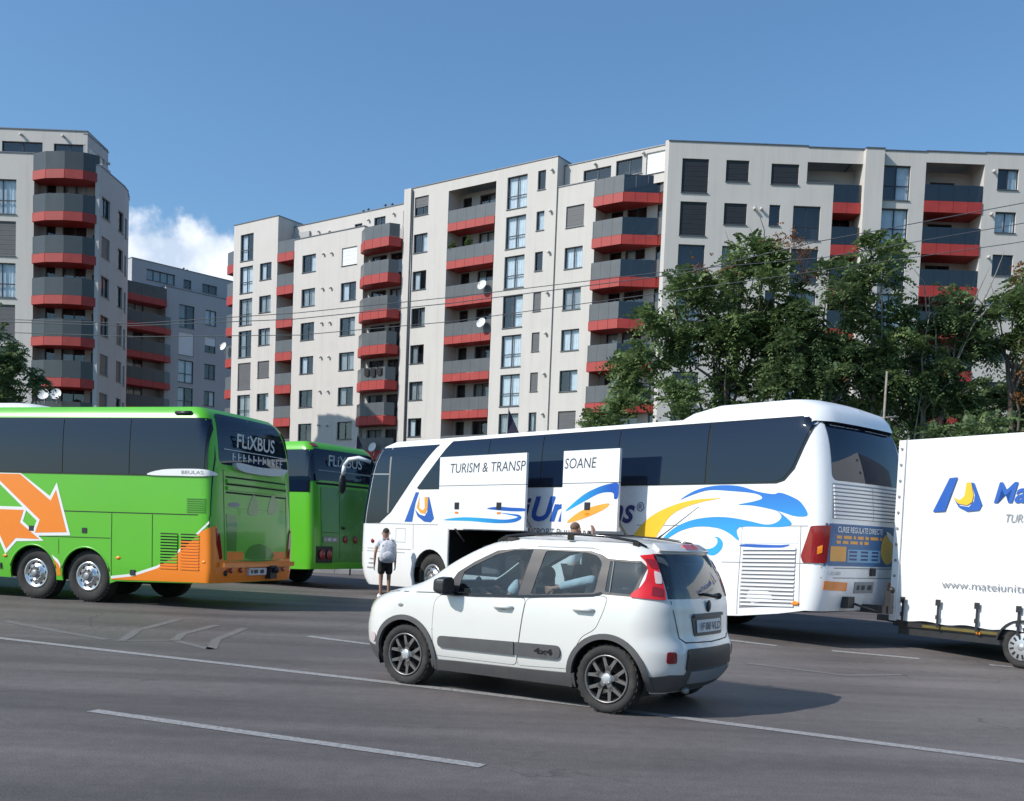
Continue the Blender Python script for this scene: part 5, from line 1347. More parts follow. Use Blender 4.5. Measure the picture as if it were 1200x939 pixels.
# bags inside the open bay
def bag(x, y, z, w, d, h, m, lab):
    b = MB(); p = round_poly([(-w / 2, -h / 2), (w / 2, -h / 2), (w / 2, h / 2), (-w / 2, h / 2)], .07)
    n = len(p); vs = [(a, -d / 2, c) for a, c in p] + [(a, d / 2, c) for a, c in p] + [(a * .85, -d / 2 - .03, c * .85) for a, c in p] + [(a * .85, d / 2 + .03, c * .85) for a, c in p]
    fs = [(i, (i + 1) % n, (i + 1) % n + n, i + n) for i in range(n)] + [(i, i + 2 * n, (i + 1) % n + 2 * n, (i + 1) % n) for i in range(n)] + [(i + n, (i + 1) % n + n, (i + 1) % n + 3 * n, i + 3 * n) for i in range(n)] + [tuple(range(2 * n, 3 * n)), tuple(range(4 * n - 1, 3 * n - 1, -1))]
    b.add(vs, fs, 0, False); b.tube([(-.12, d / 2 + .02, h * .3), (-.1, d / 2 + .07, h * .36), (.1, d / 2 + .07, h * .36), (.12, d / 2 + .02, h * .3)], .012, 5)
    o = b.obj('suitcase', [M[m]]); P = BM_ @ Vector((x, y, z + h / 2 + .001)); o.location = P; o.rotation_euler = (0, 0, BUS_Y + R(rnd.uniform(-8, 8))); tag(o, lab, 'suitcase', 'luggage in the open bay of the white coach')
bag(1.75, .75, .62, .5, .3, .62, 'luggage', 'upright dark grey suitcase in the open luggage bay nearest the front wheel')
bag(1.15, .6, .62, .6, .35, .45, 'luggage2', 'lower tan suitcase in the open luggage bay, right of the dark grey one')

# ---------------------------------------------------------------- green coaches
def green_coach(label, P, yaw, full):
    t = thing('long_distance_coach', label, 'coach', P, yaw, 'green long-distance coaches parked side by side')
    H = Hull([.2, .4, .7, 1.2, 1.6, 2.2, 2.6, 3.0, 3.25, 3.38], [1.23, 1.28, 1.302, 1.305, 1.305, 1.30, 1.295, 1.275, 1.23, 1.12],
             [6.85, 6.98, 7.02, 7.01, 6.99, 6.96, 6.93, 6.86, 6.76, 6.60], [6.5, 6.7, 6.8, 6.85, 6.8, 6.65, 6.55, 6.35, 6.15, 5.9], (.11, .14), (.5, .7), .04, .12)
    coach_shell(H, t, .28, .45, [(4.2, .45, .51), (-3.35, .45, .50), (-4.47, .45, .50)], M['green'], .36, (), [(-5.1, .40), (-6.7, .44)])
    for s_ in (1, -1):
        for x_ in (4.2, -3.35, -4.47): wheel(t, x_, 1.23 * s_, .45, .45, .30, 'coach', s_)
    xs_ = [-6.84, -5.36, -3.98, -2.55, -1.1, .35, 1.8, 3.25, 4.7]
    for a, c in zip(xs_[:-1], xs_[1:]): H.pair('side_window', round_poly([(a + .012, 2.23), (c - .012, 2.23), (c - .012, 3.16), (a + .012, 3.16)], .015), M['coachglass'], t, 'x', .016, .012, .09)
    H.pair('window_band', [(-6.87, 2.21), (4.75, 2.21), (4.75, 3.18), (-6.87, 3.18)], M['blackgloss'], t, 'x', .009, .009, .09)
    H.patch('windscreen', [(-H.s0f - .07, 3.15), (-H.s0f - .07, 1.5), (-2 * H.Sf + H.s0f + .07, 1.5), (-2 * H.Sf + H.s0f + .07, 3.15)], M['coachglass'], t, 's', .012, .012, .09)
    st = lambda pts, w=.012, m='gap', sp='x', of=.003: H.strip('panel_seam', pts, w, M[m], t, sp, of)
    if full:
        # the arrow graphics with pale outlines
        A1 = [(-2.45, 2.19), (-3.06, 2.19), (-3.73, 1.74), (-3.84, 1.93), (-4.08, 1.2), (-3.40, 1.17), (-3.50, 1.40)]
        A2 = [(-1.6, 1.56), (-3.15, 1.56), (-3.07, 1.34), (-3.50, 1.06), (-2.98, 1.06), (-2.77, .86), (-2.60, 1.16), (-2.42, .9), (-1.6, 1.1)]
        for A_ in (A1, A2):
            o = H.patch('arrow_graphic', A_, M['orange'], t, 'x', .006, 0, .3)
            q = inflate(A_, .055); q = [(u, min(v, 2.205)) for u, v in q]; H.patch('arrow_outline', q, M['whitevinyl'], o, 'x', .004, 0, .3)
        H.patch('arrow_graphic', [(-3.80, .74), (-3.86, .56), (-3.868, .44), (-3.952, .44), (-3.945, .56), (-3.915, .64)], M['orange'], t, 'x', .0045, 0, .3)
        H.patch('arrow_outline', [(-3.76, .80), (-3.80, .735), (-3.915, .635), (-3.945, .56), (-3.955, .64), (-3.90, .72)], M['whitevinyl'], t, 'x', .006, 0, .3)
        # orange sweep running round the rear corner
        sw = [(-5.0, .44), (-5.45, .50), (-5.95, .66), (-6.49, 1.03), (-6.78, 1.30)]
        P_ = [(H.sx(x, z), z) for x, z in sw] + [(H.sy(1.20, 1.38), 1.42), (H.sy(1.10, 1.2), 1.20), (H.sy(1.02, .84), .84), (H.Sr + .001, .80), (H.Sr + .001, .46), (H.sx(-6.7, .455), .455), (H.sx(-5.0, .425), .425)]
        H.patch('orange_sweep', P_, M['orange'], t, 's', .008, 0, .05)
        P2_ = [(2 * H.Sr - H.sx(x, z), z) for x, z in sw] + [(2 * H.Sr - H.sy(1.20, 1.38), 1.42), (2 * H.Sr - H.sy(1.10, 1.2), 1.20), (2 * H.Sr - H.sy(1.02, .84), .84), (H.Sr, .80), (H.Sr, .46), (2 * H.Sr - H.sx(-6.7, .455), .455), (2 * H.Sr - H.sx(-5.0, .425), .425)]
        H.patch('orange_sweep', P2_, M['orange'], t, 's', .008, 0, .05)
        up = [(x, z) for x, z in sw] + [(-6.93, 1.44)]
        H.patch('sweep_outline', [(x, z + .045) for x, z in up] + up[::-1], M['whitevinyl'], t, 'x', .0065, 0, .3)
        H.patch('maker_panel', spline([(-5.72, 2.225), (-6.0, 2.31), (-6.5, 2.335), (-6.89, 2.32), (-6.91, 2.225), (-6.3, 2.215)], 4), M['whitevinyl'], t, 'x', .026, .01, .1, sub=False)
        put_text('BEULAS', .42, .055, M['greyink'], (-6.40, 1.330, 2.25), (-1, 0, 0), t)
        st([(-2.3, 1.56), (-6.95, 1.58)], .016); st([(-2.3, 1.10), (-4.99, 1.13)], .012); st([(-5.01, 1.56), (-5.01, .48)], .012); st([(-5.83, 1.56), (-5.84, .48)], .012); st([(-6.93, 1.56), (-6.93, .5)], .012); st([(-2.75, 1.5), (-2.75, 1.1)], .01)
        st([(-3.91, 1.08), (-3.91, .82)], .008); st([(-6.94, 3.25), (-6.94, 1.56)], .01)
        for k in range(7):
            z = 1.62 + .036 * k; H.patch('vent_slat', [(-6.50, z), (-6.86, z), (-6.86, z + .012), (-6.50, z + .012)], M['green_dk'], t, 'x', .012, .01, .5)
        for k in range(12):
            for (a, c) in ((-6.0, -6.34), (-6.40, -6.76)):
                z = .66 + .05 * k
                lim = .66 + (max(-a, 5.95) - 5.95) * .72
                H.patch('vent_slat', [(a, z), (c, z), (c, z + .026), (a, z + .026)], M['orange'] if z < lim + (0.15 if a < -6.3 else .02) else M['whitevinyl'] if False else (M['orange'] if z < lim else M['green']), t, 'x', .02, .018, .5)
                H.patch('vent_slot', [(a, z + .027), (c, z + .027), (c, z + .048), (a, z + .048)], M['gap'], t, 'x', .007, 0, .5)
        for (x_, z_) in ((-3.32, 1.20), (-4.45, 1.20), (-5.45, .52), (-2.62, .52)):
            b = MB(); b.box(x_ - .05, x_ + .05, 1.300, 1.314, z_, z_ + .09); b.obj('flap_lock', [M['black']], t)
        for (x_, z_) in ((-5.15, .80), (-2.75, .74), (-6.85, .80)):
            b = MB(); b.ball((x_, 1.305, z_), .05, .015, .028); b.obj('side_marker_lamp', [M['amber']], t)
        # wheel arch lips
        for cx in (-3.35, -4.47, 4.2):
            b = MB(); b.tube([(cx + .51 * math.cos(a), 1.295, .45 + .51 * math.sin(a)) for a in [R(14 + 152 * i / 20) for i in range(21)]], .018, 6); b.obj('arch_lip', [M['green']], t)
        b = MB(); b.tube([(-6.2, 1.23, 3.265), (-6.5, 1.23, 3.265)], .035, 8); b.obj('roof_grip', [M['black']], t)
        # rear
        H.patch('rear_window', round_poly([(.98, 3.30), (-.98, 3.30), (-1.12, 2.90), (-1.16, 2.44), (1.08, 2.44), (1.06, 2.9)], .14), M['coachglass'], t, 'y', .005, .005, .12)
        H.patch('rear_spoiler', spline([(.72, 2.46), (.6, 2.36), (0, 2.33), (-.7, 2.36), (-.98, 2.46), (-.9, 2.49), (0, 2.46), (.6, 2.49)], 4), M['silverink'], t, 'y', .09, .09, .15, sub=False)
        def rx(z): return H.pt(H.Sr, z).x
        put_text('FLiXBUS', 1.22, .24, M['silverink'], (rx(2.8) - .035, .60, 2.76), (0, -1, 0), t, 0, .015)
        st([(.95, 2.70), (-1.12, 2.70)], .014, 'silverink', 'y', .02)
        for k in range(11):
            y_ = .72 - .155 * k; H.patch('window_stroke', [(y_, 2.53), (y_ - .035, 2.53), (y_ - .055, 2.66), (y_ - .02, 2.66)], M['silverink'], t, 'y', .012, 0, .3)
            H.patch('window_stroke', [(y_ - .03, 2.585), (y_ - .10, 2.585), (y_ - .10, 2.605), (y_ - .03, 2.605)], M['silverink'], t, 'y', .012, 0, .3)
        for z in (2.24, 2.12, 1.98): H.strip('rear_groove', [(.92, z), (-1.05, z - .01)], .03, M['gap'], t, 'y')
        for z in (2.20, 2.08): H.patch('rear_rib', [(.9, z), (-1.0, z), (-1.0, z - .06), (.9, z - .06)], M['green'], t, 'y', .03, .03, .3)
        st([(.98, 2.36), (.98, .82), (-1.04, .82), (-1.04, 2.36)], .014, 'gap', 'y'); st([(1.0, 1.72), (-1.0, 1.72)], .006, 'green_dk', 'y')
        for y0, y1 in ((.92, .45), (-.5, -1.0)): H.patch('orange_block', [(y0, .98), (y1, .98), (y1, .84), (y0, .84)], M['orange'], t, 'y', .005, 0, .2)
        H.patch('faded_badge', spline([(.84, 1.80), (.6, 1.82), (.55, 1.76), (.8, 1.74)], 4), M['greyink'], t, 'y', .005, 0, .2, sub=False)
        for (cy, cz, r_) in ((.1, 1.78, .2), (-.55, 1.82, .2)): H.patch('leaf_print', spline([(cy + r_, cz - .12), (cy, cz + .2), (cy - r_ * .9, cz - .02), (cy - .05, cz - .16)], 4), M['green_dk'], t, 'y', .005, 0, .2, sub=False)
        H.patch('leaf_print', spline([(.35, .86), (.25, 1.06), (-.1, 1.12), (-.45, 1.02), (-.5, .86)], 4), M['green_dk'], t, 'y', .005, 0, .2, sub=False)
        H.patch('leaf_print', [(.92, 1.0), (.92, 1.62), (.62, 1.58), (.66, .99)], M['green_dk'], t, 'y', .0045, 0, .2)
        for m_ in (False, True):
            lp = [(H.sy(1.21, 1.36), 1.38), (H.sy(1.13, 1.30), 1.30), (H.sy(1.06, .88), .88), (H.sy(1.12, .84), .84), (H.sy(1.20, 1.1), 1.1)]
            H.patch('tail_lamp', round_poly(lp, .03), M['redlensdk'], t, 's', .020, .018, .04, (), m_)
        b = MB(); b.box(-7.14, -6.99, -1.15, 1.15, .72, .80); b.obj('bumper_ledge', [M['orange']], t)
        H.patch('number_plate', [(.34, .70), (-.22, .70), (-.22, .58), (.34, .58)], M['plate'], t, 'y', .06, .06, .2)
        for w_, y_ in ((.05, .29), (.12, .20), (.12, .0)): H.patch('plate_print', [(y_, .61), (y_ - w_, .61), (y_ - w_, .67), (y_, .67)], M['ink'], t, 'y', .066, 0, .2)
        b = MB(); b.box(-7.16, -7.0, -.50, -.28, .50, .74); b.ball((-7.2, -.4, .66), .06); b.obj('tow_hitch', [M['black']], t)
        for y_ in (.85, -.85, .55, -.62): b = MB(); b.ball((-7.08, y_, .66), .02, .045, .045); b.obj('rear_reflector', [M['redlensdk']], t)
        b = MB(); b.tube([(-6.97, .98, .62), (-7.06, .95, .62)], .05, 8); b.obj('tow_eye', [M['black']], t)
    else:
        H.patch('rear_window', round_poly([(1.12, 3.22), (-1.08, 3.22), (-1.16, 2.50), (1.18, 2.50)], .07), M['coachglass'], t, 'y', .005, .005, .12)
        def rx(z): return H.pt(H.Sr, z).x
        put_text('FLiXBUS', 1.28, .26, M['silverink'], (rx(2.9) - .035, .72, 2.84), (0, -1, 0), t, 0, .012)
        st([(1.15, 2.72), (-1.1, 2.72)], .03, 'greyink', 'y', .016); st([(1.15, 2.42), (-1.1, 2.42)], .05, 'gap', 'y', .004)
        for m_ in (False, True): H.patch('corner_glass', [(H.sx(-6.80, 2.5), 2.47), (H.sx(-6.80, 3.2), 3.20), (H.sy(1.05, 3.2), 3.20), (H.sy(1.05, 2.5), 2.47)], M['coachglass'], t, 's', .017, .012, .04, (), m_)
        H.patch('engine_lid', [(1.0, 2.34), (-1.05, 2.34), (-1.05, .62), (1.0, .62)], M['green_dk'], t, 'y', .014, .012, .15)  # darker green puts the shade of the rear into the lid's colour
        st([(.35, 2.3), (.35, .7)], .010, 'gap', 'y', .017); st([(1.0, 1.30), (.35, 1.30)], .01, 'gap', 'y', .017)
        H.patch('number_plate', [(.95, 1.20), (.42, 1.20), (.42, 1.08), (.95, 1.08)], M['greyink'], t, 'y', .03, .012, .2)
        for w_, y_ in ((.05, .90), (.12, .80), (.12, .62)): H.patch('plate_print', [(y_, 1.11), (y_ - w_, 1.11), (y_ - w_, 1.17), (y_, 1.17)], M['plate'], t, 'y', .035, 0, .2)
        for y_ in (.15, -.25):
            b = MB(); b.lathe([(.085, -.012), (.085, .008), (.055, .012), (.0005, .012)], 16, 0, Matrix.Translation((rx(1.15) - .03, y_, 1.15)) @ Matrix.Rotation(R(90), 4, 'Z')); b.obj('round_lamp', [M['redlensdk']], t)
        H.patch('tail_lamp_cluster', [(1.16, .98), (.62, .98), (.62, .60), (1.16, .60)], M['black'], t, 'y', .03, .03, .15)
        for y_ in (1.02, .76): b = MB(); b.ball((rx(.8) - .035, y_, .79), .02, .10, .12); b.obj('lamp_lens', [M['redlensdk']], t)
        b = MB(); b.ball((rx(1.45) - .03, .22, 1.42), .02, .07, .035); b.obj('lid_handle', [M['black']], t)
        H.patch('roof_marker', [(1.1, 3.34), (.9, 3.34), (.9, 3.27), (1.1, 3.27)], M['redlensdk'], t, 'y', .01, .01, .2)
    return t, H
gA, HA = green_coach('nearer green coach with orange arrows on its side, cut off by the left edge', (-11.27, 20.13, .12), 2.8363, True)
b = MB(); HPg = Hull([3.36, 3.42, 3.47, 3.50], [.98, .96, .90, .80], [2.4, 2.34, 2.2, 2.0], [2.4, 2.34, 2.2, 2.0], (.3, .3), (.3, .3))
pg = HPg.roof('roof_pod', M['whitevinyl'], gA, .03); pg.location = (-.75, 0, 0)
for mir in (False, True): HPg.patch('pod_side', [(-HPg.Sf, 3.36), (HPg.Sr, 3.36), (HPg.Sr, 3.50), (-HPg.Sf, 3.50)], M['whitevinyl'], pg, 's', 0, 0, .15, (), mir)
gB, HB = green_coach('farther green coach seen from behind, between the nearer green coach and the white one', (-10.25, 28.95, .12), R(150), False)
gB.scale = (1, 1, 1.05)
dish(A, -3.15, 1.6, 10.15, .33); dish(A, -2.3, 1.6, 10.2, .33)

# ---------------------------------------------------------------- trailer
tr = thing('covered_trailer', 'tall white tarpaulin trailer cut off by the right edge', 'trailer', (6.97, 13.80, 0.01), R(123.8))
tb = MB()
X0, X1, Z0, Z1, D = -2.6, 2.08, .50, 3.20, 2.2
NX, NZ = 60, 28
vs = []; 
for j in range(NZ + 1):
    for i in range(NX + 1):
        x_ = X0 + (X1 - X0) * i / NX; z_ = Z0 + (Z1 - Z0) * j / NZ
        y_ = .005 * math.sin(x_ * 2.1 + 1) * math.sin((z_ - Z0) * 1.2)
        if j < 8: y_ += .022 * math.sin(x_ * 9.5) * (1 - j / 8) ** 1.5 + .008 * math.sin(x_ * 23 + z_ * 9) * (1 - j / 8)
        y_ += .011 * math.exp(-((x_ - 1.15 + (z_ - 1.1) * -.55) / .07) ** 2) * max(0, 1 - abs(z_ - 1.35) / .6)
        if j == 0: z_ += .015 * math.sin(x_ * 9.5)
        vs.append((x_, y_, z_))
fs = [(j * (NX + 1) + i, (j + 1) * (NX + 1) + i, (j + 1) * (NX + 1) + i + 1, j * (NX + 1) + i + 1) for j in range(NZ) for i in range(NX)]
side = link_mesh('tarpaulin', mesh('tarpaulin', vs, fs, M['tarp'], None, True), tr)
b = MB(); b.box(X1 - .012, X1 + .012, -D, -.004, Z0, Z1); b.box(X0, X1 - .012, -D - .012, -D, Z0, Z1); b.box(X0 - .012, X0, -D, -.004, Z0, Z1); b.box(X0, X1 - .012, -D, -.004, Z1 - .012, Z1 + .012); b.obj('tarpaulin_cover', [M['tarp']], tr)
b = MB(); b.box(X1 - .10, X1 + .018, .004, .028, Z0 - .02, Z1 + .01); fl_ = b.obj('corner_flap', [M['tarp']], tr)
for k in range(11):
    b = MB(); b.lathe([(.022, -.004), (.020, .012), (.010, .012), (.0005, .006)], 10, 0, Matrix.Translation((X1 - .04, .03, .68 + .24 * k))); b.obj('eyelet', [M['steel']], fl_)
for x_ in (1.86, 1.27, .66, .05, -.56, -1.17):
    b = MB(); b.box(x_ - .016, x_ + .016, .03, .042, .44, .80); b.box(x_ - .035, x_ + .035, .035, .058, .76, .85, 1); b.box(x_ - .026, x_ + .026, .042, .056, .56, .62, 1); b.obj('lashing_strap', [M['black'], M['black']], tr)
b = MB(); b.box(X0, X1 - .02, -D + .03, -.03, .40, .50); b.box(X0, X1 - .1, -.2, -.06, .28, .40); b.box(X0, X1 - .1, -D + .06, -D + .2, .28, .40); b.tube([(0, -.2, .29), (0, -D + .2, .29)], .05, 8); b.obj('chassis', [M['black']], tr)
b = MB(); b.box(.35, 1.55, -.028, -.018, .415, .455); b.obj('reflective_strip', [M['strip']], tr)
b = MB(); b.box(.62, .68, -.028, -.005, .40, .43); b.obj('side_marker_lamp', [M['amber']], tr)
b = MB(); b.tube([(1.0, -.35, .36), (2.9, -1.08, .42)], .05, 6); b.tube([(1.0, -D + .35, .36), (2.9, -1.12, .42)], .05, 6); b.box(2.75, 3.1, -1.16, -1.04, .38, .48); b.box(1.9, 2.0, -1.9, -.3, .30, .38); b.obj('drawbar', [M['steel']], tr)
b = MB(); ring = [(.37 * math.cos(R(a)), .29 + .37 * math.sin(R(a))) for a in range(10, 171, 10)]
vs = [(x_, y_, z_) for (x_, z_) in ring for y_ in (.04, -.24)]; fs = [(2 * i, 2 * i + 1, 2 * i + 3, 2 * i + 2) for i in range(len(ring) - 1)]
vs += [(x_ * .93, y_, .29 + (z_ - .29) * .93) for (x_, z_) in ring for y_ in (.04, -.24)]; k = 2 * len(ring); fs += [tuple(q + k for q in f[::-1]) for f in fs] + [(2 * i, 2 * i + 2, 2 * i + 2 + k, 2 * i + k) for i in range(len(ring) - 1)]
b.add(vs, fs); b.obj('mudguard', [M['black']], tr)
for s_, y_ in ((1, .0), (-1, -D)): wheel(tr, 0, y_, .29, .29, .19, 'trailer', s_)
# lettering and emblem on the tarpaulin
def t_art(pts, m, nm='logo'):
    V, F_, bd = fill(pts, .5, (), False); link_mesh(nm, mesh(nm, [(u, .019, v) for u, v in V], [f[::-1] for f in F_], M[m]), tr)
t_art([(1.47, 2.13), (1.23, 2.62), (1.1, 2.63), (1.15, 2.49), (1.27, 2.14)], 'blue')
t_art([(.89, 2.55), (.84, 2.54), (.70, 2.23), (.74, 2.15), (.92, 2.135), (1.06, 2.20), (1.15, 2.33), (1.04, 2.22), (.90, 2.20), (.83, 2.28), (.82, 2.36)], 'blue')
t_art([(.96, 2.55), (.89, 2.55), (.84, 2.36), (.86, 2.27), (.93, 2.225), (1.07, 2.25), (1.16, 2.35), (1.05, 2.30), (.98, 2.36)], 'yellow')
t_text = lambda s, w, h, m, x, z, shear=0, bold=0: put_text(s, w, h, M[m], (x, .021, z), (-1, 0, 0), tr, shear, bold)
t_text('MateiUniTrans', 2.35, .29, 'blue', .53, 2.25, .25, .025)
t_text('TURISM & TRANSPORT PERSOANE', 2.1, .115, 'greyink', .34, 1.985, .2)
t_text('www.mateiunitrans.ro', 1.75, .105, 'greyink', 1.25, 1.03)

# ---------------------------------------------------------------- small white car
CAR_P, CAR_Y = Vector((0.274, 10.214, 0.0)), 2.5472
car = thing('small_car', 'small white five-door car driving in the near lane, in front of the white coach', 'car', CAR_P, CAR_Y)
CM_ = Matrix.Translation(CAR_P) @ Matrix.Rotation(CAR_Y, 4, 'Z')
K = Hull([.18, .30, .42, .56, .70, .82, .90, .96, 1.02, 1.10, 1.20, 1.30, 1.40, 1.46, 1.505],
         [.74, .79, .818, .828, .830, .826, .818, .806, .790, .765, .735, .70, .665, .635, .585],
         [1.66, 1.78, 1.84, 1.845, 1.80, 1.785, 1.775, 1.77, 1.755, 1.738, 1.705, 1.665, 1.61, 1.56, 1.48],
         [1.68, 1.77, 1.83, 1.843, 1.825, 1.75, 1.58, 1.34, 1.08, .90, .74, .57, .37, .22, .06],
         ([.30, .34, .36, .36, .36, .34, .32, .30, .28, .26, .24, .24, .24, .24, .24], [.30, .34, .36, .36, .36, .34, .32, .30, .28, .27, .26, .26, .26, .26, .26]),
         ([.45, .5, .55, .58, .60, .60, .56, .46, .36, .28, .24, .22, .22, .22, .22], [.40, .45, .50, .52, .54, .52, .48, .40, .32, .28, .24, .22, .22, .22, .22]), .045, .07, .02)
xs2s = lambda P: [(K.sx(x, z), z) for x, z in P]
FA_, RA_ = (1.066, .305), (-1.234, .305)
DLO = [(.60, .945), (.47, 1.16), (.30, 1.27), (.06, 1.388), (-.2, 1.418), (-.95, 1.420), (-1.07, 1.395), (-1.14, 1.36), (-1.46, 1.352), (-1.53, 1.30), (-1.47, 1.04), (-1.14, 1.045), (-.4, .972), (.2, .95)]
DF = round_poly([(.685, .335), (.705, .60), (.69, .86), (.63, .93), (.2, .935), (-.368, .962), (-.345, .8), (-.285, .335)], .05)
DR = round_poly([(-.297, .335), (-.357, .8), (-.38, .962), (-1.14, 1.03), (-1.205, 1.02), (-1.185, .90), (-1.12, .74), (-.98, .66), (-.90, .52), (-.885, .36)], .05)
hole_arch = lambda c, r: arc_poly(c[0], c[1], r, 0, 360, 44)
ws = [(K.sy(.60, 1.05, True), 1.05), (K.sy(.475, 1.45, True), 1.445), (-K.Sf - .2, 1.445), (-K.Sf - .2, 1.045)]
tg = [(K.sy(.645, 1.03), 1.035), (K.sy(.59, 1.42), 1.42), (K.Sr + .2, 1.43), (K.Sr + .2, 1.03)]
for mir in (False, True):
    n = 30
    bot = [(-K.Sf + (K.Sr + K.Sf) * i / n, .20) for i in range(n + 1)]; top = [(K.Sr - (K.Sr + K.Sf) * i / n, 1.505) for i in range(n + 1)]
    holes = [xs2s(subdivide(DLO, .05)), xs2s(subdivide(inflate(DF, .006), .05)), xs2s(subdivide(inflate(DR, .006), .05)), xs2s(hole_arch(FA_, .37)), xs2s(hole_arch(RA_, .37)), ws, tg]
    K.patch('body_side', bot + top, M['carwhite'], car, 's', 0, .012, .032, holes, mir)
    K.patch('inner_lining', xs2s(subdivide([(.72, .28), (.72, .93), (-1.6, 1.0), (-1.6, .72), (-.88, .66), (-.86, .28)], .1)), M['cabin'], car, 's', -.028, 0, .12, (), mir)
    d1 = K.patch('front_door', DF, M['carwhite'], car, 'x', .001, .012, .035, (), mir)
    d2 = K.patch('rear_door', DR, M['carwhite'], car, 'x', .001, .012, .035, (), mir)
    # grey protective strips
    K.patch('side_cladding', round_poly([(.625, .425), (.625, .535), (-.272, .552), (-.272, .43)], [.05, .05, 0, 0]), M['greytrim'], d1, 'x', .020, .018, .04, (), mir)
    c2 = K.patch('side_cladding', round_poly([(-.292, .43), (-.292, .552), (-.775, .56), (-.775, .435)], [0, 0, .06, .06]), M['greytrim'], d2, 'x', .020, .018, .04, (), mir)
    K.patch('sill_trim', [(.735, .195), (.735, .295), (.4, .305), (-.5, .315), (-.91, .325), (-.91, .20)], M['greytrim'], car, 'x', .016, .02, .04, (), mir)
    for (cx, cz), a0, a1 in ((FA_, -12, 196), (RA_, -16, 190)):
        o = arc_poly(cx, cz, .402, a0, a1, 30); i_ = arc_poly(cx, cz, .352, a0, a1, 30)
        K.patch('wheel_arch_trim', xs2s(o + i_[::-1]), M['greytrim'], car, 's', .018, .035, .035, (), mir)
    K.patch('headliner', [(-K.Sf * .6, 1.44), (K.Sr * .86, 1.43), (K.Sr * .86, 1.50), (-K.Sf * .6, 1.50)], M['cabin'], car, 's', -.022, 0, .12, (), mir)
    K.patch('pillar_lining', xs2s([(-1.50, 1.36), (-1.46, 1.0)]) + [(K.sy(.60, 1.02), 1.0), (K.sy(.57, 1.40), 1.42)], M['cabin'], car, 's', -.022, 0, .06, (), mir)
    # glass
    K.patch('window_surround', DLO, M['pillar'], car, 'x', -.004, .01, .05,
            [[(.43, .962), (.40, 1.17), (.30, 1.235), (.06, 1.352), (-.12, 1.398), (-.335, 1.412), (-.27, .988)], round_poly([(-.405, 1.0), (-.475, 1.41), (-.92, 1.408), (-1.03, 1.38), (-1.085, 1.32), (-1.065, 1.055)], .03), round_poly([(-1.165, 1.07), (-1.16, 1.345), (-1.47, 1.335), (-1.50, 1.27), (-1.43, 1.06)], .02)], mir)
    g1 = K.patch('front_window', inflate([(.43, .962), (.40, 1.17), (.30, 1.235), (.06, 1.352), (-.12, 1.398), (-.335, 1.412), (-.27, .988)], .01), M['carglass'], car, 'x', -.009, 0, .06, (), mir)
    K.patch('rear_side_window', inflate([(-.405, 1.0), (-.475, 1.41), (-.92, 1.408), (-1.03, 1.38), (-1.085, 1.32), (-1.065, 1.055)], .01), M['carglass'], car, 'x', -.009, 0, .06, (), mir)
    K.patch('quarter_window', inflate([(-1.165, 1.07), (-1.16, 1.345), (-1.47, 1.335), (-1.50, 1.27), (-1.43, 1.06)], .01), M['carglass_dark'], car, 'x', -.009, 0, .06, (), mir)
    K.strip('window_ledge', [(.60, .948), (.2, .955), (-.36, .978), (-.8, 1.008), (-1.06, 1.03), (-1.14, 1.055)], .022, M['blackgloss'], car, 'x', .006, mir)
    # tall tail lamps on the rear pillars
    tl = [(K.sx(-1.43, 1.395), 1.395), (K.sx(-1.50, 1.34), 1.345), (K.sx(-1.535, 1.27), 1.27), (K.sx(-1.535, 1.19), 1.19), (K.sx(-1.50, 1.11), 1.12), (K.sx(-1.435, 1.06), 1.075), (K.sx(-1.425, 1.035), 1.035),
          (K.sy(.665, 1.03), 1.025), (K.sy(.655, 1.10), 1.10), (K.sy(.635, 1.25), 1.25), (K.sy(.60, 1.40), 1.405), (K.sx(-1.56, 1.415), 1.415)]
    t_ = K.patch('tail_lamp', round_poly(tl, .02), M['redlens'], car, 's', .014, .016, .035, (), mir)
    sa = K.sy(.64, 1.2) - .115
    K.patch('lamp_core', round_poly([(sa + .015, 1.16), (sa + .10, 1.16), (sa + .10, 1.25), (sa + .015, 1.27)], .02), M['clearlens'], t_, 's', .018, .004, .03, (), mir)
    K.patch('lamp_core', round_poly([(sa - .03, 1.06), (sa + .11, 1.05), (sa + .11, 1.12), (sa - .02, 1.14)], .02), M['redlensdk'], t_, 's', .017, .003, .03, (), mir)
    K.patch('lamp_core', round_poly([(sa - .02, 1.29), (sa + .09, 1.28), (sa + .08, 1.36), (sa - .06, 1.37)], .02), M['redlensdk'], t_, 's', .017, .003, .03, (), mir)
    # lower bumper corner and reflector
    rb = xs2s([(-1.60, .22), (-1.62, .36)]) + [(K.sy(.66, .40), .385), (K.sy(.47, .38), .375), (K.sy(.44, .40), .44), (K.Sr + .001, .44), (K.Sr + .001, .215)]
    K.patch('bumper_lower', rb, M['greytrim'], car, 's', .008, .015, .05, (), mir)
    K.patch('bumper_insert', round_poly([(K.sy(.46, .6), .60), (K.Sr + .001, .60), (K.Sr + .001, .43), (K.sy(.48, .43), .42)], [.04, 0, 0, .02]), M['black'], car, 's', .018, .02, .05, (), mir)
    K.patch('skid_plate', [(K.sy(.40, .40), .405), (K.Sr + .001, .405), (K.Sr + .001, .29), (K.sy(.36, .30), .30)], M['skid'], car, 's', .024, .02, .05, (), mir)
    sr = K.sy(.66, .53); K.patch('bumper_reflector', round_poly([(sr - .055, .485), (sr + .055, .485), (sr + .05, .585), (sr - .05, .585)], .025), M['redlensdk'], car, 's', .008, .01, .03, (), mir)
    sf = K.sx(1.74, .78)
    K.patch('headlamp', round_poly([(K.sx(1.50, .84), .86), (K.sx(1.62, .80), .72), (K.sy(.55, .75, True), .70), (K.sy(.50, .85, True), .84)], .04), M['clearlens'], car, 's', .006, .01, .05, (), mir)
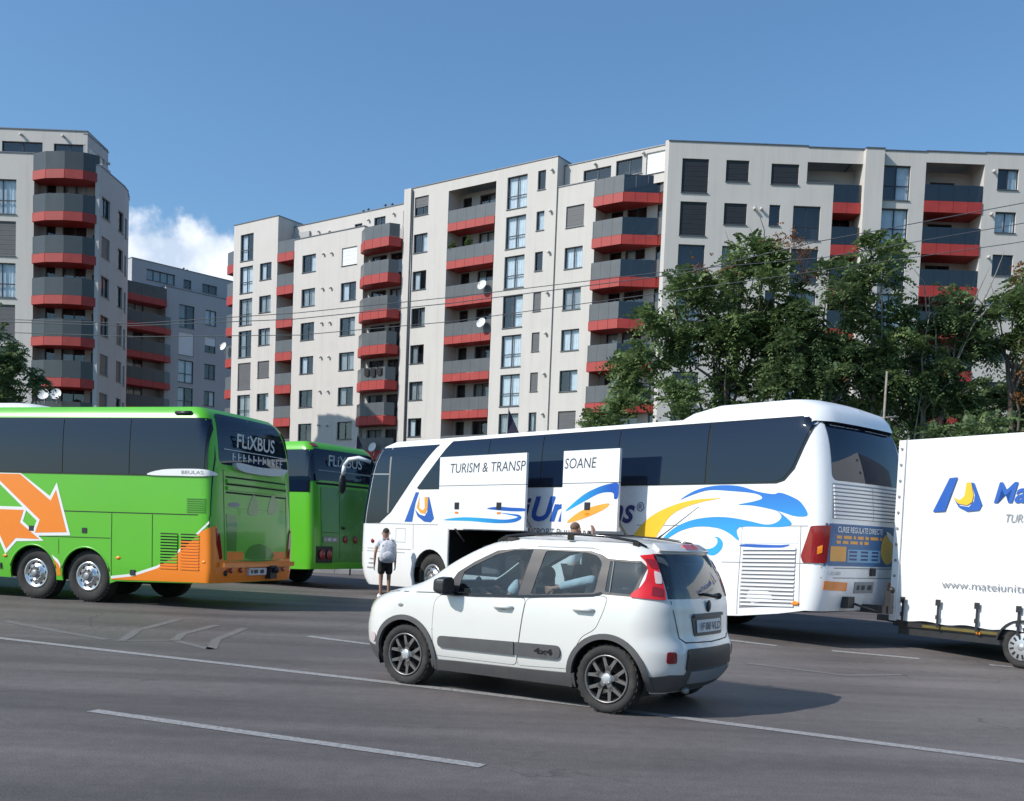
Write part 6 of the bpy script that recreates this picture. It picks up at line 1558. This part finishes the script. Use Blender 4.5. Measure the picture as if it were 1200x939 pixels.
    K.patch('front_bumper_lower', [(K.sx(1.45, .3), .20), (K.sx(1.43, .36), .36), (K.sy(.5, .38, True), .40), (-K.Sf, .40), (-K.Sf, .205)][::-1], M['greytrim'], car, 's', .010, .015, .06, (), mir)
    K.patch('fog_lamp', arc_poly(-K.s0f - .25, .45, .05), M['clearlens'], car, 's', .012, .01, .03, (), mir)
    # gaps on wing, bonnet and tailgate
    K.strip('panel_seam', [(.705, .60), (.70, .40), (.715, .31)], .007, M['gap'], car, 'x', .002, mir)
    K.strip('panel_seam', [(K.sx(.60, .95), .955), (K.sx(1.25, .93), .93), (K.sx(1.62, .86), .86), (K.sy(.6, .80, True), .82)], .008, M['gap'], car, 's', .003, mir)
    K.strip('panel_seam', [(K.sy(.62, 1.02), 1.02), (K.sy(.60, .95), .92), (K.sy(.54, .70), .70), (K.sy(.45, .655), .655), (K.Sr, .645)], .010, M['gap'], car, 's', .003, mir)
    K.strip('roof_seam', [(-.375, 1.44), (-.95, 1.448), (-1.12, 1.415), (-1.20, 1.33), (-1.215, 1.06)], .006, M['softgap'], car, 'x', .003, mir)
    sgn = -1 if mir else 1
    for d_, x_, z_ in ((d1, -.135, .865), (d2, -.99, .90)):
        b = MB(); y_ = K.pt(K.sx(x_, z_), z_).y
        b.tube([(x_ + .105, sgn * (y_ + .004), z_), (x_ + .07, sgn * (y_ + .035), z_ + .004), (x_ - .07, sgn * (y_ + .035), z_ + .004), (x_ - .105, sgn * (y_ + .004), z_)], [.014, .019, .019, .014], 8); b.obj('door_handle', [M['carwhite']], d_)
        b = MB(); b.ball((x_, sgn * (y_ - .002), z_ - .014), .075, .006, .022); b.obj('handle_recess', [M['greytrim']], d_)
    b = MB(); mq = round_poly([(-.10, -.075), (.10, -.085), (.095, .07), (-.07, .085)], .05); nq = len(mq)
    b.add([(.50 + dx, sgn * (.915 + a_ * k_), 1.035 + c_ * k_) for dx, k_ in ((-.06, .92), (-.05, 1), (.03, 1), (.075, .8)) for a_, c_ in mq], [(j * nq + i, j * nq + (i + 1) % nq, (j + 1) * nq + (i + 1) % nq, (j + 1) * nq + i) for j in range(3) for i in range(nq)] + [tuple(range(nq)), tuple(range(3 * nq, 4 * nq))], 0, False); b.tube([(.52, sgn * .79, .975), (.51, sgn * .90, .985)], .035, 8); b.ball((.47, sgn * .915, .955), .06, .09, .018); b.obj('door_mirror', [M['black']], d1)
    b = MB(); q = [(.13, .575, 1.48), (.03, .585, 1.525), (-.25, .60, 1.558), (-.7, .60, 1.572), (-1.1, .59, 1.555), (-1.36, .575, 1.52), (-1.46, .565, 1.475)]
    b.tube([(x, sgn * y, z) for x, y, z in q], [.009, .012, .013, .013, .013, .013, .009], 8)
    for (x, y, z) in (q[1], q[3], q[5]): b.box(x - .03, x + .03, sgn * y - .012, sgn * y + .012, z - .06, z)
    b.obj('roof_rail', [M['blackgloss']], car)
    b = MB(); b.ball((1.12, sgn * K.pt(K.sx(1.12, .80), .80).y, .80), .035, .008, .018); b.obj('side_repeater', [M['softgap']], car)
    for x_ in (FA_[0], RA_[0]): wheel(car, x_, sgn * .80, .305, .305, .19, 'car', sgn)
    # wheel wells
    for (cx, cz) in (FA_, RA_):
        vs = []; n = 18
        for i in range(n + 1):
            a = R(-20 + 220 * i / n); vs += [(cx + .365 * math.cos(a), sgn * .78, cz + .365 * math.sin(a)), (cx + .365 * math.cos(a), sgn * .45, cz + .365 * math.sin(a))]
        fs = [(2 * i, 2 * i + 1, 2 * i + 3, 2 * i + 2) for i in range(n)]; c_ = len(vs); vs.append((cx, sgn * .45, cz)); fs += [(2 * i + 1, c_, 2 * i + 3) for i in range(n)]
        link_mesh('wheel_well', mesh('wheel_well', vs, fs, M['gap']), car)
    if not mir:
        put_text('4x4', .20, .055, M['blackgloss'], (-.50, K.pt(K.sx(-.6, .49), .49).y + .024, .468), (-1, 0, 0), c2, 0, .03)
K.roof('roof', M['carwhite'], car, .055)
hl = K.roof('roof_lining', M['cabin'], car, .05); hl.location = (0, 0, -.022); hl.scale = (.97, .97, 1)
K.patch('windscreen', [(K.sy(.61, 1.05, True), 1.045), (K.sy(.485, 1.45, True), 1.448), (-2 * K.Sf - K.sy(.485, 1.45, True), 1.448), (-2 * K.Sf - K.sy(.61, 1.05, True), 1.045)], M['carglass'], car, 's', -.006, 0, .08)
rw = K.patch('rear_window', round_poly([(.65, 1.032), (.595, 1.425), (-.595, 1.425), (-.65, 1.032)], .04), M['carglass_dark'], car, 'y', -.004, 0, .06)
K.patch('window_print', [(.30, 1.07), (.26, 1.33), (-.40, 1.33), (-.44, 1.07)], M['sticker'], rw, 'y', -.008, 0, .1)
put_text('rent a tour', .50, .06, M['ink'], (-1.70, .16, 1.20), (0, -1, 0), rw, .1, .01)
for o in (list(rw.children)): pass
K.patch('rear_spoiler', round_poly([(.53, 1.43), (-.53, 1.43), (-.50, 1.49), (.50, 1.49)], .02), M['carwhite'], car, 'y', .03, .03, .05)
K.patch('brake_lamp', round_poly([(.13, 1.445), (-.13, 1.445), (-.13, 1.48), (.13, 1.48)], .012), M['redlens'], car, 'y', .036, .02, .06)
K.patch('plate_recess', round_poly([(.33, .885), (-.33, .885), (-.30, .705), (.30, .705)], .03), M['black'], car, 'y', .010, .01, .06)
pl = K.patch('number_plate', [(.26, .845), (-.26, .845), (-.26, .735), (.26, .735)], M['plate'], car, 'y', .018, .006, .08)
put_text('IF 08 VLD', .42, .07, M['ink'], (K.pt(K.Sr, .79).x - .024, .21, .755), (0, -1, 0), pl, 0, .012)
K.patch('plate_trim', round_poly([(.31, .90), (-.31, .90), (-.31, .868), (.31, .868)], .012), M['greytrim'], car, 'y', .03, .02, .06)
b = MB(); b.ball((K.pt(K.Sr, .965).x - .01, 0, .965), .014, .045, .055); b.obj('tailgate_badge', [M['pillar']], car)
b = MB(); b.tube([(-1.80, -.30, 1.045), (-1.80, .10, 1.075)], .011, 6); b.ball((-1.79, -.30, 1.045), .03); b.obj('rear_wiper', [M['black']], car)
b = MB(); b.tube([(-1.28, 0, 1.555), (-1.34, 0, 1.60), (-1.68, 0, 1.86)], [.012, .006, .003], 6); b.obj('antenna', [M['black']], car)
b = MB(); b.box(-1.55, 1.3, -.62, .62, .20, .26); b.box(-1.5, -1.0, -.44, .44, .26, .7); b.box(.72, 1.0, -.66, .66, .55, .92); b.box(.62, .72, -.3, .3, .8, .98); b.box(1.0, 1.6, -.44, .44, .26, .75); b.obj('floor_pan', [M['cabin']], car)
b = MB(); b.tube([(-1.5, .0, .22), (-1.8, .35, .22)], .03, 8); b.obj('exhaust', [M['steel']], car)
b = MB()
b.lathe([(.185, -.015), (.20, 0), (.185, .015), (.17, 0), (.185, -.015)], 20, 0, Matrix.Translation((.50, .36, .92)) @ Matrix.Rotation(R(-65), 4, 'Z') @ Matrix.Rotation(R(0), 4, 'X')); b.obj('steering_wheel', [M['black']], car)
def car_seat(x, y, w):
    b = MB(); p = round_poly([(-.02, .28), (.50, .30), (.50, .46), (.06, .46), (-.12, 1.08), (-.24, 1.06), (-.10, .42)], .06)
    q = [(a, c) for a, c in p]; n = len(q)
    vs = [(x + a, y - w / 2, c) for a, c in q] + [(x + a, y + w / 2, c) for a, c in q]; b.add(vs, [tuple(range(n)), tuple(range(2 * n - 1, n - 1, -1))] + [(i, i + n, (i + 1) % n + n, (i + 1) % n) for i in range(n)])
    for y_ in ((y,) if w < .7 else (y - .35, y + .35)): b.ball((x - .20, y_, 1.17), .05, .13, .09)
    b.obj('seat', [M['seat']], car)
car_seat(-.10, .34, .48); car_seat(-.10, -.34, .48); car_seat(-.88, 0, 1.24)

# ================================================================ PEOPLE
def skin_mesh(name, joints, edges, m, levels=1, root=0):
    """joints: (x, y, z, r) ; grows a tapering continuous surface"""
    me = bpy.data.meshes.new(name); me.from_pydata([j[:3] for j in joints], edges, [])
    o = bpy.data.objects.new(name, me); col.objects.link(o)
    md = o.modifiers.new('skin', 'SKIN'); md.use_smooth_shade = True; md.branch_smoothing = .4
    for i, j in enumerate(joints):
        r_ = j[3] if isinstance(j[3], tuple) else (j[3], j[3]); me.skin_vertices[0].data[i].radius = r_; me.skin_vertices[0].data[i].use_root = (i == root)
    sm = o.modifiers.new('sub', 'SUBSURF'); sm.levels = levels; sm.render_levels = levels
    dg = bpy.context.evaluated_depsgraph_get(); dg.update()
    out = bpy.data.meshes.new_from_object(o.evaluated_get(dg)); bpy.data.objects.remove(o)
    out.name = name; out.materials.clear(); out.materials.append(m); out.polygons.foreach_set('use_smooth', [True] * len(out.polygons)); return out

def figure(label, loc, yaw, h, pose, shirt, lower, long_sleeve=False, shorts=True, group=None, seated=False, hairm='hair'):
    """pose: dict of joints in units of standing height; x forward, y left"""
    J = dict(pel=(0, 0, .53), sp=(0, 0, .64), ch=(.0, 0, .74), nk=(0, 0, .835), hd=(.012, 0, .885), top=(.008, 0, .955),
             shl=(0, .105, .80), ell=(-.01, .135, .63), wrl=(.03, .14, .475), shr=(0, -.105, .80), elr=(-.01, -.135, .63), wrr=(.03, -.14, .475),
             hil=(0, .05, .51), knl=(.01, .055, .28), anl=(-.01, .055, .045), tol=(.085, .065, .018), hir=(0, -.05, .51), knr=(.01, -.055, .28), anr=(-.01, -.055, .045), tor=(.085, -.065, .018))
    J.update(pose); Rd = dict(pel=.062, sp=(.072, .056), ch=(.084, .062), nk=.034, hd=(.066, .062), top=(.058, .052), shl=.034, ell=.023, wrl=.015, shr=.034, elr=.023, wrr=.015, hil=.05, knl=.034, anl=.021, tol=.016, hir=.05, knr=.034, anr=.021, tor=.016)
    order = list(J); S = lambda k, s=1.0: (*(c * h for c in J[k]), tuple(v * h * s for v in Rd[k]) if isinstance(Rd[k], tuple) else Rd[k] * h * s)
    idx = {k: i for i, k in enumerate(order)}; E = [('pel', 'sp'), ('sp', 'ch'), ('ch', 'nk'), ('nk', 'hd'), ('hd', 'top')] + [e for s in 'lr' for e in (('ch', 'sh' + s), ('sh' + s, 'el' + s), ('el' + s, 'wr' + s), ('pel', 'hi' + s), ('hi' + s, 'kn' + s), ('kn' + s, 'an' + s), ('an' + s, 'to' + s))]
    jt = [S(k, .90) for k in order]; ed = [(idx[a], idx[b]) for a, b in E]
    # hands: palm, four fingers and a thumb
    for s, sg in (('l', 1), ('r', -1)):
        w, e = Vector(J['wr' + s]) * h, Vector(J['el' + s]) * h; d = (w - e).normalized(); sd_ = d.cross(Vector((0, 1, 0)) if abs(d.y) < .8 else Vector((1, 0, 0))).normalized(); nn = d.cross(sd_)
        pi = len(jt); p = w + d * .045 * h; jt.append((*p, (.019 * h, .011 * h))); ed.append((idx['wr' + s], pi))
        for f_, (o_, l_) in enumerate(((-.016, .036), (-.005, .042), (.006, .040), (.016, .032))):
            a = p + d * .012 * h + sd_ * o_ * h; b_ = a + (d * .6 + nn * .25 * sg) * l_ * h * .6; c_ = b_ + (d * .5 + nn * .6 * sg) * l_ * h * .5
            k = len(jt); jt += [(*a, .0062 * h), (*b_, .0055 * h), (*c_, .0045 * h)]; ed += [(pi, k), (k, k + 1), (k + 1, k + 2)]
        a = w + d * .022 * h - sd_ * .018 * h; k = len(jt); jt += [(*a, .0068 * h), (*(a + d * .025 * h - sd_ * .012 * h), .005 * h)]; ed += [(pi, k), (k, k + 1)]
    t = thing('person', label, 'person', loc, yaw, group)
    body = link_mesh('body', skin_mesh('body', jt, ed, M['skin'], 2), t)
    hd, tp = Vector(J['hd']) * h, Vector(J['top']) * h
    # face and ears
    b = MB(); fwd = Vector((1, 0, 0)); c = hd.lerp(tp, .45)
    b.ball(c + Vector((.052, 0, -.008)) * h, .011 * h, .010 * h, .016 * h, 0, 8, 6)
    for sg in (1, -1): b.ball(c + Vector((-.004, .055 * sg, -.006)) * h, .012 * h, .006 * h, .020 * h, 0, 8, 6)
    b.obj('ears_and_nose', [M['skin']], t)
    b = MB()
    for sg in (1, -1): b.ball(c + Vector((.047, .020 * sg, .008)) * h, .005 * h, .008 * h, .004 * h, 0, 8, 5)
    b.ball(c + Vector((.048, 0, -.034)) * h, .004 * h, .017 * h, .003 * h, 0, 8, 5); b.obj('eyes_and_mouth', [M['hair']], t)
    b = MB(); cc = hd.lerp(tp, .62) + Vector((-.008, 0, .004)) * h; vs = []; fs = []; nu, nv = 20, 9
    for j in range(nv + 1):
        th = PI * .56 * j / nv
        for i in range(nu):
            ph = 2 * PI * i / nu; k = 1.0 if math.cos(ph) < .35 else max(.0, 1 - (math.cos(ph) - .35) * .75); th2 = th * (.55 + .45 * k); q = 1 + rnd.uniform(-.02, .02)
            vs.append((cc.x + .0545 * h * q * math.sin(th2) * math.cos(ph), cc.y + .0475 * h * q * math.sin(th2) * math.sin(ph), cc.z + .052 * h * q * math.cos(th2)))
    for j in range(nv):
        for i in range(nu): fs.append((j * nu + i, (j + 1) * nu + i, (j + 1) * nu + (i + 1) % nu, j * nu + (i + 1) % nu))
    b.add(vs, fs, 0, True); b.obj('hair', [M[hairm]], t)
    # shirt and lower wear follow the same joints a little wider
    def cloth(name, keys, extra, m, sc):
        ks = list(keys); ii = {k: i for i, k in enumerate(ks)}; jj = [S(k, sc) for k in ks]; ee = [(ii[a], ii[b]) for a, b in E if a in ii and b in ii]
        for par, tgt, f_, r_ in extra:
            p = Vector(J[par]).lerp(Vector(J[tgt]), f_) * h; ii[par + tgt] = len(jj); jj.append((*p, r_ * h)); ee.append((ii[par], len(jj) - 1))
        return link_mesh(name, skin_mesh(name, jj, ee, M[m], 2), t)
    if long_sleeve: cloth('shirt', ['pel', 'sp', 'ch', 'shl', 'ell', 'shr', 'elr'], [('ell', 'wrl', .92, .024), ('elr', 'wrr', .92, .024), ('ch', 'nk', .55, .04)], shirt, 1.22)
    else: cloth('shirt', ['pel', 'sp', 'ch', 'shl', 'shr'], [('shl', 'ell', .55, .040), ('shr', 'elr', .55, .040), ('ch', 'nk', .5, .042)], shirt, 1.2)
    if shorts: cloth('shorts', ['pel', 'hil', 'hir'], [('hil', 'knl', .80, .056), ('hir', 'knr', .80, .056)], lower, 1.26)
    else: cloth('trousers', ['pel', 'hil', 'hir', 'knl', 'knr'], [('knl', 'anl', .95, .034), ('knr', 'anr', .95, .034)], lower, 1.25)
    for s in 'lr':
        a, o_ = Vector(J['an' + s]) * h, Vector(J['to' + s]) * h; b = MB(); m_ = a.lerp(o_, .5); L = (o_ - a); yw = math.atan2(L.y, L.x)
        b.add([Matrix.Translation((m_.x, m_.y, min(a.z, o_.z) - .004)) @ Matrix.Rotation(yw, 4, 'Z') @ Vector((x, y, z)) for z, k in ((0, 1), (.05, .9), (.085, .45)) for x, y in [(.13 * k * math.cos(q) + .015 - (.04 if z > .06 else 0), .048 * k * math.sin(q)) for q in [2 * PI * i / 12 for i in range(12)]]],
              [(j * 12 + i, j * 12 + (i + 1) % 12, (j + 1) * 12 + (i + 1) % 12, (j + 1) * 12 + i) for j in range(2) for i in range(12)] + [tuple(range(24, 36))], 0, True)
        b.obj('shoe', [M['tshirt'] if h < 1.6 else M['darkcotton']], t)
    return t
boy = figure('person in white T-shirt and dark shorts standing by the white coach nose', (-2.74, 21.75, .12), R(104), 1.54, dict(wrl=(.02, .15, .47), ell=(-.012, .145, .63), hd=(.012, .006, .885)), 'tshirt', 'darkcotton')
bm_ = Matrix.Translation((-2.74, 21.75, .12)) @ Matrix.Rotation(R(104), 4, 'Z')
bp = thing('backpack', 'pale white-grey backpack worn by the person beside the white coach', 'backpack', bm_ @ Vector((-.17, -.02, .78)), R(104))
b = MB(); n = 18; vs = []; fs = []
for j, (z, w, d) in enumerate(((-.01, .03, .02), (0, .13, .07), (.05, .165, .10), (.18, .175, .125), (.30, .165, .11), (.40, .135, .085), (.455, .09, .055), (.475, .03, .02))):
    for i in range(n):
        a = 2 * PI * i / n; k = (abs(math.cos(a)) ** 4 + abs(math.sin(a)) ** 4) ** -.25
        vs.append((-d * k * math.cos(a) * (1 + .05 * math.sin(j * 2.1 + i)), w * k * math.sin(a), z))
for j in range(7):
    for i in range(n): fs.append((j * n + i, j * n + (i + 1) % n, (j + 1) * n + (i + 1) % n, (j + 1) * n + i))
b.add(vs, fs + [tuple(range(n - 1, -1, -1)), tuple(range(7 * n, 8 * n))], 0, True); b.obj('bag_body', [M['bag']], bp)
b = MB(); b.ball((-.12, 0, .14), .035, .12, .10); b.obj('front_pocket', [M['bag']], bp)
for sg in (1, -1):
    b = MB(); b.tube([(.05, .08 * sg, .42), (.12, .095 * sg, .50), (.24, .10 * sg, .46), (.27, .10 * sg, .30), (.20, .13 * sg, .12), (.05, .14 * sg, .06)], .018, 6); b.obj('shoulder_strap', [M['bagtrim']], bp)
    b = MB(); b.tube([(-.02, .16 * sg, .05), (-.09, .12 * sg, .38)], .008, 5); b.obj('zip', [M['bagtrim']], bp)
b = MB(); b.tube([(.02, .03, .47), (.02, .02, .52), (.02, -.02, .52), (.02, -.03, .47)], .01, 6); b.obj('grab_handle', [M['bagtrim']], bp)

mp = BM_ @ Vector((-1.72, 2.02, 0)); man = figure('person behind the car roof reaching up to the raised luggage flap', (mp.x, mp.y, .12), R(42), 1.74,
    dict(elr=(.08, -.17, .76), wrr=(.10, -.145, .885), ell=(.10, .13, .68), wrl=(.22, .10, .72)), 'tshirt', 'darkcotton', shorts=False, hairm='hairshort')
def seated(label, x, y, pose, shirt, long_sleeve=False):
    P = CM_ @ Vector((x, y, -.27)); q = dict(hil=(.02, .05, .50), knl=(.25, .06, .55), anl=(.33, .06, .33), tol=(.40, .06, .31), hir=(.02, -.05, .50), knr=(.25, -.06, .55), anr=(.33, -.06, .33), tor=(.40, -.06, .31),
        sp=(-.03, 0, .64), ch=(-.055, 0, .74), nk=(-.05, 0, .835), hd=(-.035, 0, .88), top=(-.04, 0, .945), shl=(-.05, .105, .795), shr=(-.05, -.105, .795), ell=(.03, .12, .67), wrl=(.17, .09, .72), elr=(.03, -.12, .67), wrr=(.17, -.09, .72))
    q.update(pose); return figure(label, P, CAR_Y, 1.70, q, shirt, 'darkcotton', long_sleeve, False)
seated('person at the wheel of the small white car', -.02, .36, {}, 'bluecotton')
seated('person in the white car rear seat resting a pale blue sleeve on the ledge', -.82, .34, dict(shl=(-.05, .115, .80), ell=(-.106, .20, .847), wrl=(.118, .205, .790)), 'bluecotton', True)
